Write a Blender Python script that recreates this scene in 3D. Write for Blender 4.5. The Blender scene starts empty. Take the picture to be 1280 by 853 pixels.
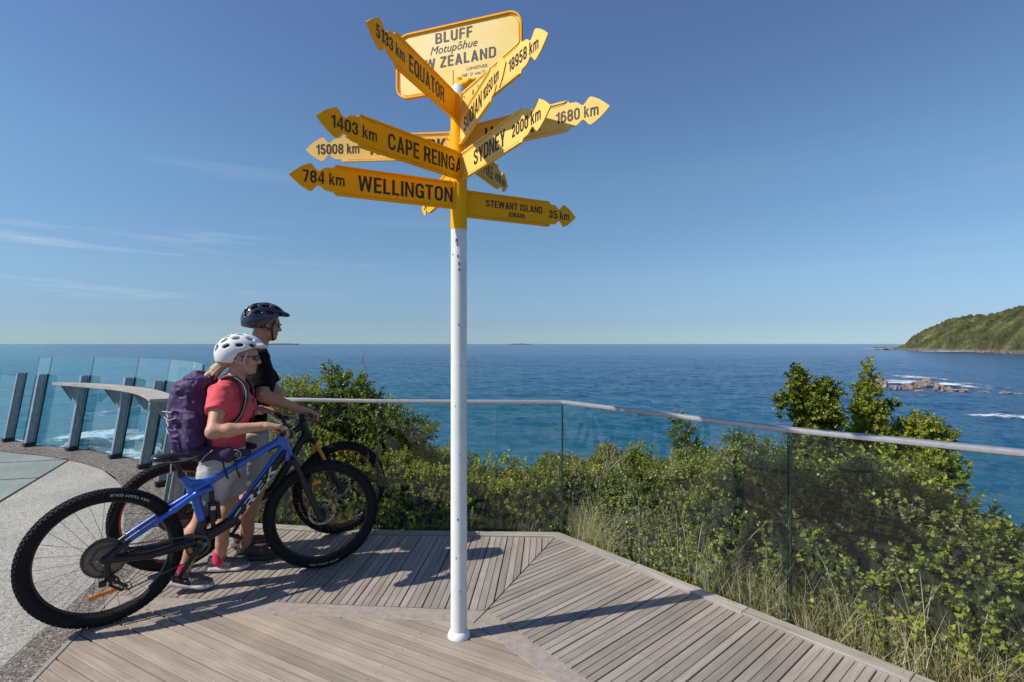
import bpy, math, random
import numpy as np
from mathutils import Vector, Matrix

# ------------------------------------------------------------------ camera, light, sky
S = bpy.context.scene
COL = S.collection
EYE = 1.52
FPX = 650.0
cd = bpy.data.cameras.new('camera')
cam = bpy.data.objects.new('camera', cd)
COL.objects.link(cam)
cam.location = (0, 0, EYE)
cam.rotation_euler = (math.radians(90), 0, 0)
cd.sensor_width = 36.0
cd.lens = FPX / 1280 * 36
cd.shift_y = 3.5 / 1280
cd.clip_start = 0.05
cd.clip_end = 90000
S.camera = cam

SUN_EL = 43.5
SUN_AZ = Vector((-0.955, -0.296, 0)).normalized()
W = bpy.data.worlds.new("World")
S.world = W
W.use_nodes = True
wn, wl = W.node_tree.nodes, W.node_tree.links
wn.clear()
sky = wn.new('ShaderNodeTexSky')
sky.sky_type = 'NISHITA'
sky.sun_disc = False
sky.sun_elevation = math.radians(SUN_EL)
sky.sun_rotation = math.atan2(SUN_AZ.x, SUN_AZ.y)
sky.altitude = 20
sky.air_density = 1.0
sky.dust_density = 0.0
sky.ozone_density = 3.2
bg = wn.new('ShaderNodeBackground')
bg.inputs['Strength'].default_value = 0.148
wo = wn.new('ShaderNodeOutputWorld')
# thin streaks of cirrus low over the sea
tc = wn.new('ShaderNodeTexCoord')
mp = wn.new('ShaderNodeMapping')
mp.inputs['Scale'].default_value = (1.6, 1.6, 22.0)
mp.inputs['Rotation'].default_value = (0.0, math.radians(-2.5), 0.0)
nz = wn.new('ShaderNodeTexNoise')
nz.inputs['Scale'].default_value = 1.35
nz.inputs['Detail'].default_value = 5
nz.inputs['Roughness'].default_value = 0.55
rp = wn.new('ShaderNodeValToRGB')
rp.color_ramp.elements[0].position = 0.56
rp.color_ramp.elements[1].position = 0.80
sx = wn.new('ShaderNodeSeparateXYZ')
band = wn.new('ShaderNodeValToRGB')
be = band.color_ramp.elements
be[0].position = 0.0; be[0].color = (.25, .25, .25, 1)
be[1].position = 0.35; be[1].color = (0, 0, 0, 1)
e = be.new(0.07); e.color = (.8, .8, .8, 1)
e = be.new(0.17); e.color = (1, 1, 1, 1)
mu = wn.new('ShaderNodeMath'); mu.operation = 'MULTIPLY'
mu2 = wn.new('ShaderNodeMath'); mu2.operation = 'MULTIPLY'; mu2.inputs[1].default_value = 0.40
mx = wn.new('ShaderNodeMixRGB')
mx.inputs['Color2'].default_value = (6.5, 6.3, 6.2, 1)
tint = wn.new('ShaderNodeMixRGB'); tint.blend_type = 'MULTIPLY'; tint.inputs['Fac'].default_value = 1
trp = wn.new('ShaderNodeValToRGB')
te = trp.color_ramp.elements
te[0].position = 0.0; te[0].color = (0.28, 0.43, 0.68, 1)
te[1].position = 1.0; te[1].color = (.80, .84, .90, 1)
for p_, c_ in ((.04, (0.33, 0.42, .60, 1)), (.12, (0.50, 0.57, .64, 1)), (.29, (.62, .73, .75, 1)), (.5, (.66, .70, .80, 1))):
    e = te.new(p_); e.color = c_
wl.new(tc.outputs['Generated'], mp.inputs['Vector'])
wl.new(mp.outputs['Vector'], nz.inputs['Vector'])
wl.new(nz.outputs['Fac'], rp.inputs['Fac'])
wl.new(tc.outputs['Generated'], sx.inputs['Vector'])
wl.new(sx.outputs['Z'], band.inputs['Fac'])
wl.new(rp.outputs['Color'], mu.inputs[0])
wl.new(band.outputs['Color'], mu.inputs[1])
lft = wn.new('ShaderNodeMapRange'); lft.inputs['From Min'].default_value = -.30; lft.inputs['From Max'].default_value = -.55
lft.inputs['To Min'].default_value = .16; lft.inputs['To Max'].default_value = 1.0
wl.new(sx.outputs['X'], lft.inputs['Value'])
mu3 = wn.new('ShaderNodeMath'); mu3.operation = 'MULTIPLY'
wl.new(mu.outputs[0], mu3.inputs[0]); wl.new(lft.outputs[0], mu3.inputs[1])
wl.new(mu3.outputs[0], mu2.inputs[0])
wl.new(mu2.outputs[0], mx.inputs['Fac'])
wl.new(sky.outputs['Color'], tint.inputs['Color1'])
wl.new(sx.outputs['Z'], trp.inputs['Fac'])
wl.new(trp.outputs['Color'], tint.inputs['Color2'])
wl.new(tint.outputs['Color'], mx.inputs['Color1'])
wl.new(mx.outputs['Color'], bg.inputs['Color'])
wl.new(bg.outputs['Background'], wo.inputs['Surface'])

sd = bpy.data.lights.new('sun', 'SUN')
sun = bpy.data.objects.new('sun', sd)
COL.objects.link(sun)
sd.energy = 4.95
sd.angle = math.radians(0.53)
sd.color = (1.0, 0.95, 0.86)
ce = math.cos(math.radians(SUN_EL))
to_sun = Vector((SUN_AZ.x * ce, SUN_AZ.y * ce, math.sin(math.radians(SUN_EL))))
sun.rotation_euler = to_sun.to_track_quat('Z', 'Y').to_euler()
sun.location = (-8, -4, 10)

S.view_settings.view_transform = 'Standard'
S.view_settings.look = 'None'
S.view_settings.exposure = 0.07
S.view_settings.gamma = 1.0
S.render.engine = 'CYCLES'
S.cycles.max_bounces = 8
S.cycles.transparent_max_bounces = 24
S.cycles.use_denoising = True

# ------------------------------------------------------------------ helpers
RNG = np.random.default_rng(7)
random.seed(7)
V = Vector
SEA = -12.0


def G(px, py):
    "ground point (deck level) seen at photo pixel"
    Y = FPX * EYE / (py - 430.0)
    return V(((px - 640.0) * Y / FPX, Y, 0))


def at(px, py, Y):
    return V(((px - 640.0) * Y / FPX, Y, EYE - (py - 430.0) * Y / FPX))


def tag(o, label=None, cat=None, group=None, kind=None):
    if label: o['label'] = label
    if cat: o['category'] = cat
    if group: o['group'] = group
    if kind: o['kind'] = kind
    return o


def empty(name, loc=(0, 0, 0), rz=0.0, parent=None):
    o = bpy.data.objects.new(name, None)
    COL.objects.link(o)
    o.location = loc
    o.rotation_euler = (0, 0, rz)
    o.empty_display_size = 0.1
    if parent: o.parent = parent
    return o


def link(name, me, mat, parent=None, kind=None):
    if mat is not None and len(me.materials) == 0:
        me.materials.append(mat)
    o = bpy.data.objects.new(name, me)
    COL.objects.link(o)
    if parent is not None: o.parent = parent
    if kind: o['kind'] = kind
    return o


def mesh(verts, faces, smooth=False, name='m'):
    me = bpy.data.meshes.new(name)
    me.from_pydata([tuple(v) for v in verts], [], [tuple(f) for f in faces])
    if smooth:
        me.polygons.foreach_set('use_smooth', [True] * len(me.polygons))
    me.update()
    return me


def npmesh(v, f, smooth=False, name='m'):
    "fast mesh: f is (n,4) or (n,3)"
    me = bpy.data.meshes.new(name)
    k = f.shape[1]
    me.vertices.add(len(v)); me.vertices.foreach_set('co', np.ascontiguousarray(v, dtype=np.float32).ravel())
    me.loops.add(f.size); me.loops.foreach_set('vertex_index', np.ascontiguousarray(f, dtype=np.int32).ravel())
    me.polygons.add(len(f))
    me.polygons.foreach_set('loop_start', np.arange(0, f.size, k, dtype=np.int32))
    me.polygons.foreach_set('loop_total', np.full(len(f), k, dtype=np.int32))
    if smooth: me.polygons.foreach_set('use_smooth', np.ones(len(f), dtype=bool))
    me.update(calc_edges=True)
    return me


class MB:
    "collects simple solids into one mesh"
    def __init__(s, M=None):
        s.v = []; s.f = []; s.M = M

    def add(s, vs, fs):
        b = len(s.v)
        s.v += [V(v) for v in vs]
        s.f += [tuple(i + b for i in f) for f in fs]

    def box(s, c, size, R=None, bev=0.0):
        hx, hy, hz = size[0] / 2, size[1] / 2, size[2] / 2
        if bev > 0:
            b = min(bev, hx * .45, hy * .45, hz * .45)
            vs = []
            idx = {}
            for sx in (-1, 1):
                for sy in (-1, 1):
                    for sz in (-1, 1):
                        for ax in range(3):
                            p = [sx * (hx - b), sy * (hy - b), sz * (hz - b)]
                            p[ax] = (sx * hx, sy * hy, sz * hz)[ax]
                            idx[(sx, sy, sz, ax)] = len(vs)
                            vs.append(V(p))
            fs = []
            for ax in range(3):
                a1, a2 = (ax + 1) % 3, (ax + 2) % 3
                for sg in (-1, 1):
                    q = []
                    for (u, w) in ((-1, -1), (1, -1), (1, 1), (-1, 1)):
                        t = [0, 0, 0]; t[ax] = sg; t[a1] = u; t[a2] = w
                        q.append(idx[(t[0], t[1], t[2], ax)])
                    fs.append(q if sg > 0 else q[::-1])
            for ax in range(3):       # edges along ax
                a1, a2 = (ax + 1) % 3, (ax + 2) % 3
                for s1 in (-1, 1):
                    for s2 in (-1, 1):
                        t = [0, 0, 0]; t[a1] = s1; t[a2] = s2
                        lo = list(t); lo[ax] = -1; hi = list(t); hi[ax] = 1
                        q = [idx[(*lo, a1)], idx[(*hi, a1)], idx[(*hi, a2)], idx[(*lo, a2)]]
                        if s1 * s2 > 0: q = q[::-1]
                        fs.append(q)
            for sx in (-1, 1):
                for sy in (-1, 1):
                    for sz in (-1, 1):
                        q = [idx[(sx, sy, sz, 0)], idx[(sx, sy, sz, 1)], idx[(sx, sy, sz, 2)]]
                        if sx * sy * sz < 0: q = q[::-1]
                        fs.append(q)
        else:
            vs = [V((x, y, z)) for x in (-hx, hx) for y in (-hy, hy) for z in (-hz, hz)]
            fs = [(0, 1, 3, 2), (4, 6, 7, 5), (0, 4, 5, 1), (2, 3, 7, 6), (0, 2, 6, 4), (1, 5, 7, 3)]
        if R is not None: vs = [R @ v for v in vs]
        c = V(c)
        s.add([v + c for v in vs], fs)

    def tube(s, pts, r, n=10, closed=False, cap=True, flat=None):
        pts = [V(p) for p in pts]
        rs = r if isinstance(r, (list, tuple)) else [r] * len(pts)
        N = len(pts)
        up = None
        vs = []; fs = []
        for i in range(N):
            if closed: t = pts[(i + 1) % N] - pts[i - 1]
            else: t = pts[min(i + 1, N - 1)] - pts[max(i - 1, 0)]
            if t.length < 1e-9: t = V((0, 0, 1))
            t.normalize()
            if up is None:
                up = V((0, 0, 1)) if abs(t.z) < .9 else V((1, 0, 0))
            a = (up - t * up.dot(t))
            if a.length < 1e-6: a = t.orthogonal()
            a.normalize(); up = a
            b = t.cross(a)
            for k in range(n):
                an = 2 * math.pi * k / n
                d = a * math.cos(an) + b * math.sin(an)
                if flat: d = a * math.cos(an) * flat[0] + b * math.sin(an) * flat[1]
                vs.append(pts[i] + d * rs[i])
        for i in range(N if closed else N - 1):
            j = (i + 1) % N
            for k in range(n):
                k2 = (k + 1) % n
                fs.append((i * n + k, i * n + k2, j * n + k2, j * n + k))
        if cap and not closed:
            fs.append(tuple(range(n))[::-1])
            fs.append(tuple((N - 1) * n + k for k in range(n)))
        s.add(vs, fs)

    def prism(s, poly, dvec):
        "poly: list of 3d pts, extruded by dvec"
        n = len(poly); d = V(dvec)
        vs = [V(p) for p in poly] + [V(p) + d for p in poly]
        fs = [tuple(range(n))[::-1], tuple(range(n, 2 * n))] + [(i, (i + 1) % n, n + (i + 1) % n, n + i) for i in range(n)]
        s.add(vs, fs)

    def ring(s, c, ax, prof, n=64):
        "revolve profile [(radius, offset along ax)] (closed loop) about axis"
        ax = V(ax).normalized(); a = ax.orthogonal().normalized(); b = ax.cross(a)
        c = V(c); m = len(prof)
        vs = []; fs = []
        for i in range(n):
            an = 2 * math.pi * i / n
            d = a * math.cos(an) + b * math.sin(an)
            for (r, o) in prof: vs.append(c + d * r + ax * o)
        for i in range(n):
            j = (i + 1) % n
            for k in range(m):
                k2 = (k + 1) % m
                fs.append((i * m + k, i * m + k2, j * m + k2, j * m + k))
        s.add(vs, fs)

    def me(s, smooth=False):
        vs = [s.M @ v for v in s.v] if s.M is not None else s.v
        m = mesh(vs, s.f, smooth)
        return m

    def build(s, name, mat, parent=None, smooth=False, kind=None, auto=None):
        m = s.me(smooth or auto is not None)
        if auto is not None:
            import bmesh
            b = bmesh.new(); b.from_mesh(m)
            bmesh.ops.recalc_face_normals(b, faces=b.faces)
            for e_ in b.edges:
                e_.smooth = len(e_.link_faces) == 2 and e_.calc_face_angle(0) < math.radians(auto)
            b.to_mesh(m); b.free()
        else:
            fixn(m)
        return link(name, m, mat, parent, kind)


def fixn(m):
    import bmesh
    b = bmesh.new(); b.from_mesh(m)
    bmesh.ops.recalc_face_normals(b, faces=b.faces)
    b.to_mesh(m); b.free()


# ---- value noise (numpy)
_P = np.random.default_rng(3).random((64, 64, 64)).astype(np.float32)
def vnoise(x, y, z=0.0):
    x, y, z = np.broadcast_arrays(np.asarray(x, float), np.asarray(y, float), np.asarray(z, float))
    xi, yi, zi = np.floor(x).astype(int), np.floor(y).astype(int), np.floor(z).astype(int)
    fx, fy, fz = x - xi, y - yi, z - zi
    fx, fy, fz = [t * t * (3 - 2 * t) for t in (fx, fy, fz)]
    def g(a, b, c): return _P[(xi + a) & 63, (yi + b) & 63, (zi + c) & 63]
    r = 0
    for a in (0, 1):
        for b in (0, 1):
            for c in (0, 1):
                r = r + g(a, b, c) * (fx if a else 1 - fx) * (fy if b else 1 - fy) * (fz if c else 1 - fz)
    return r * 2 - 1
def fbm(x, y, z=0.0, o=4):
    r = 0; a = 1.0; s = 0
    for i in range(o):
        r = r + a * vnoise(np.asarray(x) * 2 ** i + 17 * i, np.asarray(y) * 2 ** i + 5 * i, np.asarray(z) * 2 ** i)
        s += a; a *= .5
    return r / s


# ---- implicit surfaces: prims blended smoothly, meshed with surface nets
def smin(a, b, k):
    if k <= 0: return np.minimum(a, b)
    h = np.maximum(k - np.abs(a - b), 0) / k
    return np.minimum(a, b) - h * h * k * .25


def sdf(prims, h=0.006, k=0.02, noise=None, pad=0.02):
    """prims: dicts/tuples
    ('rc',p0,p1,r0,r1,{opts}) round cone;  ('cc',p0,p1,r0,r1) flat ended cone; ('el',c,(rx,ry,rz),R)
    ('bx',c,(hx,hy,hz),round,R); opts: k, sub, flat=(axis,factor), cut"""
    lo = np.array([1e9] * 3); hi = -lo
    for p in prims:
        o = p[-1] if isinstance(p[-1], dict) else {}
        if o.get('sub') or p[0] == 'cut': continue
        if p[0] in ('rc', 'cc'):
            r = max(p[3], p[4]) * o.get('big', 1.0)
            for q in (p[1], p[2]):
                q = np.array(q); lo = np.minimum(lo, q - r); hi = np.maximum(hi, q + r)
        elif p[0] == 'el':
            q = np.array(p[1]); r = max(p[2]); lo = np.minimum(lo, q - r); hi = np.maximum(hi, q + r)
        elif p[0] == 'bx':
            q = np.array(p[1]); r = float(np.linalg.norm(p[2])); lo = np.minimum(lo, q - r); hi = np.maximum(hi, q + r)
    lo -= pad; hi += pad
    n = np.ceil((hi - lo) / h).astype(int) + 2
    D = np.full(n, 1.0, dtype=np.float32)
    ax = [lo[i] + h * np.arange(n[i]) for i in range(3)]
    for p in prims:
        o = p[-1] if isinstance(p[-1], dict) else {}
        kk = o.get('k', k)
        if p[0] == 'cut':      # ('cut', point, normal, centre, radius): removes the side the normal points to, inside a sphere
            c = np.array(p[3]); R = p[4]; a0, a1 = c - R, c + R
        elif p[0] in ('rc', 'cc'):
            r = max(p[3], p[4]) * o.get('big', 1.0) + kk + 2 * h
            a0 = np.minimum(p[1], p[2]) - r; a1 = np.maximum(p[1], p[2]) + r
        elif p[0] == 'el':
            r = max(p[2]) + kk + 2 * h; a0 = np.array(p[1]) - r; a1 = np.array(p[1]) + r
        else:
            r = float(np.linalg.norm(p[2])) + kk + 2 * h; a0 = np.array(p[1]) - r; a1 = np.array(p[1]) + r
        i0 = np.clip(((a0 - lo) / h).astype(int), 0, n - 1); i1 = np.clip(((a1 - lo) / h).astype(int) + 2, 1, n)
        if np.any(i1 <= i0): continue
        X, Y, Z = np.meshgrid(ax[0][i0[0]:i1[0]], ax[1][i0[1]:i1[1]], ax[2][i0[2]:i1[2]], indexing='ij')
        P = np.stack([X, Y, Z], -1)
        if p[0] == 'cut':
            nn = np.array(p[2], float); nn /= np.linalg.norm(nn)
            pl = (P - np.array(p[1])) @ nn
            sp = np.linalg.norm(P - np.array(p[3]), axis=-1) - p[4]
            d = np.maximum(-pl, sp)      # region removed
            Dv = D[i0[0]:i1[0], i0[1]:i1[1], i0[2]:i1[2]]
            np.maximum(Dv, -d, out=Dv)
            continue
        if p[0] in ('rc', 'cc'):
            A = np.array(p[1], float); B = np.array(p[2], float)
            if 'flat' in o:
                fa = np.array(o['flat'][0], float); fa /= np.linalg.norm(fa); ff = o['flat'][1]
                dd = (P - A) @ fa
                bb = (B - A) @ fa; L2 = (B - A) @ (B - A)
                t = np.clip(((P - A) @ (B - A)) / max(L2, 1e-9), 0, 1)
                off = dd - t * bb
                P = P + (off * (1 / ff - 1))[..., None] * fa
            else: ff = 1.0
            ab = B - A; L = np.linalg.norm(ab) + 1e-9; u = ab / L
            q = P - A; t = q @ u; rad = np.sqrt(np.maximum((q * q).sum(-1) - t * t, 0))
            tt = np.clip(t / L, 0, 1)
            rr = p[3] + (p[4] - p[3]) * tt
            if p[0] == 'rc':
                d = np.sqrt(rad ** 2 + (t - tt * L) ** 2) - rr
            else:
                d1 = rad - rr; d2 = np.maximum(-t, t - L)
                d = np.minimum(np.maximum(d1, d2), 0) + np.sqrt(np.maximum(d1, 0) ** 2 + np.maximum(d2, 0) ** 2) - o.get('rd', 0.0)
            d = d * min(1.0, ff)
        elif p[0] == 'el':
            q = P - np.array(p[1])
            R = p[3] if len(p) > 3 and not isinstance(p[3], dict) and p[3] is not None else None
            if R is not None: q = q @ np.array(R)
            r = np.array(p[2])
            k0 = np.sqrt(((q / r) ** 2).sum(-1)) + 1e-9; k1 = np.sqrt(((q / r ** 2) ** 2).sum(-1)) + 1e-9
            d = k0 * (k0 - 1) / k1
        elif p[0] == 'bx':
            q = P - np.array(p[1])
            R = p[4] if len(p) > 4 and not isinstance(p[4], dict) and p[4] is not None else None
            if R is not None: q = q @ np.array(R)
            rd = p[3]
            qq = np.abs(q) - (np.array(p[2]) - rd)
            d = np.sqrt((np.maximum(qq, 0) ** 2).sum(-1)) + np.minimum(qq.max(-1), 0) - rd
        Dv = D[i0[0]:i1[0], i0[1]:i1[1], i0[2]:i1[2]]
        if o.get('sub'):
            Dv[...] = -smin(-Dv, d, kk)
        else:
            Dv[...] = smin(Dv, d, kk)
    if noise is not None:
        m = np.abs(D) < 0.05
        I = np.argwhere(m)
        P = lo + h * I
        D[m] += noise(P).astype(np.float32)
    # surface nets
    s = D < 0
    c = np.zeros(np.array(D.shape) - 1, dtype=np.int8)
    for a in (0, 1):
        for b in (0, 1):
            for g in (0, 1):
                c += s[a:n[0] - 1 + a, b:n[1] - 1 + b, g:n[2] - 1 + g]
    act = np.argwhere((c > 0) & (c < 8))
    idx = np.full(c.shape, -1, dtype=np.int32)
    idx[act[:, 0], act[:, 1], act[:, 2]] = np.arange(len(act))
    acc = np.zeros((len(act), 3)); cnt = np.zeros(len(act))
    corners = [(a, b, g) for a in (0, 1) for b in (0, 1) for g in (0, 1)]
    for i, ca in enumerate(corners):
        for cb in corners[i + 1:]:
            if sum(abs(x - y) for x, y in zip(ca, cb)) != 1: continue
            da = D[act[:, 0] + ca[0], act[:, 1] + ca[1], act[:, 2] + ca[2]]
            db = D[act[:, 0] + cb[0], act[:, 1] + cb[1], act[:, 2] + cb[2]]
            m = (da < 0) != (db < 0)
            t = np.where(m, da / np.where(m, da - db, 1), 0)
            pt = np.array(ca) + t[:, None] * (np.array(cb) - np.array(ca))
            acc += np.where(m[:, None], pt, 0); cnt += m
    verts = lo + h * (act + acc / np.maximum(cnt, 1)[:, None])
    quads = []
    for axis in range(3):
        o1, o2 = (axis + 1) % 3, (axis + 2) % 3
        sl0 = [slice(None)] * 3; sl1 = [slice(None)] * 3
        sl0[axis] = slice(0, -1); sl1[axis] = slice(1, None)
        e_ = s[tuple(sl0)] != s[tuple(sl1)]
        I = np.argwhere(e_)
        ok = (I[:, o1] > 0) & (I[:, o2] > 0) & (I[:, o1] < n[o1] - 1) & (I[:, o2] < n[o2] - 1)
        I = I[ok]
        def cell(d1, d2):
            J = I.copy(); J[:, o1] += d1; J[:, o2] += d2
            return idx[J[:, 0], J[:, 1], J[:, 2]]
        q = np.stack([cell(-1, -1), cell(0, -1), cell(0, 0), cell(-1, 0)], 1)
        flip = ~s[I[:, 0], I[:, 1], I[:, 2]]
        q[flip] = q[flip][:, ::-1]
        quads.append(q)
    f = np.concatenate(quads)
    f = f[(f >= 0).all(1)]
    return verts, f


def sdf_obj(name, prims, mat, parent=None, h=0.006, k=0.02, noise=None, M=None, loc=None, relax=1):
    v, f = sdf(prims, h, k, noise)
    for _ in range(relax):        # light Laplacian relax
        acc = np.zeros_like(v); cnt = np.zeros(len(v))
        for a, b in ((0, 1), (1, 2), (2, 3), (3, 0)):
            np.add.at(acc, f[:, a], v[f[:, b]]); np.add.at(cnt, f[:, a], 1)
            np.add.at(acc, f[:, b], v[f[:, a]]); np.add.at(cnt, f[:, b], 1)
        v = v * .5 + .5 * acc / np.maximum(cnt, 1)[:, None]
    if M is not None:
        A = np.array(M)
        v = v @ A[:3, :3].T + A[:3, 3]
    if loc is not None: v = v - np.array(loc)
    me = npmesh(v, f, True)
    return link(name, me, mat, parent)


# ---- text
def text_mesh(body, size, cx=1.0, bold=0.0, shear=0.0, align='LEFT', extrude=0.0, spacing=1.0):
    c = bpy.data.curves.new('lettering', 'FONT')
    c.body = body; c.size = size; c.offset = bold; c.shear = shear
    c.align_x = align; c.extrude = extrude; c.resolution_u = 3
    c.space_character = spacing
    o = bpy.data.objects.new('lettering', c)
    COL.objects.link(o)
    bpy.context.view_layer.update()
    me = bpy.data.meshes.new_from_object(o.evaluated_get(bpy.context.evaluated_depsgraph_get()))
    COL.objects.unlink(o)
    bpy.data.objects.remove(o)
    for v in me.vertices: v.co.x *= cx
    return me


# condensed bold sans drawn as strokes: each glyph is (width, [pieces]); piece = ('s', pts, closed) or ('p', polygon)
def _glyphs():
    t = .158; h = t / 2
    def arc(cx, cy, rx, ry, a0, a1, n=7):
        return [(cx + rx * math.cos(math.radians(a0 + (a1 - a0) * k / n)), cy + ry * math.sin(math.radians(a0 + (a1 - a0) * k / n))) for k in range(n + 1)]
    def rr(L_, B_, R_, T_, r):
        ry = r * 1.15
        return arc(R_ - r, T_ - ry, r, ry, 0, 90) + arc(L_ + r, T_ - ry, r, ry, 90, 180) + arc(L_ + r, B_ + ry, r, ry, 180, 270) + arc(R_ - r, B_ + ry, r, ry, 270, 360)
    G_ = {}
    def bar(x0, y0, x1, y1): return ('p', [(x0, y0), (x1, y0), (x1, y1), (x0, y1)])
    w = .56; R = w - h
    r = (w - t) / 2 * .96
    G_['O'] = (w, [('s', rr(h, h, R, 1 - h, r), True)])
    G_['0'] = (w - .03, [('s', rr(h, h, R - .03, 1 - h, r - .015), True)])
    G_['Q'] = (w, [('s', rr(h, h, R, 1 - h, r), True), ('p', [(.30, .20), (.36, .28), (.60, .02), (.52, -.05)])])
    cpath = arc(R - r, 1 - h - r * 1.15, r, r * 1.15, 0, 90) + arc(h + r, 1 - h - r * 1.15, r, r * 1.15, 90, 180) + arc(h + r, h + r * 1.15, r, r * 1.15, 180, 270) + arc(R - r, h + r * 1.15, r, r * 1.15, 270, 360)
    G_['C'] = (w, [('s', [(R, .66)] + cpath + [(R, .36)], False)])
    G_['G'] = (w, [('s', [(R, .68)] + cpath + [(R, .52)], False), bar(.30, .40, R, .53), bar(R + .0, 0, w, .30)])
    G_['D'] = (w, [('s', arc(R - r, 1 - h - r, r, r, 0, 90) [::-1] + [(R, 1 - h - r), (R, h + r)] + arc(R - r, h + r, r, r, 0, -90)[1:] + [(h, h), (h, 1 - h)], True)])
    G_['E'] = (.47, [bar(0, 0, t, 1), bar(t, 0, .47, .14), bar(t, .86, .47, 1), bar(t, .44, .44, .57)])
    G_['F'] = (.45, [bar(0, 0, t, 1), bar(t, .86, .45, 1), bar(t, .43, .42, .56)])
    G_['H'] = (w, [bar(0, 0, t, 1), bar(w - t, 0, w, 1), bar(t, .44, w - t, .58)])
    G_['I'] = (t, [bar(0, 0, t, 1)])
    G_['J'] = (.5, [('s', [(.5 - h, 1)] + arc(.5 - h - .17, h + .19, .17, .19, 0, -180) + [(h, .32)], False)])
    G_['K'] = (.58, [bar(0, 0, t, 1), ('p', [(t, .30), (t, .50), (.38, 1), (.56, 1)]), ('p', [(.22, .52), (.35, .62), (.60, 0), (.42, 0)])])
    G_['L'] = (.45, [bar(0, 0, t, 1), bar(t, 0, .45, .14)])
    G_['M'] = (.70, [bar(0, 0, .145, 1), bar(.555, 0, .70, 1), ('p', [(.145, 1), (.145, .62), (.30, 0), (.35, 0), (.35, .42)]), ('p', [(.555, 1), (.35, .42), (.35, 0), (.40, 0), (.555, .62)])])
    G_['N'] = (w, [bar(0, 0, .145, 1), bar(w - .145, 0, w, 1), ('p', [(.145, 1), (.145, .68), (w - .145, 0), (w - .145, .32)])])
    bowl = lambda y0, y1, x: [(h, y1 - h), (x - .15, y1 - h)] + arc(x - .15 - h, y1 - h - .15, .15, .15, 90, 0)[1:] + arc(x - .15 - h, y0 + h + .15, .15, .15, 0, -90) + [(h, y0 + h)]
    G_['P'] = (.52, [bar(0, 0, t, 1), ('s', bowl(.38, 1, .52)[:], False)])
    G_['R'] = (.56, [bar(0, 0, t, 1), ('s', bowl(.42, 1, .54), False), ('p', [(.26, .46), (.42, .50), (.57, 0), (.40, 0)])])
    G_['B'] = (.55, [bar(0, 0, t, 1), ('s', bowl(.43, 1, .52), False), ('s', bowl(0, .57, .55), False)])
    sp = [(R - .02, .70)] + arc(R - .02 - .19, 1 - h - .20, .19, .20, 0, 180) + [(h + .02, .70), (h + .05, .62), (.20, .555), (.34, .47), (R - .03, .40), (R, .31)] + arc(R - .20, h + .20, .20, .20, 0, -180) + [(h, .30)]
    G_['S'] = (w, [('s', sp, False)])
    G_['T'] = (.50, [bar(.25 - h, 0, .25 + h, .86), bar(0, .86, .50, 1)])
    G_['U'] = (w, [('s', [(h, 1)] + arc(h + r, h + r, r, r, 180, 360, 12) + [(R, 1)], False)])
    G_['W'] = (.84, [('p', [(0, 1), (.155, 1), (.27, 0), (.14, 0)]), ('p', [(.14, 0), (.27, 0), (.49, 1), (.35, 1)]), ('p', [(.35, 1), (.49, 1), (.70, 0), (.57, 0)]), ('p', [(.57, 0), (.70, 0), (.84, 1), (.685, 1)])])
    G_['V'] = (.56, [('p', [(0, 1), (.165, 1), (.35, 0), (.21, 0)]), ('p', [(.56, 1), (.395, 1), (.21, 0), (.35, 0)])])
    G_['A'] = (.58, [('p', [(0, 0), (.16, 0), (.36, 1), (.22, 1)]), ('p', [(.58, 0), (.42, 0), (.22, 1), (.36, 1)]), bar(.15, .20, .43, .33)])
    G_['Y'] = (.56, [bar(.28 - h, 0, .28 + h, .42), ('p', [(0, 1), (.17, 1), (.28 + h, .40), (.28 - h, .36)]), ('p', [(.56, 1), (.39, 1), (.28 - h, .40), (.28 + h, .36)])])
    G_['X'] = (.56, [('p', [(0, 1), (.18, 1), (.56, 0), (.38, 0)]), ('p', [(.56, 1), (.38, 1), (0, 0), (.18, 0)])])
    G_['Z'] = (.5, [bar(0, 0, .5, .14), bar(0, .86, .5, 1), ('p', [(0, .14), (.18, .14), (.5, .86), (.32, .86)])])
    G_['1'] = (.36, [bar(.20, 0, .36, 1), ('p', [(0, .70), (.20, .72), (.20, .84), (.24, 1), (.17, .86), (0, .82)])])
    G_['2'] = (.52, [bar(0, 0, .52, .14), ('s', [(h, .66)] + arc(.26, .73, .26 - h, .19, 180, 0, 9) + [(.52 - h, .66), (.42, .48), (.20, .30), (h + .02, .14)], False)])
    G_['3'] = (.53, [('s', [(h, .68)] + arc(.26, .74, .18, .18, 180, -60, 9) + [(.27, .54)], False), ('s', [(.27, .53)] + arc(.26, .29, .19, .21, 60, -180, 9) + [(h, .34)], False)])
    G_['4'] = (.56, [bar(.33, 0, .48, 1), bar(0, .20, .56, .33), ('p', [(0, .33), (.15, .33), (.36, 1), (.33, 1)])])
    G_['5'] = (.53, [bar(.06, .86, .49, 1), ('s', [(.13, .93), (.10, .50)], False), ('s', [(.09, .50), (.15, .57)] + arc(.26, .33, .19, .26, 100, -170, 10), False)])
    G_['6'] = (.53, [('s', rr(h, h, .53 - h, .60, .17), True), ('s', [(h, .32), (h, .70)] + arc(h + .18, .74, .18, .19, 180, 20, 7), False)])
    G_['9'] = (.53, [('s', rr(h, .40, .53 - h, 1 - h, .17), True), ('s', [(.53 - h, .68), (.53 - h, .30)] + arc(.53 - h - .18, .26, .18, .19, 0, -160, 7), False)])
    G_['7'] = (.50, [bar(0, .86, .5, 1), ('p', [(.34, .87), (.5, .87), (.28, 0), (.11, 0)])])
    G_['8'] = (.54, [('s', rr(h + .015, .52, .54 - h - .015, 1 - h, .15), True), ('s', rr(h, h, .54 - h, .51, .17), True)])
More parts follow.
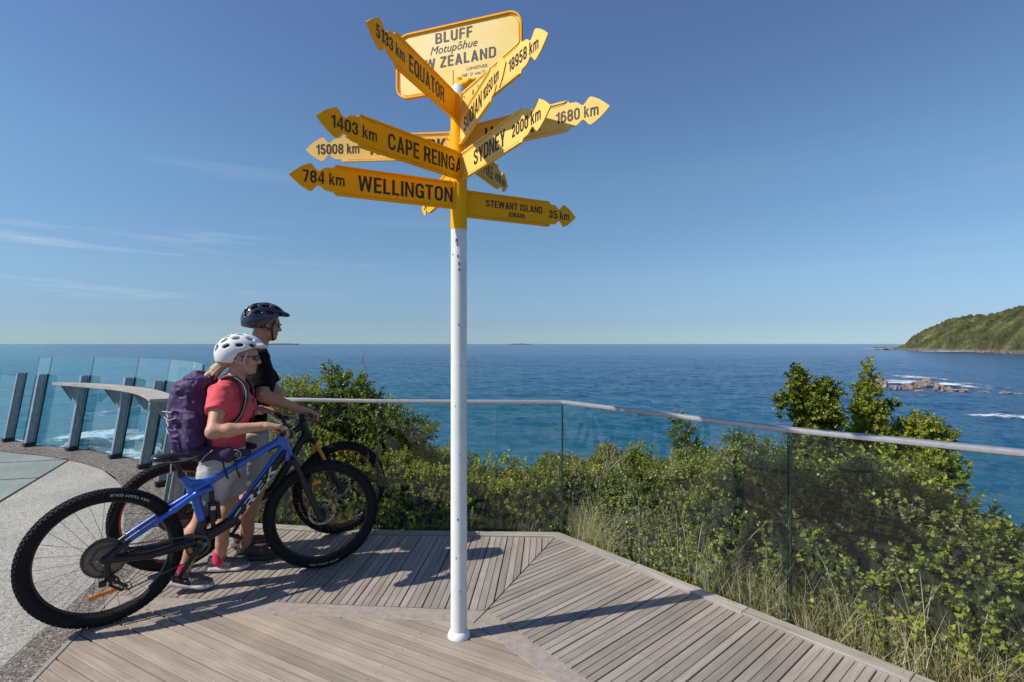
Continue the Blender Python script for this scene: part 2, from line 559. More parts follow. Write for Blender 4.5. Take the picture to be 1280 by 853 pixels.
    G_['k'] = (.46, [bar(0, 0, .135, 1), ('p', [(.135, .24), (.135, .40), (.28, .72), (.44, .72)]), ('p', [(.17, .40), (.28, .46), (.47, 0), (.31, 0)])])
    ah = .0675
    G_['m'] = (.74, [bar(0, 0, .135, .72), ('s', [(ah + .01, .46), (ah + .05, .60)] + arc(.24, .54, .13, .12, 110, 0, 5) + [(.37, 0)], False), ('s', [(.37, .46), (.41, .60)] + arc(.54, .54, .1325, .12, 110, 0, 5) + [(.6725, 0)], False)])
    G_['('] = (.26, [('s', arc(.40, .40, .30, .62, 120, 240, 8), False)])
    G_[')'] = (.26, [('s', arc(-.14, .40, .30, .62, 60, -60, 8), False)])
    return G_, t
GLYPHS, GT = _glyphs()


def sign_text(body, gap=.105, bold=1.0):
    "mesh in the xy plane, cap height .729, like text_mesh; pieces are staggered in z by fractions of a millimetre"
    vs = []; fs = []; x = 0.0; lay = 0
    for ch in body:
        if ch == ' ': x += .30; continue
        w, pieces = GLYPHS[ch]
        for pc in pieces:
            lay = (lay + 1) % 7
            z = lay * .00012
            if pc[0] == 'p':
                b = len(vs); P = pc[1]
                if sum(P[i - 1][0] * P[i][1] - P[i][0] * P[i - 1][1] for i in range(len(P))) < 0: P = P[::-1]
                vs += [(x + p[0], p[1], z) for p in P]; fs.append(tuple(range(b, b + len(P))))
            else:
                P = [V((p[0], p[1])) for p in pc[1]]
                Q = [P[0]]
                for p in P[1:]:
                    if (p - Q[-1]).length > 1e-3: Q.append(p)
                if pc[2] and (Q[0] - Q[-1]).length < 1e-3: Q.pop()
                n_ = len(Q); b = len(vs); tk = (GT if ch not in 'km' else .135) * bold / 2
                for i in range(n_):
                    if pc[2]: p0, p1 = Q[i - 1], Q[(i + 1) % n_]
                    else: p0, p1 = Q[max(i - 1, 0)], Q[min(i + 1, n_ - 1)]
                    a = (Q[i] - p0); c = (p1 - Q[i])
                    a = a.normalized() if a.length > 1e-6 else c.normalized(); c = c.normalized() if c.length > 1e-6 else a
                    m = V((-(a.y + c.y), a.x + c.x))
                    m = m.normalized() if m.length > 1e-6 else V((-a.y, a.x))
                    k_ = 1 / max(.6, m.dot(V((-a.y, a.x))))
                    vs.append((x + Q[i].x + m.x * tk * k_, Q[i].y + m.y * tk * k_, z)); vs.append((x + Q[i].x - m.x * tk * k_, Q[i].y - m.y * tk * k_, z))
                for i in range(n_ if pc[2] else n_ - 1):
                    j = (i + 1) % n_
                    fs.append((b + 2 * i, b + 2 * i + 1, b + 2 * j + 1, b + 2 * j))
        x += w + gap
    return mesh([(a * .729, b * .729, c) for a, b, c in vs], fs)


def merge_meshes(mes, fn=None):
    vs = []; fs = []
    for m in mes:
        b = len(vs)
        vs += [v.co.copy() for v in m.vertices]
        fs += [[i + b for i in p.vertices] for p in m.polygons]
    return mesh(vs, fs)


# ------------------------------------------------------------------ materials
def new_mat(name):
    m = bpy.data.materials.new(name); m.use_nodes = True
    nt = m.node_tree
    return m, nt, nt.nodes['Principled BSDF']


def nn(nt, t, **kw):
    n = nt.nodes.new('ShaderNode' + t)
    for k_, v_ in kw.items():
        if k_ in n.inputs: n.inputs[k_].default_value = v_
        else: setattr(n, k_, v_)
    return n


def ramp(nt, pts):
    r = nt.nodes.new('ShaderNodeValToRGB')
    els = r.color_ramp.elements
    while len(els) > 1: els.remove(els[-1])
    els[0].position = pts[0][0]; els[0].color = (*pts[0][1], 1)
    for p, c in pts[1:]:
        e_ = els.new(p); e_.color = (*c, 1)
    return r


def mat(name, col, rough=.6, metal=0.0, var=0.0, vscale=30, bump=0.0, bscale=80, spec=None, coat=0.0, col2=None, coords='Object', sss=0):
    m, nt, b = new_mat(name)
    b.inputs['Roughness'].default_value = rough
    b.inputs['Metallic'].default_value = metal
    if spec is not None: b.inputs['Specular IOR Level'].default_value = spec
    if coat: b.inputs['Coat Weight'].default_value = coat; b.inputs['Coat Roughness'].default_value = .12
    if sss:
        b.inputs['Subsurface Weight'].default_value = sss
        b.inputs['Subsurface Radius'].default_value = (.01, .004, .002)
        b.inputs['Subsurface Scale'].default_value = 1.0
    t = nn(nt, 'TexCoord')
    if var > 0 or col2 is not None:
        no = nn(nt, 'TexNoise', Scale=vscale, Detail=5.0, Roughness=.6)
        nt.links.new(t.outputs[coords], no.inputs['Vector'])
        c2 = col2 if col2 is not None else tuple(c * (1 - var) for c in col)
        r = ramp(nt, [(.35, c2), (.65, tuple(min(1, c * (1 + var * .4)) for c in col) if col2 is None else col)])
        nt.links.new(no.outputs['Fac'], r.inputs['Fac'])
        nt.links.new(r.outputs['Color'], b.inputs['Base Color'])
    else:
        b.inputs['Base Color'].default_value = (*col, 1)
    if bump > 0:
        n2 = nn(nt, 'TexNoise', Scale=bscale, Detail=4.0)
        nt.links.new(t.outputs[coords], n2.inputs['Vector'])
        bp = nn(nt, 'Bump', Strength=bump, Distance=.002)
        nt.links.new(n2.outputs['Fac'], bp.inputs['Height'])
        nt.links.new(bp.outputs['Normal'], b.inputs['Normal'])
    return m


def leaf_mat(name, cols, trans=.35, rough=.45):
    m, nt, b = new_mat(name)
    g = nn(nt, 'NewGeometry')
    t = nn(nt, 'TexCoord')
    no = nn(nt, 'TexNoise', Scale=2.2, Detail=3.0)
    nt.links.new(t.outputs['Object'], no.inputs['Vector'])
    ad = nn(nt, 'Math', operation='MULTIPLY_ADD'); ad.inputs[1].default_value = .55
    ad2 = nn(nt, 'Math', operation='MULTIPLY_ADD'); ad2.inputs[1].default_value = .9; ad2.inputs[2].default_value = -.22
    nt.links.new(no.outputs['Fac'], ad2.inputs[0])
    nt.links.new(g.outputs['Random Per Island'], ad.inputs[0])
    nt.links.new(ad2.outputs[0], ad.inputs[2])
    r = ramp(nt, [(i / (len(cols) - 1), c) for i, c in enumerate(cols)])
    nt.links.new(ad.outputs[0], r.inputs['Fac'])
    nt.links.new(r.outputs['Color'], b.inputs['Base Color'])
    b.inputs['Roughness'].default_value = rough
    b.inputs['Specular IOR Level'].default_value = .45
    tr = nn(nt, 'BsdfTranslucent')
    br = nn(nt, 'MixRGB', blend_type='MULTIPLY'); br.inputs['Fac'].default_value = 1
    br.inputs['Color2'].default_value = (1.5, 1.5, .5, 1)
    nt.links.new(r.outputs['Color'], br.inputs['Color1'])
    nt.links.new(br.outputs['Color'], tr.inputs['Color'])
    mxs = nn(nt, 'MixShader'); mxs.inputs['Fac'].default_value = trans
    nt.links.new(b.outputs['BSDF'], mxs.inputs[1]); nt.links.new(tr.outputs['BSDF'], mxs.inputs[2])
    nt.links.new(mxs.outputs['Shader'], nt.nodes['Material Output'].inputs['Surface'])
    return m


def glass_mat(name, tintc, refl=1.0, milk=0.0):
    m, nt, b = new_mat(name)
    nt.nodes.remove(b)
    tr = nn(nt, 'BsdfTransparent'); tr.inputs['Color'].default_value = (*tintc, 1)
    gl = nn(nt, 'BsdfGlossy'); gl.inputs['Roughness'].default_value = 0.0
    gl.inputs['Color'].default_value = (.96, 1, .98, 1)
    fr = nn(nt, 'Fresnel', IOR=1.5)
    mul = nn(nt, 'Math', operation='MULTIPLY')
    geo = nn(nt, 'NewGeometry')
    inv = nn(nt, 'Math', operation='MULTIPLY_ADD'); inv.inputs[1].default_value = -1.25 * refl; inv.inputs[2].default_value = 1.25 * refl
    nt.links.new(geo.outputs['Backfacing'], inv.inputs[0]); nt.links.new(inv.outputs[0], mul.inputs[1])
    mx_ = nn(nt, 'MixShader')
    nt.links.new(fr.outputs[0], mul.inputs[0]); nt.links.new(mul.outputs[0], mx_.inputs['Fac'])
    last = tr
    if milk > 0:
        df = nn(nt, 'BsdfDiffuse'); df.inputs['Color'].default_value = (.55, .75, .78, 1)
        no = nn(nt, 'TexNoise', Scale=3.0, Detail=6.0)
        tcn = nn(nt, 'TexCoord'); nt.links.new(tcn.outputs['Object'], no.inputs['Vector'])
        mm = nn(nt, 'MapRange'); mm.inputs['From Min'].default_value = .3; mm.inputs['From Max'].default_value = .8
        mm.inputs['To Min'].default_value = milk * .6; mm.inputs['To Max'].default_value = milk * 1.4
        nt.links.new(no.outputs['Fac'], mm.inputs['Value'])
        m2 = nn(nt, 'MixShader')
        nt.links.new(mm.outputs[0], m2.inputs['Fac'])
        nt.links.new(tr.outputs[0], m2.inputs[1]); nt.links.new(df.outputs[0], m2.inputs[2])
        last = m2
    nt.links.new(last.outputs[0], mx_.inputs[1]); nt.links.new(gl.outputs[0], mx_.inputs[2])
    nt.links.new(mx_.outputs[0], nt.nodes['Material Output'].inputs['Surface'])
    return m


def wood_mat(name, c1, c2, c3, scale=(3, 60, 60)):
    "weathered timber, grain along object X; each board its own tone"
    m, nt, b = new_mat(name)
    t = nn(nt, 'TexCoord'); oi = nn(nt, 'ObjectInfo')
    mpn = nn(nt, 'Mapping'); mpn.inputs['Scale'].default_value = scale
    off = nn(nt, 'VectorMath', operation='SCALE'); off.inputs['Scale'].default_value = 37.0
    cmb = nn(nt, 'CombineXYZ')
    for i in range(3): nt.links.new(oi.outputs['Random'], cmb.inputs[i])
    nt.links.new(cmb.outputs[0], off.inputs[0])
    nt.links.new(off.outputs[0], mpn.inputs['Location'])
    nt.links.new(t.outputs['Object'], mpn.inputs['Vector'])
    gr = nn(nt, 'TexNoise', Scale=1.0, Detail=6.0, Roughness=.65)
    nt.links.new(mpn.outputs[0], gr.inputs['Vector'])
    r = ramp(nt, [(.25, c3), (.5, c1), (.75, c2)])
    nt.links.new(gr.outputs['Fac'], r.inputs['Fac'])
    # blotches
    n2 = nn(nt, 'TexNoise', Scale=2.5, Detail=4.0)
    nt.links.new(t.outputs['Object'], n2.inputs['Vector'])
    hs = nn(nt, 'HueSaturation')
    mr = nn(nt, 'MapRange'); mr.inputs['To Min'].default_value = .80; mr.inputs['To Max'].default_value = 1.12
    nt.links.new(oi.outputs['Random'], mr.inputs['Value'])
    mr2 = nn(nt, 'MapRange'); mr2.inputs['From Min'].default_value = .3; mr2.inputs['From Max'].default_value = .7
    mr2.inputs['To Min'].default_value = .82; mr2.inputs['To Max'].default_value = 1.12
    nt.links.new(n2.outputs['Fac'], mr2.inputs['Value'])
    mm = nn(nt, 'Math', operation='MULTIPLY')
    nt.links.new(mr.outputs[0], mm.inputs[0]); nt.links.new(mr2.outputs[0], mm.inputs[1])
    # small dark knots and specks
    vo = nn(nt, 'TexVoronoi', Scale=9.0)
    nt.links.new(t.outputs['Object'], vo.inputs['Vector'])
    kr = ramp(nt, [(.0, (.35,) * 3), (.03, (.5,) * 3), (.06, (1,) * 3)])
    nt.links.new(vo.outputs['Distance'], kr.inputs['Fac'])
    m3 = nn(nt, 'Math', operation='MULTIPLY')
    nt.links.new(mm.outputs[0], m3.inputs[0]); nt.links.new(kr.outputs['Color'], m3.inputs[1])
    nt.links.new(m3.outputs[0], hs.inputs['Value'])
    nt.links.new(r.outputs['Color'], hs.inputs['Color'])
    nt.links.new(hs.outputs['Color'], b.inputs['Base Color'])
    b.inputs['Roughness'].default_value = .75
    b.inputs['Specular IOR Level'].default_value = .3
    bp = nn(nt, 'Bump', Strength=.5, Distance=.0015)
    nt.links.new(gr.outputs['Fac'], bp.inputs['Height'])
    nt.links.new(bp.outputs['Normal'], b.inputs['Normal'])
    return m


def aggregate_mat(name, cols, scale, bump=.6):
    m, nt, b = new_mat(name)
    t = nn(nt, 'TexCoord')
    vo = nn(nt, 'TexVoronoi', Scale=scale)
    nt.links.new(t.outputs['Object'], vo.inputs['Vector'])
    sep = nn(nt, 'SeparateColor'); nt.links.new(vo.outputs['Color'], sep.inputs[0])
    r = ramp(nt, [(i / (len(cols) - 1), c) for i, c in enumerate(cols)])
    nt.links.new(sep.outputs[0], r.inputs['Fac'])
    no = nn(nt, 'TexNoise', Scale=1.3, Detail=6.0)
    nt.links.new(t.outputs['Object'], no.inputs['Vector'])
    mr = nn(nt, 'MapRange'); mr.inputs['From Min'].default_value = .3; mr.inputs['From Max'].default_value = .7
    mr.inputs['To Min'].default_value = .78; mr.inputs['To Max'].default_value = 1.12
    nt.links.new(no.outputs['Fac'], mr.inputs['Value'])
    hs = nn(nt, 'HueSaturation'); nt.links.new(mr.outputs[0], hs.inputs['Value']); nt.links.new(r.outputs['Color'], hs.inputs['Color'])
    nt.links.new(hs.outputs['Color'], b.inputs['Base Color'])
    b.inputs['Roughness'].default_value = .85
    bp = nn(nt, 'Bump', Strength=bump, Distance=.004); bp.invert = True
    nt.links.new(vo.outputs['Distance'], bp.inputs['Height'])
    nt.links.new(bp.outputs['Normal'], b.inputs['Normal'])
    return m


M_ = {}
M_['board'] = wood_mat('weathered timber', (.315, .268, .225), (.385, .335, .287), (.235, .193, .157))
M_['board_warm'] = wood_mat('weathered timber warm', (.36, .292, .228), (.42, .352, .285), (.275, .215, .163))
M_['kerb_wood'] = wood_mat('kerb timber', (.34, .31, .27), (.43, .40, .36), (.22, .19, .155))
M_['strip'] = mat('concrete border', (.33, .28, .235), .9, var=.18, vscale=25, bump=.3, bscale=250)
M_['near_black'] = mat('under deck', (.02, .017, .014), .95)
M_['agg_light'] = aggregate_mat('exposed aggregate concrete', [(.17, .16, .135), (.34, .32, .275), (.41, .385, .335), (.28, .26, .22), (.53, .50, .44)], 95)
M_['agg_green'] = aggregate_mat('greenish aggregate concrete', [(.15, .175, .155), (.24, .285, .255), (.28, .315, .285), (.21, .24, .215)], 110)
M_['agg_dark'] = aggregate_mat('coarse pebble strip', [(.045, .038, .03), (.13, .11, .09), (.20, .17, .145), (.08, .066, .052), (.30, .27, .235)], 55, 1.0)
M_['steel'] = mat('brushed stainless', (.50, .485, .485), .5, .7, var=.12, vscale=40)
M_['steel_post'] = mat('galvanised post', (.33, .39, .42), .42, .45, var=.2, vscale=12)
M_['dark_gasket'] = mat('dark gasket', (.025, .03, .032), .5)
M_['glass'] = glass_mat('rail glass', (.955, .98, .97), 1.0, 0.0)
M_['glass_teal'] = glass_mat('windscreen glass', (.78, .91, .93), 1.0, 0.036)
M_['glass_edge'] = mat('glass edge', (.05, .13, .11), .2)
M_['white_paint'] = mat('white paint', (.78, .78, .76), .38, var=.08, vscale=6)
M_['chip'] = mat('paint chip', (.16, .15, .15), .7)
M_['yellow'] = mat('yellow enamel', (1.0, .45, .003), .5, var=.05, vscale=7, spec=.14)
M_['yellow_lit'] = mat('sunlit yellow enamel', (.93, .60, .14), .5, var=.06, vscale=7, spec=.4)  # paler copy of the yellow for sun-facing arms, sunlight put into the colour
M_['yellow_board'] = mat('pale yellow enamel', (.93, .71, .30), .5, spec=.5, col2=(.93, .62, .12), vscale=3.5)  # paler yellow of the name board, mottled by noise
M_['letter'] = mat('black vinyl', (.012, .011, .012), .5)
M_['letter_brown'] = mat('faded dark vinyl', (.05, .025, .03), .55)
M_['rubber'] = mat('tyre rubber', (.008, .008, .0085), .75, spec=.3, var=.2, vscale=60, bump=.3)
M_['black'] = mat('satin black', (.007, .007, .008), .36, var=.3, vscale=20)
M_['matte_black'] = mat('matte black', (.02, .02, .021), .6)
M_['blue'] = mat('blue bike paint', (.004, .10, .50), .30, coat=.7, var=.15, vscale=9)
M_['chrome'] = mat('worn steel', (.35, .34, .33), .35, 1.0, var=.3, vscale=90)
M_['dark_steel'] = mat('dark steel', (.10, .098, .095), .42, .9, var=.4, vscale=120)
M_['sprocket'] = mat('oily steel', (.20, .19, .175), .4, .9, var=.5, vscale=150)
M_['orange_refl'] = mat('orange reflector', (.95, .26, .01), .3, var=.15, vscale=200)
M_['red'] = mat('red decal', (.62, .035, .015), .4)
M_['gold'] = mat('gold stanchion', (.42, .27, .05), .25, .8)
M_['decal'] = mat('light grey decal', (.62, .62, .62), .45)
M_['decal_yellow'] = mat('yellow decal', (.75, .62, .02), .5)
M_['skin'] = mat('tanned skin', (.56, .29, .175), .55, var=.16, vscale=18, bump=.15, bscale=300, sss=.12)
M_['skin_man'] = mat('tanned skin darker', (.48, .23, .14), .55, var=.16, vscale=18, bump=.15, bscale=300, sss=.12)
M_['tee'] = mat('coral tee', (.74, .085, .105), .85, var=.10, vscale=8, bump=.5, bscale=600)
M_['black_tee'] = mat('black tee', (.008, .008, .009), .95, spec=.12, bump=.5, bscale=500)
M_['shorts'] = mat('light grey shorts', (.45, .43, .41), .85, var=.12, vscale=10, bump=.5, bscale=500)
M_['khaki'] = mat('stone shorts', (.40, .37, .33), .85, var=.12, vscale=10, bump=.5, bscale=500)
M_['purple'] = mat('purple pack fabric', (.062, .028, .108), .7, var=.25, vscale=9, bump=.6, bscale=350)
M_['dark_purple'] = mat('dark purple fabric', (.03, .018, .055), .75, var=.2, vscale=9)
M_['piping'] = mat('grey piping', (.42, .41, .42), .6)
M_['helmet_white'] = mat('white helmet shell', (.74, .75, .78), .35, coat=.3)
M_['helmet_navy'] = mat('dark helmet shell', (.018, .02, .04), .3, coat=.5)
M_['helmet_foam'] = mat('helmet foam', (.015, .015, .018), .8)
M_['hair'] = mat('blond hair', (.50, .36, .20), .6, var=.4, vscale=60, bump=.8, bscale=200)
M_['hair_dark'] = mat('short dark hair', (.06, .045, .035), .7)
M_['shoe'] = mat('grey running shoe', (.12, .115, .115), .75, var=.3, vscale=50, bump=.5, bscale=400)
M_['shoe_brown'] = mat('brown trail shoe', (.075, .06, .05), .8, var=.35, vscale=50, bump=.5, bscale=400)
M_['sole'] = mat('pale sole', (.55, .50, .46), .7)
M_['sock'] = mat('pink sock', (.65, .03, .10), .85)
M_['lens'] = mat('dark lens', (.01, .01, .012), .1, spec=.8)
M_['watch'] = mat('white watch strap', (.7, .62, .6), .5)
M_['rock'] = mat('shore rock', (.36, .28, .215), .85, col2=(.11, .085, .07), vscale=.35, bump=1, bscale=3)
M_['rock_near'] = mat('shore boulder', (.26, .215, .175), .85, col2=(.10, .08, .065), vscale=1.5, bump=1, bscale=8)
M_['twig'] = mat('twig bark', (.16, .125, .09), .85, var=.3, vscale=30)
M_['dead_twig'] = mat('bleached twig', (.30, .27, .23), .85, var=.3, vscale=30)
M_['leaf_dark'] = leaf_mat('glossy broad leaf', [(.018, .038, .008), (.075, .115, .018), (.23, .26, .035), (.50, .44, .06)], .28, .36)
M_['leaf_mid'] = leaf_mat('hebe leaf', [(.025, .04, .009), (.14, .175, .028), (.34, .36, .055), (.60, .54, .11)], .30, .45)
M_['leaf_grey'] = leaf_mat('dusty shrub leaf', [(.05, .055, .02), (.17, .18, .065), (.31, .32, .13), (.48, .45, .22)], .3, .55)
M_['leaf_lime'] = leaf_mat('young leaf', [(.06, .10, .014), (.18, .23, .03), (.34, .37, .055), (.55, .48, .08)], .36, .45)
M_['dry_grass'] = leaf_mat('dry grass', [(.17, .16, .07), (.38, .34, .19), (.58, .52, .35), (.70, .64, .48)], .3, .6)
M_['green_grass'] = leaf_mat('green grass', [(.02, .05, .008), (.05, .10, .015), (.11, .15, .03), (.25, .22, .09)], .3, .5)
M_['petal_yellow'] = mat('yellow petal', (.80, .50, .01), .6)

# ------------------------------------------------------------------ sea
def sstep_(a, b, x):
    t = np.clip((x - a) / (b - a), 0, 1); return t * t * (3 - 2 * t)
def sea_material():
    m, nt, b = new_mat('sea water')
    t = nn(nt, 'TexCoord')
    sp = nn(nt, 'SeparateXYZ'); nt.links.new(t.outputs['Object'], sp.inputs[0])
    ln = nn(nt, 'VectorMath', operation='LENGTH'); nt.links.new(t.outputs['Object'], ln.inputs[0])
    big = nn(nt, 'TexNoise', Scale=.012, Detail=4.0); nt.links.new(t.outputs['Object'], big.inputs['Vector'])
    # shallow to deep
    add = nn(nt, 'Math', operation='MULTIPLY_ADD'); add.inputs[1].default_value = 120.0
    nt.links.new(big.outputs['Fac'], add.inputs[0]); nt.links.new(ln.outputs['Value'], add.inputs[2])
    # bay on the right is deeper: push by x
    ax = nn(nt, 'Math', operation='MULTIPLY_ADD'); ax.inputs[1].default_value = 1.5
    nt.links.new(sp.outputs['X'], ax.inputs[0]); nt.links.new(add.outputs[0], ax.inputs[2])
    mr = nn(nt, 'MapRange'); mr.inputs['From Min'].default_value = 20; mr.inputs['From Max'].default_value = 620
    nt.links.new(ax.outputs[0], mr.inputs['Value'])
    r = ramp(nt, [(0, (.011, .14, .175)), (.2, (.004, .088, .148)), (.5, (.003, .058, .14)), (1, (.004, .050, .150))])
    nt.links.new(mr.outputs[0], r.inputs['Fac'])
    nt.links.new(r.outputs['Color'], b.inputs['Base Color'])
    b.inputs['Roughness'].default_value = .17
    b.inputs['IOR'].default_value = 1.33
    b.inputs['Specular IOR Level'].default_value = .26
    prev = None
    for sc, dist, st, sy in ((.22, .5, .8, 1.5), (1.3, .22, 1.0, 1.25), (4.0, .05, .8, 1.2)):
        mpn = nn(nt, 'Mapping'); mpn.inputs['Scale'].default_value = (sc, sc * sy, sc)
        mpn.inputs['Rotation'].default_value = (0, 0, .15)
        nt.links.new(t.outputs['Object'], mpn.inputs['Vector'])
        n1 = nn(nt, 'TexNoise', Scale=1.0, Detail=3.0, Roughness=.6)
        nt.links.new(mpn.outputs[0], n1.inputs['Vector'])
        bp = nn(nt, 'Bump', Strength=st, Distance=dist)
        nt.links.new(n1.outputs['Fac'], bp.inputs['Height'])
        if prev: nt.links.new(prev.outputs['Normal'], bp.inputs['Normal'])
        prev = bp
    nt.links.new(prev.outputs['Normal'], b.inputs['Normal'])
    return m

L = 45000
v = [(-L, -L, SEA), (L, -L, SEA), (L, L, SEA), (-L, L, SEA)]
sea_m = sea_material()
o = link('far_sea', mesh([(a, b, c - .5) for a, b, c in v], [(0, 1, 2, 3)]), sea_m, kind='structure')
# the water round the point is a real wave surface, coarser with distance
_r = 16 * (900 / 16) ** np.linspace(0, 1, 470); _a = np.radians(np.linspace(-56, 56, 360))
_R, _A = np.meshgrid(_r, _a, indexing='ij')
_X = _R * np.sin(_A); _Y = _R * np.cos(_A)
def _ridge(x, y, z): return 1 - 2 * np.abs(vnoise(x, y, z))
_h = .17 * vnoise(_X / 9, _Y / 6, 1) + .15 * _ridge((_X + .3 * _Y) / 4.2, _Y / 2.8, 2) + .085 * _ridge((_X - .2 * _Y) / 1.9, _Y / 1.35, 3) + .045 * vnoise(_X / .8, _Y / .6, 4)
_h += .30 * vnoise(_X / 34, _Y / 22, 8)
_h *= 1 - sstep_(450, 880, _R)
_i = np.arange(469)[:, None] * 360 + np.arange(359)[None, :]
_f = np.stack([_i, _i + 1, _i + 361, _i + 360], -1).reshape(-1, 4)
link('sea', npmesh(np.stack([_X, _Y, SEA + _h - .25 * sstep_(500, 880, _R)], -1).reshape(-1, 3), _f[:, ::-1], True), sea_m, kind='structure')
link('seabed', mesh([(a, b, c - 8) for a, b, c in v], [(0, 1, 2, 3)]), M_['near_black'], kind='structure')

# ------------------------------------------------------------------ platform outline (outer edge)
ARC0 = [(-10.2, 8.75), (-9.1, 8.55), (-8.1, 8.20), (-7.17, 7.72), (-6.25, 7.40), (-5.3, 6.93), (-4.5, 6.36), (-3.78, 5.62), (-3.22, 4.88), (-2.88, 4.42)]
def catmull(P, n=6):
    P = [V((*p, 0)) if len(p) == 2 else V(p) for p in P]
    out = []
    for i in range(len(P) - 1):
        p0 = P[max(i - 1, 0)]; p1 = P[i]; p2 = P[i + 1]; p3 = P[min(i + 2, len(P) - 1)]
        for k in range(n):
            t = k / n
            out.append(.5 * ((2 * p1) + (p2 - p0) * t + (2 * p0 - 5 * p1 + 4 * p2 - p3) * t * t + (3 * p1 - p0 - 3 * p2 + p3) * t ** 3))
    out.append(P[-1])
    return out
ARC = catmull(ARC0)
def offset_poly(P, d):
    "offset to the left-hand side (outward) by d"
    out = []
    for i, p in enumerate(P):
        t = (P[min(i + 1, len(P) - 1)] - P[max(i - 1, 0)]).normalized()
        out.append(p + V((-t.y, t.x, 0)) * d)
    return out
KD = V((.637, -.771, 0)).normalized()          # direction of the right-hand kerb
KN = V((.771, .637, 0)).normalized()
CORNER = V((.375, 4.168, 0))
EDGE = [p.copy() for p in ARC] + [V((-2.39, 4.41, 0)), V((-1.1, 4.222, 0)), V((-.258, 4.19, 0)), CORNER.copy(), CORNER + KD * 8.5]
EA = np.array([(p.x, p.y) for p in EDGE])
def edge_dist(x, y):
    x = np.asarray(x, float); y = np.asarray(y, float)
    best = np.full(x.shape, 1e9); sg = np.ones(x.shape)
    for i in range(len(EA) - 1):
        a, b = EA[i], EA[i + 1]
        d = b - a; L2 = (d ** 2).sum() + 1e-12
        t = ((x - a[0]) * d[0] + (y - a[1]) * d[1]) / L2
        tc_ = np.clip(t, 0, 1)
        dx = x - a[0] - tc_ * d[0]; dy = y - a[1] - tc_ * d[1]
        q = np.hypot(dx, dy)
        cr = d[0] * (y - a[1]) - d[1] * (x - a[0])
        m = q < best - 1e-9
        best = np.where(m, q, best); sg = np.where(m, np.sign(cr), sg)
    return best * sg            # positive outside (left of travel = seaward)

def sstep(a, b, x):
    t = np.clip((x - a) / (b - a), 0, 1); return t * t * (3 - 2 * t)
def ground_z(x, y):
    e = edge_dist(x, y)
    x = np.asarray(x, float)
    left = 1 - sstep(-4.4, -2.6, x)
    far = np.maximum(e, 0)
    zr = -.13 - .13 * np.minimum(far, 1.3) - .62 * np.maximum(far - 1.3, 0) ** 1.02
    zl = -.16 - 1.15 * far
    z = zr * (1 - left) + zl * left
    z = z + sstep(.3, 3, far) * .35 * fbm(x * .35, np.asarray(y) * .35, 1.0)
    z = np.where(e < 0, -.16, z)
    return np.maximum(z, SEA - 5)
def canopy_h(x, y):
    e = edge_dist(x, y)
    x = np.asarray(x, float)
    base = .60 * sstep(-.02, .5, e) + .06
    lump = .24 * vnoise(x * 1.5 + 4, np.asarray(y) * 1.5, 2.0) + .20 * np.abs(vnoise(x * 2.9, np.asarray(y) * 2.9, 7.0)) - .10
    h = base + lump * sstep(.05, .6, e)
    h *= 1 + .45 * np.exp(-((x - 1.95) ** 2) / .5) + .30 * np.exp(-((x + 1.5) ** 2) / .8)
    k = 1 - .80 * sstep(2.25, 3.3, x - .35 * e)
    left = sstep(-3.9, -2.7, x)
    return np.maximum(h * k, .05) * left

def grid(x0, x1, y0, y1, nx, ny, f, wx=None, wy=None):
    xs = np.linspace(0, 1, nx); ys = np.linspace(0, 1, ny)
    xs = x0 + (x1 - x0) * (wx(xs) if wx else xs); ys = y0 + (y1 - y0) * (wy(ys) if wy else ys)
    X, Y = np.meshgrid(xs, ys, indexing='ij')
    Z = f(X, Y)
    v = np.stack([X, Y, Z], -1).reshape(-1, 3)
    i = np.arange(nx - 1)[:, None] * ny + np.arange(ny - 1)[None, :]
    fq = np.stack([i, i + ny, i + ny + 1, i + 1], -1).reshape(-1, 4)
    return v, fq

def ground_mat():
    m, nt, b = new_mat('bluff soil')
    t = nn(nt, 'TexCoord')
    n1 = nn(nt, 'TexNoise', Scale=3.0, Detail=8.0, Roughness=.7); nt.links.new(t.outputs['Object'], n1.inputs['Vector'])
    r = ramp(nt, [(.3, (.025, .022, .014)), (.5, (.05, .05, .022)), (.7, (.11, .095, .055))])
    nt.links.new(n1.outputs['Fac'], r.inputs['Fac']); nt.links.new(r.outputs['Color'], b.inputs['Base Color'])
    b.inputs['Roughness'].default_value = .95
    bp = nn(nt, 'Bump', Strength=1.0, Distance=.03); nt.links.new(n1.outputs['Fac'], bp.inputs['Height']); nt.links.new(bp.outputs['Normal'], b.inputs['Normal'])
    return m
gv, gf = grid(-34, 34, -8, 50, 190, 170, ground_z, None, None)
link('bluff_ground', npmesh(gv, gf, True), ground_mat(), kind='structure')

# ------------------------------------------------------------------ timber deck
def clip_poly(sub, clip):
    "Sutherland-Hodgman, clip convex CCW"
    out = sub
    n = len(clip)
    for i in range(n):
        a, b = clip[i], clip[(i + 1) % n]
        inp = out; out = []
        if not inp: return []
        def side(p): return (b[0] - a[0]) * (p[1] - a[1]) - (b[1] - a[1]) * (p[0] - a[0])
        for j in range(len(inp)):
            p, q = inp[j - 1], inp[j]
            sp_, sq = side(p), side(q)
            if sq >= 0:
                if sp_ < 0:
                    t = sp_ / (sp_ - sq); out.append((p[0] + t * (q[0] - p[0]), p[1] + t * (q[1] - p[1])))
                out.append(q)
            elif sp_ >= 0:
                t = sp_ / (sp_ - sq); out.append((p[0] + t * (q[0] - p[0]), p[1] + t * (q[1] - p[1])))
    return out
def area2(P): return sum(P[i - 1][0] * P[i][1] - P[i][0] * P[i - 1][1] for i in range(len(P)))
def ccw(P): return P if area2(P) > 0 else P[::-1]

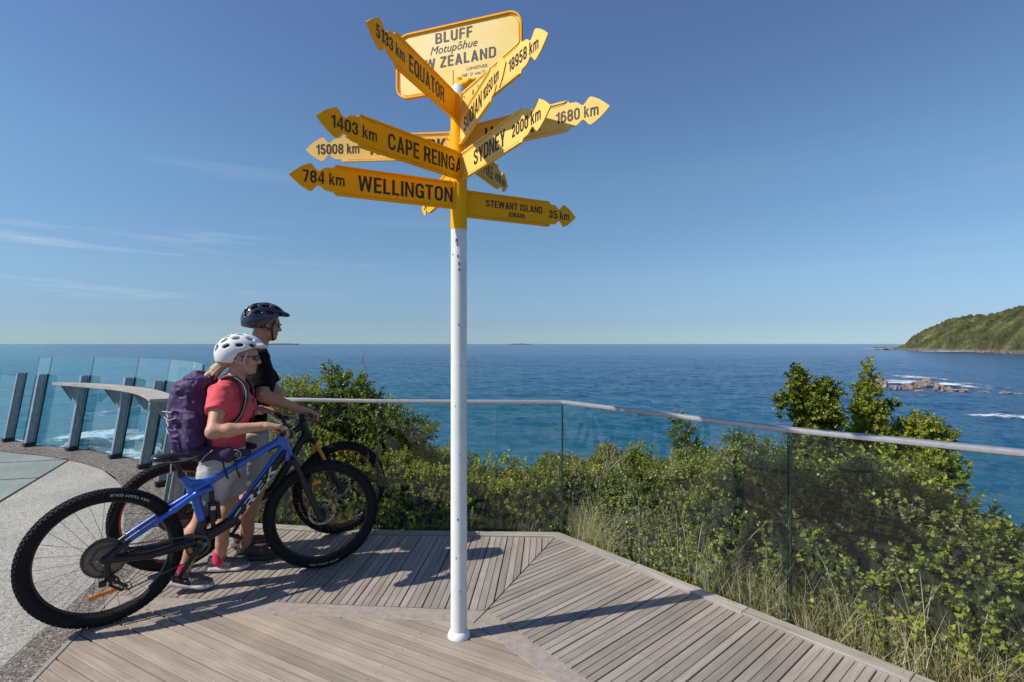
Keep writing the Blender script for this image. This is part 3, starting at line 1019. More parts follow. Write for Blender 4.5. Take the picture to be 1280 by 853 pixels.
def slab_mesh(poly, zt, th, ch=.0018):
    "polygon slab with a small chamfer on the top edge"
    poly = ccw(poly); n = len(poly)
    ins = []
    for i in range(n):
        a, p, b = V((*poly[i - 1], 0)), V((*poly[i], 0)), V((*poly[(i + 1) % n], 0))
        d1 = (p - a).normalized(); d2 = (b - p).normalized()
        n1 = V((-d1.y, d1.x, 0)); n2 = V((-d2.y, d2.x, 0))
        m = (n1 + n2)
        if m.length < 1e-6: m = n1
        m = m / max(m.length_squared / 2, .35)
        ins.append(p + m * ch)
    vs = [(q.x, q.y, zt) for q in ins] + [(q[0], q[1], zt - ch) for q in poly] + [(q[0], q[1], zt - th) for q in poly]
    fs = [tuple(range(n))]
    for i in range(n):
        j = (i + 1) % n
        fs.append((n + i, n + j, j, i)); fs.append((2 * n + i, 2 * n + j, n + j, n + i))
    return mesh(vs, fs)

deck = empty('deck', (0, 0, 0)); tag(deck, kind='structure')
def board_field(polyfn, origin, ang, pitch, k0, k1, mt, smin_, smax_, gapf=1.0):
    c, s_ = math.cos(ang), math.sin(ang)
    for k in range(k0, k1):
        t0 = k * pitch; gap = (.0072 if k % 3 == 0 else .0028) * gapf
        a0, a1 = t0 + gap - .0015, t0 + pitch - .0015
        mid = (origin[0] - s_ * (t0 + pitch / 2), origin[1] + c * (t0 + pitch / 2))
        poly = polyfn(mid)
        if poly is None: continue
        loc = [((p[0] - origin[0]) * c + (p[1] - origin[1]) * s_, -(p[0] - origin[0]) * s_ + (p[1] - origin[1]) * c) for p in poly]
        cl = clip_poly([(smin_, a0), (smax_, a0), (smax_, a1), (smin_, a1)], ccw(loc))
        if len(cl) < 3 or abs(area2(cl)) < 2e-4: continue
        # tidy duplicates
        q = []
        for p in cl:
            if not q or (abs(p[0] - q[-1][0]) + abs(p[1] - q[-1][1])) > 1e-4: q.append(p)
        if len(q) < 3: continue
        mx_ = sum(p[0] for p in q) / len(q); my = sum(p[1] for p in q) / len(q)
        me = slab_mesh([(p[0] - mx_, p[1] - my) for p in q], random.uniform(-.0008, .0008), .032)
        o = link('board', me, mt, deck)
        o.location = (origin[0] + mx_ * c - my * s_, origin[1] + mx_ * s_ + my * c, 0)
        o.rotation_euler = (0, 0, ang)

trimx = lambda y: -2.17 - .3 * (y - 2.336)
SA, SB = (-.146, 2.967), (-.206, 2.838)          # strip elbow, upper and lower
SD = V((.626, -.780, 0))
def kin(x):                                        # inner side of the far kerb
    return float(np.interp(x, [-2.8, -1.1, .36], [4.375, 4.128, 4.080]))
ci = (.335, 4.082)
A1 = [(-1.4, 3.073), (SA[0] - .004, SA[1] + .002), (ci[0] - .003, ci[1]), (-1.4, 4.138)]
A2 = [(trimx(3.15) + .02, 3.150), (-.9, 3.031), (-.9, kin(-1.1) - .029), (trimx(4.36) + .02, 4.358)]
angA = math.atan2(1, .07)
# far boards run away from the viewer
board_field(lambda m: A2 if m[0] < -1.10 else A1, (.335, 3.5), angA, .0453, -2, 68, M_['board'], -2, 2)
# shared split line runs along a board joint: fill the sliver with one wedge board
B = [(SA[0] + .004, SA[1]), (SA[0] + SD.x * 5.2, SA[1] + SD.y * 5.2), (ci[0] + KD.x * 5.4, ci[1] + KD.y * 5.4), (ci[0] + .003, ci[1] - .003)]
angB = math.atan2(.66, .75)
board_field(lambda m: B, (-.146, 2.967), angB, .0453, -122, 34, M_['board'], -3, 9)
C_ = [(trimx(3.0) + .02, 3.004), (trimx(-1.0) + .02, -1.0), (SB[0] + SD.x * 4.92, -1.0), (SB[0] - .003, SB[1] - .004)]
angC = math.atan2(-.54, 1)
board_field(lambda m: C_, (-.28, 2.70), angC, .0515, -62, 10, M_['board_warm'], -6, 6, 1.35)

# near-black sheet under the boards, standing in for the shade in the gaps
MB_ = MB()
MB_.add([(-2.9, -1.2, -.036), (3.6, -1.2, -.036), (3.6, 0, -.036), (.33, 4.10, -.036), (-1.1, 4.15, -.036), (-2.85, 4.4, -.036)], [(0, 1, 2, 3, 4, 5)])
u = MB_.build('deck_underside', M_['near_black'], deck)
# kerb timbers
def kerb_pieces(P, width, n_each):
    for a, b, n in zip(P[:-1], P[1:], n_each):
        a, b = V(a), V(b)
        t = (b - a).normalized(); nrm = V((-t.y, t.x, 0))      # towards the sea
        for k in range(n):
            p = a.lerp(b, k / n) + t * .0015; q = a.lerp(b, (k + 1) / n) - t * .0015
            ang = math.atan2(t.y, t.x)
            L_ = (q - p).length
            me = slab_mesh([(-L_ / 2, -width), (L_ / 2, -width), (L_ / 2, 0), (-L_ / 2, 0)], .012 + random.uniform(-.001, .001), .16, .003)
            o = link('kerb_timber', me, M_['kerb_wood'], deck)
            o.location = ((p + q) / 2); o.rotation_euler = (0, 0, ang)
kerb_pieces([(-2.80, 4.47, 0), (-2.39, 4.41, 0), (-1.1, 4.222, 0), (-.258, 4.19, 0), (.372, 4.168, 0)], .088, [1, 1, 1, 1])
kerb_pieces([tuple(CORNER), tuple(CORNER + KD * 5.4)], .088, [7])
# concrete border between the deck fields
def slab(name, poly, zt, th, mt, parent=None, kind='structure', ch=.002):
    o = link(name, slab_mesh(poly, zt, th, ch), mt, parent)
    if parent is None: o['kind'] = kind
    return o
g = .002
slab('border_strip', [(trimx(3.15) + .02, 3.146), (trimx(3.02) + .02, 3.008), (SB[0] - .004, SB[1] + .001), (SA[0] - .004, SA[1] - .003)], -.001, .04, M_['strip'], deck)
for k in range(3):
    t0, t1 = k * 1.7 + .002, (k + 1) * 1.7 - .002
    slab('border_strip', [(SA[0] + SD.x * t0, SA[1] + SD.y * t0 - .003), (SB[0] + SD.x * t0, SB[1] + SD.y * t0), (SB[0] + SD.x * t1, SB[1] + SD.y * t1), (SA[0] + SD.x * t1, SA[1] + SD.y * t1 - .003)], -.001, .04, M_['strip'], deck)
slab('edge_trim', [(trimx(-1) - .012, -1), (trimx(-1) + .017, -1), (trimx(4.36) + .017, 4.36), (trimx(4.36) - .012, 4.36)], .001, .04, M_['kerb_wood'], deck)

# ------------------------------------------------------------------ paving on the left
paving = empty('paving'); tag(paving, kind='structure')
arcin = offset_poly(ARC, -.34)
outer = offset_poly(ARC, .13)
gl0, gl1 = V((-4.96, 5.04, 0)), V((-6.04, 7.28, 0))
gd = (gl1 - gl0).normalized()
def fan(name, P, z, mt):
    vs = [(p[0], p[1], z) for p in P] + [(p[0], p[1], -.15) for p in P]
    n = len(P)
    fs = [tuple(range(n))] + [(i, (i + 1) % n, n + (i + 1) % n, n + i) for i in range(n)]
    me = mesh(vs, fs); fixn(me)
    return link(name, me, mt, paving)
light = [(p.x, p.y) for p in ARC[16:]] + [(trimx(4.36) - .012, 4.36), (trimx(-1.2) - .012, -1.2), (-1.9 + .0, -1.2)]
q0 = gl0 - gd * 7.0
light = [(gl1 + gd * .55)[:2]] + [(p.x, p.y) for p in ARC if p.x > -6.2] + [(trimx(4.36) - .012, 4.36), (trimx(-1.2) - .012, -1.2), (q0.x, q0.y)]
light = [tuple(p) for p in light]
fan('light_slab', light, -.012, M_['agg_light'])
green = [(q0.x - .012, q0.y), (-12, q0.y), (-12, 7.4)] + [(p.x, p.y) for p in ARC if p.x < -6.35] + [((gl1 + gd * .3)[0] - .012, (gl1 + gd * .3)[1])]
fan('green_slab', green, -.011, M_['agg_green'])
fan('joint', [(q0.x - .03, q0.y), (q0.x + .012, q0.y), ((gl1 + gd * .4).x + .006, (gl1 + gd * .4).y), ((gl1 + gd * .4).x - .014, (gl1 + gd * .4).y)], -.007, M_['near_black'])
# curved pebble band under the windscreen
for i_, (x_, y_) in enumerate(((-7.15, 6.51), (-6.72, 5.55))):
    mb = MB(); mb.tube([(0, 0, -.01), (0, 0, 1.28), (0, 0, 1.30)], [.018, .018, .010], 16); mb.ring((0, 0, 0), (0, 0, 1), [(.018, .0), (.05, .0), (.05, .008), (.018, .010)], 24)
    o = mb.build('steel_post', M_['steel_post'], auto=40); o.location = (x_, y_, -.011)
    tag(o, ['slim steel post on the green paving, farther of the two left of the picture', 'slim steel post on the green paving, nearer of the two left of the picture'][i_], 'post', 'slim posts on the paving')
MB_ = MB()
n = len(ARC)
vs = []
for a, b in zip(arcin, outer): vs += [(a.x, a.y, -.003), (b.x, b.y, -.003), (b.x, b.y, -.6)]
fs = []
for i in range(n - 1):
    fs += [(3 * i, 3 * i + 3, 3 * i + 4, 3 * i + 1), (3 * i + 1, 3 * i + 4, 3 * i + 5, 3 * i + 2)]
me = mesh(vs, fs); fixn(me); link('pebble_band', me, M_['agg_dark'], paving)
dk = lambda y: trimx(y) - .012
# straight pebble band beside the deck
me = slab_mesh([(dk(-1.2) - .195, -1.2), (dk(-1.2), -1.2), (dk(4.34), 4.34), (dk(4.1) - .195, 4.1)], -.0055, .1); link('pebble_band', me, M_['agg_dark'], paving)
# pale sloping band seen through the bike wheel
me = slab_mesh([(-3.05, 3.55), (-2.99, 3.50), (-2.62, 4.08), (-2.68, 4.13)], -.001, .05)
# real pebbles standing proud in the bands, nearest the viewer
pv = []; pf = []
rr = np.random.default_rng(5)
base = np.array([[1, 0, 0], [.3, .95, 0], [-.8, .6, 0], [-.8, -.6, 0], [.3, -.95, 0], [0, 0, .62]])
NP = 5200
ys = rr.uniform(2.2, 4.3, NP); xs = np.array([dk(y_) for y_ in ys]) - rr.uniform(.006, .19, NP)
V_ = np.zeros((NP, 6, 3)); rad = rr.uniform(.0035, .0085, NP); an = rr.uniform(0, 6.28, NP)
ca, sa = np.cos(an), np.sin(an); sxr = rr.uniform(.6, 1.0, NP)
for i in range(6):
    bx_, by_, bz_ = base[i]; bx2 = bx_; by2 = by_ * sxr
    V_[:, i, 0] = xs + rad * (bx2 * ca - by2 * sa); V_[:, i, 1] = ys + rad * (bx2 * sa + by2 * ca); V_[:, i, 2] = -.0065 + rad * bz_
T_ = np.array([[0, 1, 5], [1, 2, 5], [2, 3, 5], [3, 4, 5], [4, 0, 5]])
F_ = (T_[None] + 6 * np.arange(NP)[:, None, None]).reshape(-1, 3)
pm, pnt, pb = new_mat('pebbles')
gg = nn(pnt, 'NewGeometry'); rr_ = ramp(pnt, [(0, (.05, .042, .035)), (.4, (.13, .11, .09)), (.75, (.24, .21, .175)), (1, (.42, .38, .34))])
pnt.links.new(gg.outputs['Random Per Island'], rr_.inputs['Fac']); pnt.links.new(rr_.outputs['Color'], pb.inputs['Base Color']); pb.inputs['Roughness'].default_value = .7
link('pebbles', npmesh(V_.reshape(-1, 3), F_, True), pm, None, 'stuff')

# ------------------------------------------------------------------ glass balustrade along the deck
RAILZ = 1.05
bal = empty('glass_balustrade', (.375, 4.168, 0))
tag(bal, 'glass balustrade with flat steel top rail along the deck edge', 'balustrade')
L0 = bal.location
kink = V((1.50, 2.835, 0))
KD2 = V((.675, -.60, 0)).normalized()
pathB = [V((-2.72, 4.52, 0)), V((-1.1, 4.262, 0)), V((.405, 4.20, 0)), kink + KN * .02, kink + KN * .02 + KD2 * 3.6]
def wallpane(a, b, z0, z1, th):
    mb = MB(); t = (b - a).normalized(); nrm = V((-t.y, t.x, 0)) * th / 2
    p = [a - nrm, b - nrm, b + nrm, a + nrm]
    mb.prism([(q.x - L0.x, q.y - L0.y, z0) for q in p], (0, 0, z1 - z0))
    return mb
def pane_run(a, b, fr, z0=-.05, z1=RAILZ - .012):
    for f0, f1 in zip(fr[:-1], fr[1:]):
        t = (b - a).normalized()
        p = a.lerp(b, f0) + t * .006; q = a.lerp(b, f1) - t * .006
        g_ = wallpane(p, q, z0, z1, .012).build('glass_pane', M_['glass'], bal)
        for e0 in (p - t * .0005, q + t * .0005):
            mb = wallpane(e0 - t * .0004, e0 + t * .0004, z0, z1 - .002, .0125)
            mb.build('glass_edge', M_['glass_edge'], g_)
pane_run(pathB[0], pathB[1], [0, .5, 1])
d12 = (pathB[2] - pathB[1])
pane_run(pathB[1], pathB[2], [0, (-.13 - pathB[1].x) / d12.x, 1])
pane_run(pathB[2], pathB[3], [0, 1])
pane_run(pathB[3], pathB[4], [0, .48, 1], -.25)
# top rail: rounded flat bar in lengths
def rail(P, w=.050, h=.032):
    P = [V(p) for p in P]
    for i in range(len(P) - 1):
        a, b = P[i], P[i + 1]
        ta = (b - a).normalized()
        def mitre(j):
            if j == 0 or j == len(P) - 1:
                nrm = V((-ta.y, ta.x, 0)); return nrm
            t0 = (P[j] - P[j - 1]).normalized(); t1 = (P[j + 1] - P[j]).normalized()
            m = V((-(t0.y + t1.y), t0.x + t1.x, 0)).normalized()
            c = m.dot(V((-ta.y, ta.x, 0)))
            return m / c
        ma, mb2 = mitre(i), mitre(i + 1)
        prof = []
        for k in range(12):
            an_ = 2 * math.pi * k / 12
            cx, cz = math.cos(an_), math.sin(an_)
            sx_ = math.copysign(abs(cx) ** .45, cx) * w / 2; sz_ = math.copysign(abs(cz) ** .6, cz) * h / 2
            prof.append((sx_, sz_))
        eps = ta * .0006
        A_ = [a + eps + ma * x + V((0, 0, RAILZ + z)) - L0 for x, z in prof]
        B_ = [b - eps + mb2 * x + V((0, 0, RAILZ + z)) - L0 for x, z in prof]
        mb = MB(); mb.add(A_ + B_, [tuple(range(12)), tuple(range(12, 24))] + [(k, (k + 1) % 12, 12 + (k + 1) % 12, 12 + k) for k in range(12)])
        mb.build('top_rail', M_['steel'], bal, auto=40)
rail([pathB[0], pathB[1], pathB[2], pathB[2].lerp(pathB[3], .80), pathB[3], pathB[4]])
# slim upright behind the seam of the two right-hand panes
mb = MB(); c = kink + KN * .045 - L0
mb.box((c.x, c.y, .36), (.011, .022, 1.22), Matrix.Rotation(math.atan2(KD.y, KD.x), 3, 'Z'), .002)
mb.build('post', M_['dark_gasket'], bal)
# corner gaskets
mb = MB(); c = pathB[2] - L0
mb.box((c.x, c.y, .49), (.008, .008, 1.04)); mb.build('gasket', M_['dark_gasket'], bal)

# ------------------------------------------------------------------ leaning windscreen on the curved kerb
ws = empty('windscreen', (-5.3, 6.93, 0))
tag(ws, 'curved glass windscreen leaning outwards on steel posts above the surf', 'windscreen')
W0 = ws.location
posts = [V((-8.75, 8.44, 0)), V((-7.85, 8.10, 0)), V((-7.17, 7.72, 0)), V((-6.28, 7.42, 0)), V((-5.28, 6.92, 0)), V((-4.50, 6.36, 0)), V((-3.74, 5.57, 0)), V((-3.17, 4.80, 0)), V((-2.93, 4.48, 0))]
def arc_out(p):
    i = min(range(len(ARC)), key=lambda j: (ARC[j] - p).length)
    t = (ARC[min(i + 1, len(ARC) - 1)] - ARC[max(i - 1, 0)]).normalized()
    return V((-t.y, t.x, 0)), t
LEAN = .165
for k, p in enumerate(posts):
    o_, t_ = arc_out(p)
    top = 1.06
    mb = MB()
    a = p - W0; bvec = o_ * LEAN + V((0, 0, top))
    # flat inner flange + web
    def bar(off, w, d, z0=.0, z1=1.0, dz=0):
        c0 = a + off + o_ * LEAN * z0 / 1.06 + V((0, 0, z0 * top)); c1 = a + off + bvec * z1 + V((0, 0, dz))
        q = [c0 - t_ * w / 2 - o_ * d / 2, c0 + t_ * w / 2 - o_ * d / 2, c0 + t_ * w / 2 + o_ * d / 2, c0 - t_ * w / 2 + o_ * d / 2]
        return q, c1 - c0
    q, d = bar(-o_ * .050, .046, .010); mb.prism(q, d)
    q, d = bar(-o_ * .004, .010, .082); mb.prism(q, d)
    q, d = bar(o_ * .042, .050, .010); mb.prism(q, d)
    pst = mb.build('post', M_['steel_post'], ws)
    mb = MB(); q, d = bar(o_ * .062, .014, .018); mb.prism(q, d); mb.build('gasket', M_['dark_gasket'], pst)
    mb = MB(); mb.box(a + V((0, 0, .03)), (.08, .14, .05), Matrix.Rotation(math.atan2(t_.y, t_.x), 3, 'Z'), .004); mb.build('foot_plate', M_['matte_black'], pst)
for k in range(len(posts) - 1):
    p, q = posts[k], posts[k + 1]
    op, _ = arc_out(p); oq, _ = arc_out(q)
    t = (q - p).normalized()
    H = 1.32 if k >= 2 else (1.30 if k == 1 else 1.05)
    if k == 0: H = 1.0
    lean = LEAN * H / 1.06
    a0 = p + t * .008 + op * .072; b0 = q - t * .008 + oq * .072
    a1 = a0 + op * lean + V((0, 0, H)); b1 = b0 + oq * lean + V((0, 0, H))
    if k == 1: a0 = a0.lerp(b0, .42); a1 = a1.lerp(b1, .42)
    poly = [a0 + V((0, 0, .03)), b0 + V((0, 0, .03))]
    if k == 6:      # last tall pane has a rounded upper corner
        cc = []
        for j in range(7):
            an_ = math.pi / 2 * j / 6
            f = 1 - .16 * (1 - math.sin(an_)); 
            h_ = H - .13 * (1 - math.cos(an_)) 
            cc.append((1 - .16 * (1 - math.cos(math.pi / 2 - an_)), h_))
        cc = [(1.0, H - .16), (.985, H - .09), (.94, H - .035), (.86, H - .004), (.80, H)]
        for f, h_ in cc: poly.append(a0.lerp(b0, f) + op.lerp(oq, f) * (LEAN * h_ / 1.06) + V((0, 0, h_)))
        poly.append(a1)
    elif k == 7:
        poly += [b0 + oq * LEAN + V((0, 0, 1.06)), a0 + op * LEAN + V((0, 0, 1.06))]
    else:
        poly += [b1, a1]
    mb = MB(); th = (op + oq).normalized() * .012
    mb.prism([x - W0 for x in poly], th)
    pane = mb.build('glass_pane', M_['glass_teal'], ws)
    mb = MB()
    mb.prism([a0 - W0 + V((0, 0, .03)) - t * .003, a0 - W0 + V((0, 0, .03)) - t * .0008, a1 - W0 - t * .0008, a1 - W0 - t * .003], th * .9)
    mb.build('glass_edge', M_['glass_edge'], pane)
# lean-on bar
ARC_L = [p for p in ARC]
ss = [0]
for i in range(1, len(ARC)): ss.append(ss[-1] + (ARC[i] - ARC[i - 1]).length)
def arc_at(s_):
    i = max(0, min(len(ARC) - 2, int(np.searchsorted(ss, s_) - 1)))
    f = (s_ - ss[i]) / (ss[i + 1] - ss[i])
    return ARC[i].lerp(ARC[i + 1], f)
def s_of(x): 
    return float(np.interp(x, [p.x for p in ARC], ss))
sA, sB = s_of(-6.62), s_of(-3.52)
ledge = empty('leaning_ledge', (-5.0, 6.75, .93))
tag(ledge, 'curved weathered timber ledge on steel brackets fixed along the windscreen posts', 'ledge')
vs = []; NL = 40
for i in range(NL + 1):
    s_ = sA + (sB - sA) * i / NL
    p = arc_at(s_); o_, t_ = arc_out(p)
    w = .105 * min(1, (i / NL * 4.5 + .02)) ** .8 + .015
    f_in, f_out = -w - .02, min(w, .085) - .0
    for (d, z) in ((f_in, .93), (f_out, .93), (f_out, .963), (f_in, .963)):
        vs.append(p + o_ * d + V((0, 0, z)) - ledge.location)
fs = [(0, 1, 2, 3), tuple(4 * NL + j for j in (3, 2, 1, 0))]
for i in range(NL):
    for j in range(4): fs.append((4 * i + j, 4 * i + (j + 1) % 4, 4 * i + 4 + (j + 1) % 4, 4 * i + 4 + j))
me = mesh(vs, fs); fixn(me); link('ledge_top', me, M_['kerb_wood'], ledge)
for k in (3, 4, 5, 6):
    p = posts[k]; o_, t_ = arc_out(p)
    if k == 6: p = p - t_ * .12
    mb = MB(); b_ = p - ledge.location
    base = [b_ - o_ * .115 + V((0, 0, .928)), b_ + o_ * .055 + V((0, 0, .928)), b_ + o_ * .02 + V((0, 0, .70))]
    mb.prism([x - t_ * .05 for x in base], t_ * .006)
    mb.prism([x + t_ * .044 for x in base], t_ * .006)
    mb.build('bracket', M_['steel_post'], ledge)

# ------------------------------------------------------------------ far shore
def headland():
    px = np.concatenate([np.linspace(1092, 1300, 260), np.linspace(1302, 1900, 60)])
    b = (px - 640) / FPX
    Ys = np.interp(px, [1092, 1110, 1135, 1200, 1280, 1450, 1900], [1290, 1210, 1100, 880, 700, 560, 430])
    T = np.concatenate([np.linspace(0, .08, 14), np.linspace(.09, 1, 80), np.linspace(1.05, 2.2, 14)])
    ytop = np.interp(px, [1092, 1120, 1131, 1140, 1160, 1185, 1205, 1222, 1230, 1240, 1280, 1400, 1900], [437.2, 435.2, 433, 425, 415.5, 406, 401.5, 398, 399.5, 397, 386.5, 372, 350])
    YR = Ys * 1.30
    zr = (430 - ytop) * YR / FPX + EYE
    Bm, Tm = np.meshgrid(np.arange(len(px)), T, indexing='ij')
    Y = Ys[Bm] * (1 + .30 * Tm); X = b[Bm] * Y
    Hh = np.maximum(zr[Bm] - SEA, .5)
    shape = np.where(Tm < 1, np.sin(np.clip(Tm, 0, 1) * math.pi / 2) ** .8, np.cos(np.clip((Tm - 1) / 1.2, 0, 1) * math.pi / 2))
    rk = 5.0 * sstep(0, .03, Tm) * np.minimum(1, Hh / 8)
    Z = SEA - .5 + np.maximum(Hh * shape, 0) * sstep(.02, .10, Tm) + rk
    veg = sstep(.05, .12, Tm) * np.minimum(1, Hh / 20)
    bump = 6.5 * (1 - np.abs(vnoise(X / 13, Y / 13)) * 2) * .6 + 4.2 * vnoise(X / 6, Y / 6, 3) + 6 * vnoise(X / 60, Y / 60, 9)
    gully = 5.5 * vnoise(X / 42 + Z / 60, Y / 90, 5)
    Z = Z + veg * (bump + gully * sstep(.1, .4, Tm) * (1 - sstep(.7, 1, Tm))) + (1 - veg) * 1.6 * vnoise(X / 5, Y / 5, 4)
    v = np.stack([X, Y, Z], -1).reshape(-1, 3)
    nx, ny = Bm.shape
    i = np.arange(nx - 1)[:, None] * ny + np.arange(ny - 1)[None, :]
    f = np.stack([i, i + ny, i + ny + 1, i + 1], -1).reshape(-1, 4)
    m, nt, bs = new_mat('headland')
    t = nn(nt, 'TexCoord'); sp = nn(nt, 'SeparateXYZ'); nt.links.new(t.outputs['Object'], sp.inputs[0])
    n1 = nn(nt, 'TexNoise', Scale=.022, Detail=6.0, Roughness=.6); nt.links.new(t.outputs['Object'], n1.inputs['Vector'])
    n2 = nn(nt, 'TexNoise', Scale=.16, Detail=6.0, Roughness=.7); nt.links.new(t.outputs['Object'], n2.inputs['Vector'])
    vg = ramp(nt, [(.36, (.030, .030, .018)), (.45, (.06, .062, .028)), (.53, (.095, .105, .042)), (.62, (.19, .195, .07))])
    mixn = nn(nt, 'Math', operation='MULTIPLY_ADD'); mixn.inputs[1].default_value = .6
    ad = nn(nt, 'Math', operation='MULTIPLY'); ad.inputs[1].default_value = .4
    nt.links.new(n2.outputs['Fac'], ad.inputs[0]); nt.links.new(n1.outputs['Fac'], mixn.inputs[0]); nt.links.new(ad.outputs[0], mixn.inputs[2])
    nt.links.new(mixn.outputs[0], vg.inputs['Fac'])
    rc = ramp(nt, [(.35, (.06, .05, .045)), (.6, (.25, .21, .175))]); nt.links.new(n2.outputs['Fac'], rc.inputs['Fac'])
    zz = nn(nt, 'Math', operation='MULTIPLY_ADD'); zz.inputs[1].default_value = 7.0
    nt.links.new(n2.outputs['Fac'], zz.inputs[0]); nt.links.new(sp.outputs['Z'], zz.inputs[2])
    mr = nn(nt, 'MapRange'); mr.inputs['From Min'].default_value = SEA + 6.3; mr.inputs['From Max'].default_value = SEA + 9.3
    nt.links.new(zz.outputs[0], mr.inputs['Value'])
    mx_ = nn(nt, 'MixRGB'); nt.links.new(mr.outputs[0], mx_.inputs['Fac']); nt.links.new(rc.outputs['Color'], mx_.inputs['Color1']); nt.links.new(vg.outputs['Color'], mx_.inputs['Color2'])
    nt.links.new(mx_.outputs['Color'], bs.inputs['Base Color']); bs.inputs['Roughness'].default_value = .9
    bs.inputs['Specular IOR Level'].default_value = .1
    bp = nn(nt, 'Bump', Strength=1.0, Distance=5.0); nt.links.new(n2.outputs['Fac'], bp.inputs['Height']); nt.links.new(bp.outputs['Normal'], bs.inputs['Normal'])
    link('headland', npmesh(v, f, True), m, kind='structure')
headland()

def foam_mat(name, thr, sc, soft=.08):
    m, nt, b = new_mat(name)
    b.inputs['Base Color'].default_value = (.80, .84, .85, 1); b.inputs['Roughness'].default_value = .9
    t = nn(nt, 'TexCoord')
    mpn = nn(nt, 'Mapping'); mpn.inputs['Scale'].default_value = (sc, sc * 1.3, sc)
    nt.links.new(t.outputs['Object'], mpn.inputs['Vector'])
    n1 = nn(nt, 'TexNoise', Scale=1.0, Detail=8.0, Roughness=.68, Distortion=.8); nt.links.new(mpn.outputs[0], n1.inputs['Vector'])
    sp = nn(nt, 'SeparateXYZ'); nt.links.new(t.outputs['Generated'], sp.inputs[0])
    ed = None
    for i in (0, 1):
        a = nn(nt, 'Math', operation='SUBTRACT'); a.inputs[1].default_value = .5; nt.links.new(sp.outputs[i], a.inputs[0])
        q = nn(nt, 'Math', operation='MULTIPLY'); nt.links.new(a.outputs[0], q.inputs[0]); nt.links.new(a.outputs[0], q.inputs[1])
        if ed is None: ed = q
        else:
            s2 = nn(nt, 'Math', operation='ADD'); nt.links.new(ed.outputs[0], s2.inputs[0]); nt.links.new(q.outputs[0], s2.inputs[1]); ed = s2
    fm = nn(nt, 'Math', operation='MULTIPLY_ADD'); fm.inputs[1].default_value = -1.3
    nt.links.new(ed.outputs[0], fm.inputs[0]); nt.links.new(n1.outputs['Fac'], fm.inputs[2])
    mr = nn(nt, 'MapRange'); mr.inputs['From Min'].default_value = thr - soft; mr.inputs['From Max'].default_value = thr + soft
    nt.links.new(fm.outputs[0], mr.inputs['Value']); nt.links.new(mr.outputs[0], b.inputs['Alpha'])
    bp = nn(nt, 'Bump', Strength=.8, Distance=.4); nt.links.new(n1.outputs['Fac'], bp.inputs['Height']); nt.links.new(bp.outputs['Normal'], b.inputs['Normal'])
    return m
def foam(px0, py0, px1, py1, thr, sc, bulge=.3, nseg=24, hgt=None):
    "wave foam lying on the sea between two sight rows, gently humped"
    ya = (EYE - SEA) * FPX / (py1 - 430); yb = (EYE - SEA) * FPX / (py0 - 430)
    xa = (px0 - 640) / FPX * (ya + yb) / 2; xb = (px1 - 640) / FPX * (ya + yb) / 2
    def f(X, Y):
        u_ = (X - xa) / (xb - xa); w_ = (Y - ya) / (yb - ya)
        return SEA + .42 + bulge * np.sin(np.pi * np.clip(u_, 0, 1)) * np.sin(np.pi * np.clip(w_, 0, 1)) * (1 + .5 * vnoise(X / 3, Y / 2))
    v, fq = grid(xa, xb, ya, yb, 60, 30, f)
    c = v.mean(0); v = v - c
    o = link('surf_foam', npmesh(v, fq, True), foam_mat('foam', thr, sc), None, 'stuff')
    o.location = c
foam(35, 540, 215, 572, .44, .28, .9)
foam(70, 549, 300, 620, .50, .35, .5)
foam(-60, 548, 60, 585, .52, .3, .4)
foam(205, 478, 290, 560, .52, .3, .4)
foam(1085, 474, 1235, 492, .47, .12, .3)
foam(1120, 470, 1180, 480, .49, .16, .5)
foam(1190, 518, 1330, 530, .50, .22, .2)
foam(1090, 435.9, 1180, 437.8, .40, .03, 1.0)
foam(1140, 438.5, 1300, 442.6, .47, .03, .6)

def rock_mesh(rx, ry, rz, seed, nu=40, nv=20, amp=.35):
    u_ = np.linspace(0, 2 * math.pi, nu, endpoint=False); w_ = np.linspace(0, math.pi * .56, nv)
    U, Wv = np.meshgrid(u_, w_, indexing='ij')
    x = np.sin(Wv) * np.cos(U); y = np.sin(Wv) * np.sin(U); z = np.cos(Wv)
    d = 1 + amp * fbm(x * 2 + seed, y * 2, z * 2 + seed, 4) * 1.6
    d = d + .1 * np.round(vnoise(x * 4 + seed, y * 4, z * 4) * 2)
    v = np.stack([x * d * rx, y * d * ry, z * d * rz], -1).reshape(-1, 3)
    i = np.arange(nu)[:, None] * nv; j = np.arange(nv - 1)[None, :]
    i2 = ((np.arange(nu) + 1) % nu)[:, None] * nv
    f = np.stack([i + j, i2 + j, i2 + j + 1, i + j + 1], -1).reshape(-1, 4)
    return npmesh(v, f[:, ::-1], True)
rocks = [   # px, waterline py, width m, depth m, height m, label
    (1104, 484.5, 4.2, 3.5, 3.3, 'dark humped sea rock at the left end of the reef'),
    (1123, 487.5, 3.0, 3.0, 1.2, 'small brown rock in the white water beside the dark hump'),
    (1143, 487.0, 5.5, 4.0, 1.9, 'low brown reef rock left of the middle of the reef'),
    (1161, 483.8, 7.0, 4.5, 2.2, 'broad tan reef rock washed by foam behind the others'),
    (1176, 488.8, 2.4, 2.2, 1.9, 'small dark rounded rock at the front of the reef'),
    (1152, 490.6, 4.0, 2.2, .75, 'flat tan shelf rock at the near edge of the reef'),
    (1192, 489.3, 4.4, 3.0, 1.05, 'low reddish rock right of the small dark round one'),
    (1208, 489.4, 3.2, 2.4, .75, 'flat reef rock ending the main reef on the right'),
    (1233, 491.0, 4.4, 1.8, .55, 'thin awash rock in the gap of the reef line'),
    (1262, 493.0, 4.0, 2.5, .75, 'low brown rock near the right edge of the picture'),
    (1281, 493.5, 3.0, 2.0, .55, 'awash rock cut by the right edge of the picture'),
]
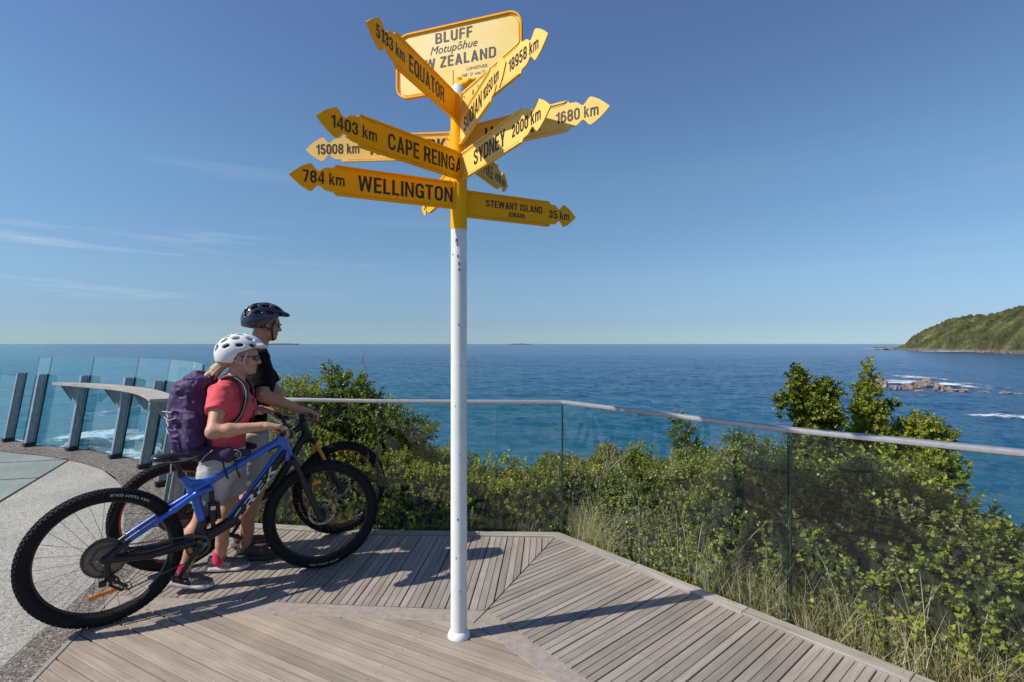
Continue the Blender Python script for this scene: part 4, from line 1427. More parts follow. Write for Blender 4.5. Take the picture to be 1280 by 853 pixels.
for i, (px, py, w_, d_, h_, lb) in enumerate(rocks):
    Y = (EYE - SEA) * FPX / (py - 430); X = (px - 640) / FPX * Y
    o = link('sea_rock', rock_mesh(w_ * .5, d_ * .5, h_, i * 3.7), M_['rock'])
    o.location = (X, Y + d_ * .4, SEA - .15); o.rotation_euler = (0, 0, .15 * (i % 5 - 2))
    tag(o, lb, 'rock', 'rocks of the offshore reef')
o = link('sea_rock', rock_mesh(16, 8, 4.2, 60), M_['rock'])
o.location = ((1111 - 640) / FPX * 1215, 1215, SEA - .2); tag(o, 'dark skerry off the tip of the wooded headland', 'rock', 'rocks off the headland')
# low islands on the horizon
def isl(px, w_px, hgt, Y, name, lb, col):
    X = (px - 640) / FPX * Y; w = w_px / FPX * Y
    o = link(name, rock_mesh(w / 2, w / 5, hgt, px * .1, 48, 12, .25), col)
    o.location = (X, Y, SEA - 1); tag(o, lb, 'island')
    return X
M_['isle'] = mat('distant isle', (.10, .12, .12), .9)
X = isl(350, 46, 24, 9000, 'distant_island', 'low flat island with a lighthouse on the horizon beside the man', M_['isle'])
isl(650, 26, 17, 11000, 'distant_island', 'faint low island on the horizon just right of the pole', M_['isle'])
mb = MB(); mb.tube([(0, 0, 0), (0, 0, 30), (0, 0, 31), (0, 0, 38)], [5, 3.6, 5, 2], 12); lh = mb.build('lighthouse', M_['white_paint'])
lh.location = (X - 10, 9000, 8); tag(lh, 'tiny white lighthouse tower on the distant flat island', 'lighthouse')

# ------------------------------------------------------------------ signpost
PX, PY = -.2765, 2.707
PR = .0415
sp_ = empty('signpost', (PX, PY, 0))
tag(sp_, 'white pole with ten yellow direction arms and a name board on top', 'signpost')
mb = MB(); mb.tube([(0, 0, .0), (0, 0, 2.112)], [PR * 1.03, PR], 40)
pole = mb.build('pole', M_['white_paint'], sp_, auto=40)
# chips in the white paint
mb = MB()
for (z, a, s_) in ((2.05, -1.75, 1), (2.03, -1.70, .7), (1.97, -1.62, .6), (1.93, -1.45, 1), (1.90, -1.42, .8), (1.62, -1.5, .5), (1.98, -2.3, .5), (1.2, -1.9, .4), (.95, -1.4, .4), (.62, -1.6, .6), (.42, -1.8, .5), (.25, -1.3, .5), (1.41, -1.2, .35), (.8, -1.1, .35)):
    pts = []
    n_ = 7
    for k in range(n_):
        an_ = 2 * math.pi * k / n_; r_ = (.0045 + .003 * random.random()) * s_
        aa = a + r_ * math.cos(an_) / PR; zz = z + 1.9 * r_ * math.sin(an_)
        pts.append(V((math.cos(aa) * (PR * 1.03 + .0006), math.sin(aa) * (PR * 1.03 + .0006), zz)))
    mb.prism(pts, V((math.cos(a), math.sin(a), 0)) * -.002)
mb.build('paint_chips', M_['chip'], pole, kind='stuff')
mb = MB(); mb.tube([(0, 0, 2.112), (0, 0, 2.116), (0, 0, 2.80)], [PR + .0002, PR + .001, PR + .001], 40); mb.build('upper_sleeve', M_['yellow'], sp_, auto=40)
mb = MB(); mb.tube([(0, 0, 2.80), (0, 0, 2.85), (0, 0, 2.858), (0, 0, 2.862)], [PR - .002, PR - .002, PR - .008, .01], 32); mb.build('pole_cap', M_['white_paint'], sp_, auto=40)
mb = MB(); mb.ring((0, 0, 0), (0, 0, 1), [(.040, .0), (.058, .0), (.0585, .008), (.054, .020), (.048, .030), (.0435, .034), (.040, .034)], 48); mb.build('base_collar', M_['white_paint'], sp_, auto=50)

PROFILE = [(0, 0), (.03, .32), (.058, .58), (.09, .80), (.110, .90), (.122, .84), (.138, .62), (.152, .47), (.165, .50), (.178, .64), (.193, .75), (.215, .79), (.235, .80), (.238, .86), (.250, 1.0)]
HB = .0705
def arm(z, vec, texts, lb, half=HB, taper=0.0, off=.0, gray=None, inner=.035, side=None, ymat='yellow'):
    """texts: (string, u0, u1, zc, cap height) with u measured from the text-left end"""
    d = V((vec[0], vec[1], 0)); Lr = d.length; d.normalize()
    mid = V((PX, PY, 0)) + d * .4
    tocam = -mid; tocam.z = 0
    tl = d.copy()
    nrm = V((tl.y, -tl.x, 0))
    if nrm.dot(tocam) < 0: tl = -d; nrm = -nrm
    tip_left = tl.dot(d) < 0
    Lg = Lr - inner
    # outline in (u from tip, w)
    prof = [(u_ * Lr, w_ * half) for u_, w_ in PROFILE]
    end = Lg
    up = [(u_, w_) for u_, w_ in prof] + [(end, half)]
    lo_ = [(end, -half)] + [(u_, -w_) for u_, w_ in prof[::-1][:-1]]
    outl = up + lo_
    def P3(u_, w_, dep):
        p = d * (Lr - u_) + nrm * (dep + off) + V((0, 0, z + w_))
        return p
    mb = MB()
    th = .006
    n_ = len(outl)
    vs = [P3(u_, w_, th / 2) for u_, w_ in outl] + [P3(u_, w_, -th / 2) for u_, w_ in outl]
    fs = [tuple(range(n_)), tuple(range(2 * n_ - 1, n_ - 1, -1))] + [(i, n_ + i, n_ + (i + 1) % n_, (i + 1) % n_) for i in range(n_)]
    mb.add(vs, fs)
    # folded lips along both long edges, both faces
    for sgn in (1, -1):
        for face in (1, -1):
            a0, a1 = .252 * Lr, end
            y0 = half * sgn; y1 = (half - .0075) * sgn
            q = [P3(a0, y0, face * th / 2), P3(a1, y0, face * th / 2), P3(a1, y1, face * th / 2), P3(a0 + .012, y1, face * th / 2)]
            mb.prism(q, nrm * face * .005)
            y2 = (half - .0125) * sgn; y3 = (half - .0155) * sgn
            q = [P3(a0 + .02, y2, face * th / 2), P3(a1, y2, face * th / 2), P3(a1, y3, face * th / 2), P3(a0 + .022, y3, face * th / 2)]
            mb.prism(q, nrm * face * .0018)
    pl = mb.build('direction_arm', M_[ymat], sp_)
    pl['label'] = lb
    # mounting strap round the pole
    mb = MB()
    mb.box(d * (inner + .004) + V((0, 0, z)) + nrm * (off + .006), (.007, .016, half * 2.05), Matrix.Rotation(math.atan2(d.y, d.x), 3, 'Z'), .001)
    for zz in (z - half * .6, z + half * .6):
        mb.tube([d * (inner + .028) + V((0, 0, zz)) + nrm * (off + .001), d * (inner + .028) + V((0, 0, zz)) + nrm * (off + .010)], .0045, 8)
    mb.build('mounting_strap', M_[ymat], pl)
    for (s_, u0, u1, zc, cap) in texts:
        tm = sign_text(s_)
        xs_ = [v_.co.x for v_ in tm.vertices]; ys_ = [v_.co.y for v_ in tm.vertices]
        x0, x1 = min(xs_), max(xs_)
        capu = .729        # cap height of the built-in face at size 1
        for v_ in tm.vertices:
            uu = (v_.co.x - x0) / (x1 - x0)
            along = (u0 + (u1 - u0) * uu) * Lr       # from the text-left end
            zz = (v_.co.y / capu - .5) * cap
            dist = (Lr - along) if tip_left else along
            v_.co = d * dist + nrm * (th / 2 + .0009 + v_.co.z + off) + V((0, 0, z + zc + zz))
        link('lettering', tm, M_['letter'], pl)
    return pl

K, N_ = .053, .074
arm(2.737, (-.275, -.742), [('5133 km', .075, .335, .004, K), ('EQUATOR', .38, .79, 0, N_)], 'arm reading EQUATOR 5133 km', inner=-.05, off=.0)
arm(2.737, (.42, -.667), [('LONDON', .20, .57, 0, N_), ('18958 km', .63, .918, 0, K)], 'arm reading LONDON 18958 km', ymat='yellow_lit', inner=.04)
arm(2.612, (.254, -.69), [('SUQIAN', .15, .57, 0, N_), ('10250 km', .60, .89, 0, K)], 'arm reading SUQIAN 10250 km', ymat='yellow_lit', inner=.02)
arm(2.570, (.71, -.41), [('HOBART', .20, .60, 0, N_), ('1680 km', .68, .935, 0, K)], 'arm reading HOBART 1680 km', ymat='yellow_lit', inner=.04)
arm(2.553, (-.822, .065), [('15008 km', .07, .355, 0, K), ('NEW YORK', .43, .92, 0, N_)], 'arm reading NEW YORK 15008 km', ymat='yellow_lit', inner=.04)
arm(2.543, (.248, .658), [('SOUTH POLE', .13, .64, 0, N_), ('4810 km', .69, .92, 0, K)], 'arm reading SOUTH POLE 4810 km', inner=.04)
arm(2.432, (-.53, -.61), [('1403 km', .08, .352, .002, K), ('CAPE REINGA', .425, .985, 0, N_)], 'arm reading CAPE REINGA 1403 km', inner=.0, off=.03)
arm(2.430, (.426, -.72), [('SYDNEY', .215, .585, 0, N_), ('2000 km', .655, .92, 0, K)], 'arm reading SYDNEY 2000 km', ymat='yellow_lit', inner=.03)
arm(2.400, (-.31, .69), [('30 km', .08, .30, 0, K), ('RUAPUKE ISLAND', .36, .93, 0, .04)], 'arm pointing out to sea behind the pole', inner=.04)
arm(2.283, (-.738, -.347), [('784 km', .072, .296, .003, K + .002), ('WELLINGTON', .372, .948, 0, N_)], 'arm reading WELLINGTON 784 km', inner=.03, off=.02)
arm(2.253, (.645, .31), [('STEWART ISLAND', .21, .69, .016, .037), ('(OBAN)', .40, .535, -.029, .026), ('35 km', .75, .935, 0, .045)], 'arm reading STEWART ISLAND 35 km', inner=.035)

# name board
bl, br = V((-.634 - PX, 2.868 - PY, 0)), V((.052 - PX, 2.628 - PY, 0))
bt = (br - bl).normalized(); bn = V((bt.y, -bt.x, 0)); bw = (br - bl).length
Z0, Z1 = 2.858, 3.212; bh = Z1 - Z0
def rrect(ins, r, dep):
    out = []
    for cx, cz, a0 in ((bw - ins - r, bh - ins - r, 0), (ins + r, bh - ins - r, 90), (ins + r, ins + r, 180), (bw - ins - r, ins + r, 270)):
        for k in range(9):
            a = math.radians(a0 + 90 * k / 8)
            out.append(bl + bt * (cx + r * math.cos(a)) + V((0, 0, Z0 + cz + r * math.sin(a))) + bn * dep)
    return out
OFFB = .0
mb = MB(); mb.prism(rrect(.002, .07, -.003), bn * .006)
board = mb.build('name_board', M_['yellow_board'], sp_)
board['label'] = 'pale name board reading BLUFF NEW ZEALAND'
def rim(i0, i1, d0, d1, r):
    mb = MB()
    A_, B_ = rrect(i0, r, d0), rrect(i1, r - (i1 - i0), d0)
    C1, D1 = rrect(i0, r, d1), rrect(i1, r - (i1 - i0), d1)
    n_ = len(A_); vs = A_ + B_ + C1 + D1; fs = []
    for i in range(n_):
        j = (i + 1) % n_
        fs += [(i, j, n_ + j, n_ + i), (2 * n_ + i, 3 * n_ + i, 3 * n_ + j, 2 * n_ + j), (i, 2 * n_ + i, 2 * n_ + j, j), (n_ + i, n_ + j, 3 * n_ + j, 3 * n_ + i)]
    mb.add(vs, fs); return mb
rim(0, .009, -.010, .012, .072).build('rim', M_['yellow'], board)
rim(.016, .019, .0032, .006, .06).build('rim', M_['yellow'], board)
def btext(s_, xc, zc, w, cap, mtl, shear=0, bold=.01, big=False):
    tm = sign_text(s_, .13, .88) if big else text_mesh(s_, 1.0, 1.0, bold, shear)
    xs_ = [v_.co.x for v_ in tm.vertices]; x0, x1 = min(xs_), max(xs_)
    for v_ in tm.vertices:
        uu = (v_.co.x - x0) / (x1 - x0) - .5
        v_.co = bl + bt * (xc * bw + uu * w) + V((0, 0, Z1 - zc * bh + (v_.co.y / .729 - .5) * cap)) + bn * (.0042 + (v_.co.z if big else 0))
    link('lettering', tm, mtl, board)
btext('BLUFF', .475, .165, .215, .056, M_['letter_brown'], big=True)
btext('Motupohue', .475, .335, .275, .045, M_['letter_brown'], .3, 0)
def _w(t_): 
    m_ = text_mesh(t_, 1.0, 1.0, 0, .3); xs_ = [v_.co.x for v_ in m_.vertices]; return min(xs_), max(xs_)
wa, wb_, wc = _w('Motup'), _w('Motupo'), _w('Motupohue')
f0, f1 = (wa[1] - wc[0]) / (wc[1] - wc[0]), (wb_[1] - wc[0]) / (wc[1] - wc[0])
mb = MB(); q = bl + bt * (.475 * bw + ((f0 + f1) / 2 - .5) * .275 + .004 - .008) + V((0, 0, Z1 - .335 * bh + .0145)) + bn * .0038
mb.prism([q, q + bt * .017, q + bt * .0185 + V((0, 0, .0035)), q + bt * .0015 + V((0, 0, .0035))], bn * .0012); mb.build('macron', M_['letter_brown'], board)
btext('NEW ZEALAND', .46, .535, .50, .056, M_['letter_brown'], big=True)
for xc, rows in ((.27, ('LATITUDE', '46\u00b0 36 min 54 sec', 'SOUTH')), (.66, ('LONGITUDE', '168\u00b0 21 min 26 sec', 'EAST'))):
    for r_, (s_, w_) in enumerate(zip(rows, (.115, .17, .065))):
        btext(s_, xc, .71 + .085 * r_, w_, .0165, M_['letter_brown'], 0, .0)
mb = MB(); q = bl + bt * (.47 * bw) + V((0, 0, Z1 - .9 * bh)) + bn * .0035
mb.prism([q, q + bt * .002, q + bt * .002 + V((0, 0, .075)), q + V((0, 0, .075))], bn * .0012); mb.build('divider_line', M_['letter_brown'], board)
# clamp lump behind the pole top
sdf_obj('board_clamp', [('rc', (0, .0, 2.86), (.055, -.03, 2.868), .022, .020), ('rc', (.0, .0, 2.83), (0, 0, 2.89), .02, .02), ('rc', (.055, -.03, 2.868), (.085, -.04, 2.875), .012, .008)], M_['yellow'], sp_, h=.004, k=.01)

# ------------------------------------------------------------------ bicycles
def bike(name, rear, front, wb, style):
    "rear, front: ground contact points; returns placement matrix and grips in world"
    u2 = (V(front) - V(rear)); u2.z = 0
    ang = math.atan2(u2.y, u2.x)
    R = .368; TR = .034
    root = empty(name, rear, ang)
    fr = style['frame']; acc = M_['matte_black']
    yaw = style.get('yaw', 0)
    # steering axis
    hx = V((style.get('hx', 0), 0, 0))
    h0, h1 = V((.905, 0, .925)) + hx, V((.945, 0, .785)) + hx
    sa_ = (h0 - h1).normalized()
    F = Matrix.Translation(h1) @ Matrix.Rotation(yaw, 4, sa_) @ Matrix.Translation(-h1)
    ax_r, ax_f = V((0, 0, R)), V((wb, 0, R))
    def F3(p): return F @ V(p)
    # ---- wheels
    def wheel(c, T, front_):
        rim_ = MB(T)
        rim_.ring(c, (0, 1, 0), [(.294, -.011), (.307, -.015), (.316, -.014), (.316, .014), (.307, .015), (.294, .011), (.290, .0)], 72)
        w = rim_.build('wheel', M_['black'] if not style.get('rimred') else M_['black'], root, auto=35)
        ty = MB(T)
        prof = []
        for k in range(14):
            a = math.radians(-205 + 410 * k / 13 * .93 + 15)
            prof.append((R - TR - .004 + TR * math.cos(a), TR * .98 * math.sin(a)))
        ty.ring(c, (0, 1, 0), prof, 96)
        # tread knobs
        nk = 84
        for i in range(nk):
            for (yy, tilt, ww, ll, hh, ph) in ((-.007, 0, .011, .012, .006, 0), (.007, 0, .011, .012, .006, .5), (-.019, .55, .009, .011, .007, .5), (.019, -.55, .009, .011, .007, 0), (-.0275, 1.0, .008, .012, .006, .15), (.0275, -1.0, .008, .012, .006, .65)):
                a = 2 * math.pi * (i + ph) / nk
                rad = V((math.cos(a), 0, math.sin(a))); tg = V((-math.sin(a), 0, math.cos(a))); yv = V((0, 1, 0))
                ang_ = math.asin(max(-1, min(1, yy / TR)))
                nr = rad * math.cos(ang_) + yv * math.sin(ang_)
                sd_ = tg.cross(nr)
                p = V(c) + rad * (R - TR - .004) + nr * (TR + hh / 2 - .002)
                M3 = Matrix((tg, sd_, nr)).transposed()
                ty.box(p, (ll, ww, hh), M3)
        t = ty.build('tyre', M_['rubber'], w, auto=35)
        hub = MB(T)
        hub.tube([V(c) + V((0, y, 0)) for y in (-.055, -.045, -.044, -.028, -.025, .025, .028, .044, .045, .055)], [.012, .012, .026, .026, .014, .014, .027, .027, .012, .012], 20)
        hub.build('hub', M_['black'], w, auto=35)
        # spokes: one shared mesh, placed round the hub
        ns = 28
        smesh = None
        for i in range(ns):
            a = 2 * math.pi * i / ns
            side = -1 if i % 2 else 1
            cross = .9 if (i // 2) % 2 else -.9
            p0 = V(c) + V((math.cos(a + cross) * .026, side * .028, math.sin(a + cross) * .026))
            p1 = V(c) + V((math.cos(a) * .294, side * .002, math.sin(a) * .294))
            if smesh is None:
                sm = MB(); sm.tube([(0, 0, 0), (0, 0, .2775)], .00105, 5); smesh = sm.me(True)
                smesh.materials.append(M_['dark_steel'])
            o_ = link('spoke', smesh, None, w)
            dd = (T @ p1) - (T @ p0)
            o_.location = T @ p0
            o_.rotation_euler = dd.to_track_quat('Z', 'Y').to_euler()
            o_.scale = (1, 1, dd.length / .2775)
        # disc rotor on the left side
        ro = MB(T)
        rside = .036
        ro.ring(V(c) + V((0, rside, 0)), (0, 1, 0), [(.074, -.001), (.090, -.001), (.090, .001), (.074, .001)], 48)
        for i in range(10):
            a = 2 * math.pi * i / 10
            q0 = V(c) + V((math.cos(a) * .022, rside, math.sin(a) * .022)); q1 = V(c) + V((math.cos(a + .55) * .078, rside, math.sin(a + .55) * .078))
            ro.tube([q0, q1], .0035, 4)
        ro.ring(V(c) + V((0, rside, 0)), (0, 1, 0), [(.016, -.0015), (.030, -.0015), (.030, .0015), (.016, .0015)], 24)
        ro.build('brake_rotor', M_['chrome'], w)
        if style.get('reflect'):
            rf = MB(T)
            if front_: cx, cz, tl, ww = -.065, .215, .12, .10
            else: cx, cz, tl, ww = .0, -.197, .10, .14
            for k in range(4):
                rf.box(V(c) + V((cx - ww / 2 + ww * (k + .5) / 4, -.006, cz + (k - 1.5) * .004 * (1.5 if front_ else 1.5))), (ww / 4 + .002, .010, .022), Matrix.Rotation(-tl, 3, 'Y'), .003)
            rf.build('spoke_reflector', M_['orange_refl'], w)
        # sidewall and rim marks
        def arc_text(s_, a_mid, rad, size, mtl, span, y=-.0342, bold=.0):
            tm = text_mesh(s_, 1.0, 1.0, bold)
            xs_ = [v_.co.x for v_ in tm.vertices]; x0, x1 = min(xs_), max(xs_)
            for v_ in tm.vertices:
                f_ = (v_.co.x - x0) / (x1 - x0) - .5
                a = a_mid + f_ * span / rad
                r_ = rad - (v_.co.y / .729 - .5) * size
                # follow the sidewall bulge
                q = (r_ - (R - TR - .004)) / TR
                yy = y * math.sqrt(max(0.05, 1 - q * q)) if abs(y) > .02 else y
                v_.co = T @ (V(c) + V((math.cos(a) * r_, yy - .0006, math.sin(a) * r_)))
            link('lettering', tm, mtl, t)
        for a_mid, s_ in style['tyre_text'][1 if front_ else 0]:
            arc_text(s_, math.radians(a_mid), R - TR - .004 + .004, .0135, style['tyre_col'], style['tyre_span'])
        if style.get('rimred'):
            rd = MB(T)
            for a0 in ((150, 205), (-20, 25), (60, 95), (250, 290)):
                rd = MB(T)
                pts_o = []
                vs = []
                for k in range(13):
                    a = math.radians(a0[0] + (a0[1] - a0[0]) * k / 12)
                    for r_ in (.294, .3165): vs.append(V(c) + V((math.cos(a) * r_, -.0165, math.sin(a) * r_)))
                fs = [(2 * k, 2 * k + 1, 2 * k + 3, 2 * k + 2) for k in range(12)]
                rd.add(vs, fs)
                rd.build('rim_decal', M_['red'], w)
        return w
    wr = wheel(ax_r, Matrix.Identity(4), False)
    wf = wheel(ax_f, F, True)
    # ---- frame
    yv = (0, 1, 0)
    st0, st1, stj = V((.352, 0, .755)), V((.455, 0, .475)), V((.415, 0, .655))
    bb = V((.43, 0, .335))
    P = [('rc', h0, h1, .027, .031), ('rc', V((.90, 0, .895)) + hx, V((.66, 0, .775)), .024, .021, {'flat': (yv, .95)}), ('rc', V((.66, 0, .775)), stj, .021, .024),
         ('rc', st0, stj, .019, .026), ('rc', V((.385, 0, .71)), V((.50, 0, .705)), .010, .008), ('rc', stj, st1, .028, .025)]
    if style['two_tone']:
        front_main = sdf_obj('frame', P, fr, root, h=.005, k=.022)
    P2 = [('rc', V((.93, 0, .83)) + hx, V((.61, 0, .425)), .030, .031), ('rc', V((.61, 0, .425)), bb + V((.02, 0, .02)), .031, .034),
          ('rc', V((.462, 0, .47)), bb, .026, .034), ('rc', bb + V((0, -.038, 0)), bb + V((0, .038, 0)), .024, .024)]
    if style['two_tone']:
        down = sdf_obj('down_tube', P2, M_['black'], front_main, h=.005, k=.02)
    else:
        front_main = sdf_obj('frame', P + P2, fr, root, h=.005, k=.022); down = front_main
    if style['two_tone']:      # blue upper edge of the down tube
        sdf_obj('tube_stripe', [('rc', V((.925, 0, .862)), V((.70, 0, .567)), .020, .018), ('rc', V((.70, 0, .567)), V((.585, 0, .440)), .018, .010)], fr, front_main, h=.005, k=.01)
    # swingarm
    for sgn in (-1, 1):
        y0, y1 = sgn * .062, sgn * .034
        seat = [('rc', V((.10, y0 * .97, .445)), V((.30, sgn * .052, .565)), .013, .015), ('rc', V((.30, sgn * .052, .565)), V((.43, sgn * .030, .640)), .015, .017), ('rc', V((.43, sgn * .030, .640)), V((.50, sgn * .026, .655)), .017, .016)]
        sdf_obj('seat_stay', seat, fr, front_main, h=.005, k=.012)
        ch = [('rc', V((.0, y0, R + .005)), V((.11, y0 * .98, .45)), .016, .013), ('rc', V((.0, y0, R)), V((.20, y0 * .95, .345)), .019, .021), ('rc', V((.20, y0 * .95, .345)), V((.40, sgn * .045, .362)), .021, .027)]
        sdf_obj('chain_stay', ch, M_['black'], front_main, h=.005, k=.012)
    # shock
    mb = MB(); mb.tube([(.505, 0, .635), (.51, 0, .56)], .014, 16); mb.tube([(.51, 0, .565), (.513, 0, .45)], .024, 20); mb.tube([(.513, 0, .45), (.52, 0, .40)], .013, 16)
    mb.tube([(.535, 0, .56), (.545, 0, .46)], .015, 16)
    sh = mb.build('rear_shock', M_['black'], root, auto=40)
    mb = MB(); mb.box((.5115, -.0245, .535), (.026, .0015, .022)); mb.build('label_patch', M_['decal'], sh)
    # saddle + post
    mb = MB(); mb.tube([(.352, 0, .745), (.338, 0, .80), (.325, 0, .835)], [.0155, .0155, .0155], 16); mb.tube([(.356, 0, .742), (.350, 0, .765)], .021, 18); mb.box((.322, 0, .838), (.05, .035, .02), None, .004)
    sdp = mb.build('seat_post', M_['black'], root, auto=40)
    mb = MB()
    for yy in (-.022, .022): mb.tube([(.25, yy, .848), (.275, yy, .842), (.37, yy, .842), (.43, yy * .6, .858)], .0035, 8)
    mb.build('saddle_rail', M_['chrome'], sdp)
    sad = [('rc', V((.262, -.035, .868)), V((.262, .035, .868)), .030, .030, {'flat': ((0, 0, 1), .45)}), ('rc', V((.262, 0, .868)), V((.40, 0, .868)), .050, .024, {'flat': ((0, 0, 1), .40)}), ('rc', V((.40, 0, .868)), V((.492, 0, .872)), .022, .015, {'flat': ((0, 0, 1), .7)}), ('rc', V((.235, -.03, .872)), V((.235, .03, .872)), .016, .016, {'flat': ((0, 0, 1), .6)})]
    sdf_obj('saddle', sad, M_['black'], root, h=.005, k=.02)
    # drivetrain
    def cog(mb, c, y, r, teeth, w=.0022):
        prof = []
        n_ = teeth * 2
        ri = r * .82
        vs = []; fs = []
        for i in range(n_):
            a = 2 * math.pi * i / n_; r_ = r + (.003 if i % 2 else -.002)
            for (rr__, yy) in ((ri, -w / 2), (r_, -w / 2), (r_, w / 2), (ri, w / 2)):
                vs.append(V(c) + V((math.cos(a) * rr__, y + yy, math.sin(a) * rr__)))
        for i in range(n_):
            j = (i + 1) % n_
            for k in range(4):
                fs.append((4 * i + k, 4 * i + (k + 1) % 4, 4 * j + (k + 1) % 4, 4 * j + k))
        mb.add(vs, fs)
        for i in range(5):
            a = 2 * math.pi * i / 5
            mb.tube([V(c) + V((math.cos(a) * .018, y, math.sin(a) * .018)), V(c) + V((math.cos(a + .3) * ri, y, math.sin(a + .3) * ri))], .0028, 4)
    mb = MB()
    for k in range(2): cog(mb, ax_r, -.030 - .0036 * k, .1035 - .0088 * k, 50 - 4 * k)
    cs_ = mb.build('cassette', M_['dark_steel'], root)
    mb = MB()
    for k in range(2, 10): cog(mb, ax_r, -.030 - .0036 * k, .1035 - .0088 * k, 50 - 4 * k)
    mb.build('sprockets', M_['sprocket'], cs_)
    mb = MB(); cog(mb, bb, -.052, .063, 32, .004); mb.ring(bb + V((0, -.052, 0)), (0, 1, 0), [(.018, -.006), (.034, -.004), (.034, .004), (.018, .006)], 24)
    mb.build('chainring', M_['dark_steel'], root)
    mb = MB()
    arm_r = V((.335, -.075, .190)); arm_l = V((.525, .075, .480))
    for a_, y_ in ((arm_r, -.066), (arm_l, .066)):
        mb.tube([bb + V((0, y_, 0)), bb.lerp(a_, .5) + V((0, y_ * .55, 0)), a_], [.017, .013, .013], 12, flat=(1, .75))
    crk = mb.build('crank_arms', M_['black'], root, auto=50)
    for a_, s_ in ((arm_r, -1), (arm_l, 1)):
        mb = MB(); c = a_ + V((0, s_ * .055, 0))
        Rp = Matrix.Rotation(math.radians(28), 3, 'Y')
        mb.box(c + Rp @ V((.042, 0, 0)), (.012, .085, .014), Rp, .003); mb.box(c + Rp @ V((-.042, 0, 0)), (.012, .085, .014), Rp, .003)
        mb.box(c + V((0, .036, 0)), (.09, .010, .014), Rp, .003); mb.box(c + V((0, -.036, 0)), (.09, .010, .014), Rp, .003)
        mb.tube([a_, c + V((0, s_ * .04, 0))], .008, 10)
        mb.build('pedal', M_['black'], crk)
    # derailleur
    dp = V((.01, -.075, .28)); j1 = V((.035, -.065, .255)); j2 = V((.095, -.066, .205))
    mb = MB()
    mb.tube([ax_r + V((.01, -.07, -.01)), dp], [.013, .016], 10); mb.tube([dp, j1], .018, 10); mb.tube([dp + V((.03, 0, -.03)), j2], .008, 8)
    mb.tube([j1 + V((-.02, 0, -.02)), j2 + V((-.02, 0, -.018))], .007, 8)
    cog(mb, j1, 0, .022, 12, .004); cog(mb, j2, 0, .022, 12, .004)
    mb.box(dp + V((-.02, 0, -.03)), (.035, .02, .03), None, .005)
    mb.build('derailleur', M_['black'], root, auto=40)
    # chain as real links
    def tangent(c1, r1, c2, r2, upper):
        d = V(c2) - V(c1); L_ = math.hypot(d.x, d.z); th = math.atan2(d.z, d.x)
        s_ = 1 if upper else -1
        a = th + s_ * math.acos((r1 - r2) / L_)
        return V(c1) + V((math.cos(a) * r1, 0, math.sin(a) * r1)), V(c2) + V((math.cos(a) * r2, 0, math.sin(a) * r2)), a
    yc = -.052
    u1, u2_, au = tangent(ax_r + V((0, yc, 0)), .064, bb + V((0, yc, 0)), .064, True)
    l1, l2, al = tangent(j2 + V((0, yc + .066, 0)), .023, bb + V((0, yc, 0)), .064, False)
    path = [u1, u2_]
    for k in range(1, 9): 
        a = au + (al - au) * k / 9
        path.append(bb + V((math.cos(a) * .064, yc, math.sin(a) * .064)))
    path += [l2, l1, j2 + V((-.022, yc + .066, 0)), j1 + V((.022, yc + .065, 0)), j1 + V((0, yc + .065, .022)), ax_r + V((-.03, yc, -.056)), ax_r + V((-.062, yc, 0)), ax_r + V((-.03, yc, .056)), u1]
    mb = MB(); pos = 0; acc_ = 0
    for a_, b_ in zip(path[:-1], path[1:]):
        L_ = (b_ - a_).length; nl = max(1, int(L_ / .0127)); t_ = (b_ - a_).normalized()
        up_ = V((0, 1, 0)); s2_ = t_.cross(up_)
        M3 = Matrix((t_, up_, s2_)).transposed()
        for k in range(nl):
            c = a_.lerp(b_, (k + .5) / nl)
            mb.box(c, (.0105, .0062 if k % 2 else .0040, .0078), M3)
    mb.build('chain', M_['dark_steel'], root)
    # ---- fork, bars: turned with the steering
    ow = V((wb, 0, R))
    cr = h1 + V((.012, 0, -.02))
    fk = []
    mb = MB(F)
    low_c = 'gold' if style['gold'] else 'black'
    for s_ in (-1, 1):
        top = cr + V((.022, s_ * .062, .005)); mid_ = top.lerp(ow + V((-.018, s_ * .062, .0)), .42)
        mb.tube([top, mid_], .0165, 18)
    stn = mb.build('fork_stanchions', M_[low_c], root, auto=40)
    fp = [('rc', cr + V((.02, -.062, .0)), cr + V((.02, .062, .0)), .021, .021), ('rc', h1, cr + V((.01, 0, 0)), .028, .024)]
    sdf_obj('fork_crown', fp, M_['black'], root, h=.005, k=.015, M=F)
    fp = []
    for s_ in (-1, 1):
        top = cr + V((.022, s_ * .062, .005)); end_ = ow + V((-.018, s_ * .060, -.01)); m0 = top.lerp(end_, .40)
        fp += [('rc', m0, end_, .0235, .020), ('rc', end_, ow + V((0, s_ * .060, 0)), .02, .018)]
    a0 = (cr + V((.022, -.062, .005))).lerp(ow, .46); 
    for k in range(8):
        q0 = -1 + 2 * k / 8; q1 = -1 + 2 * (k + 1) / 8
        f_ = lambda q: V((a0.x + .012, .062 * q, a0.z + .055 * (1 - q * q) + .0))
        fp.append(('rc', f_(q0), f_(q1), .014, .014))
    low = sdf_obj('fork_lowers', fp, M_['black'], root, h=.005, k=.012, M=F)
    mb = MB(F); mb.box(ow + V((-.055, .05, .065)), (.05, .028, .035), Matrix.Rotation(.6, 3, 'Y'), .006); mb.build('brake_caliper', M_['black'], low)
    mb = MB(F); mb.ring(h1 + V((.004, 0, -.012)), sa_, [(.030, -.007), (.034, -.005), (.034, .005), (.030, .007), (.02, .007), (.02, -.007)], 28); mb.ring(h0 + V((0, 0, .003)), sa_, [(.028, -.006), (.031, 0), (.028, .006), (.02, .006), (.02, -.006)], 28)
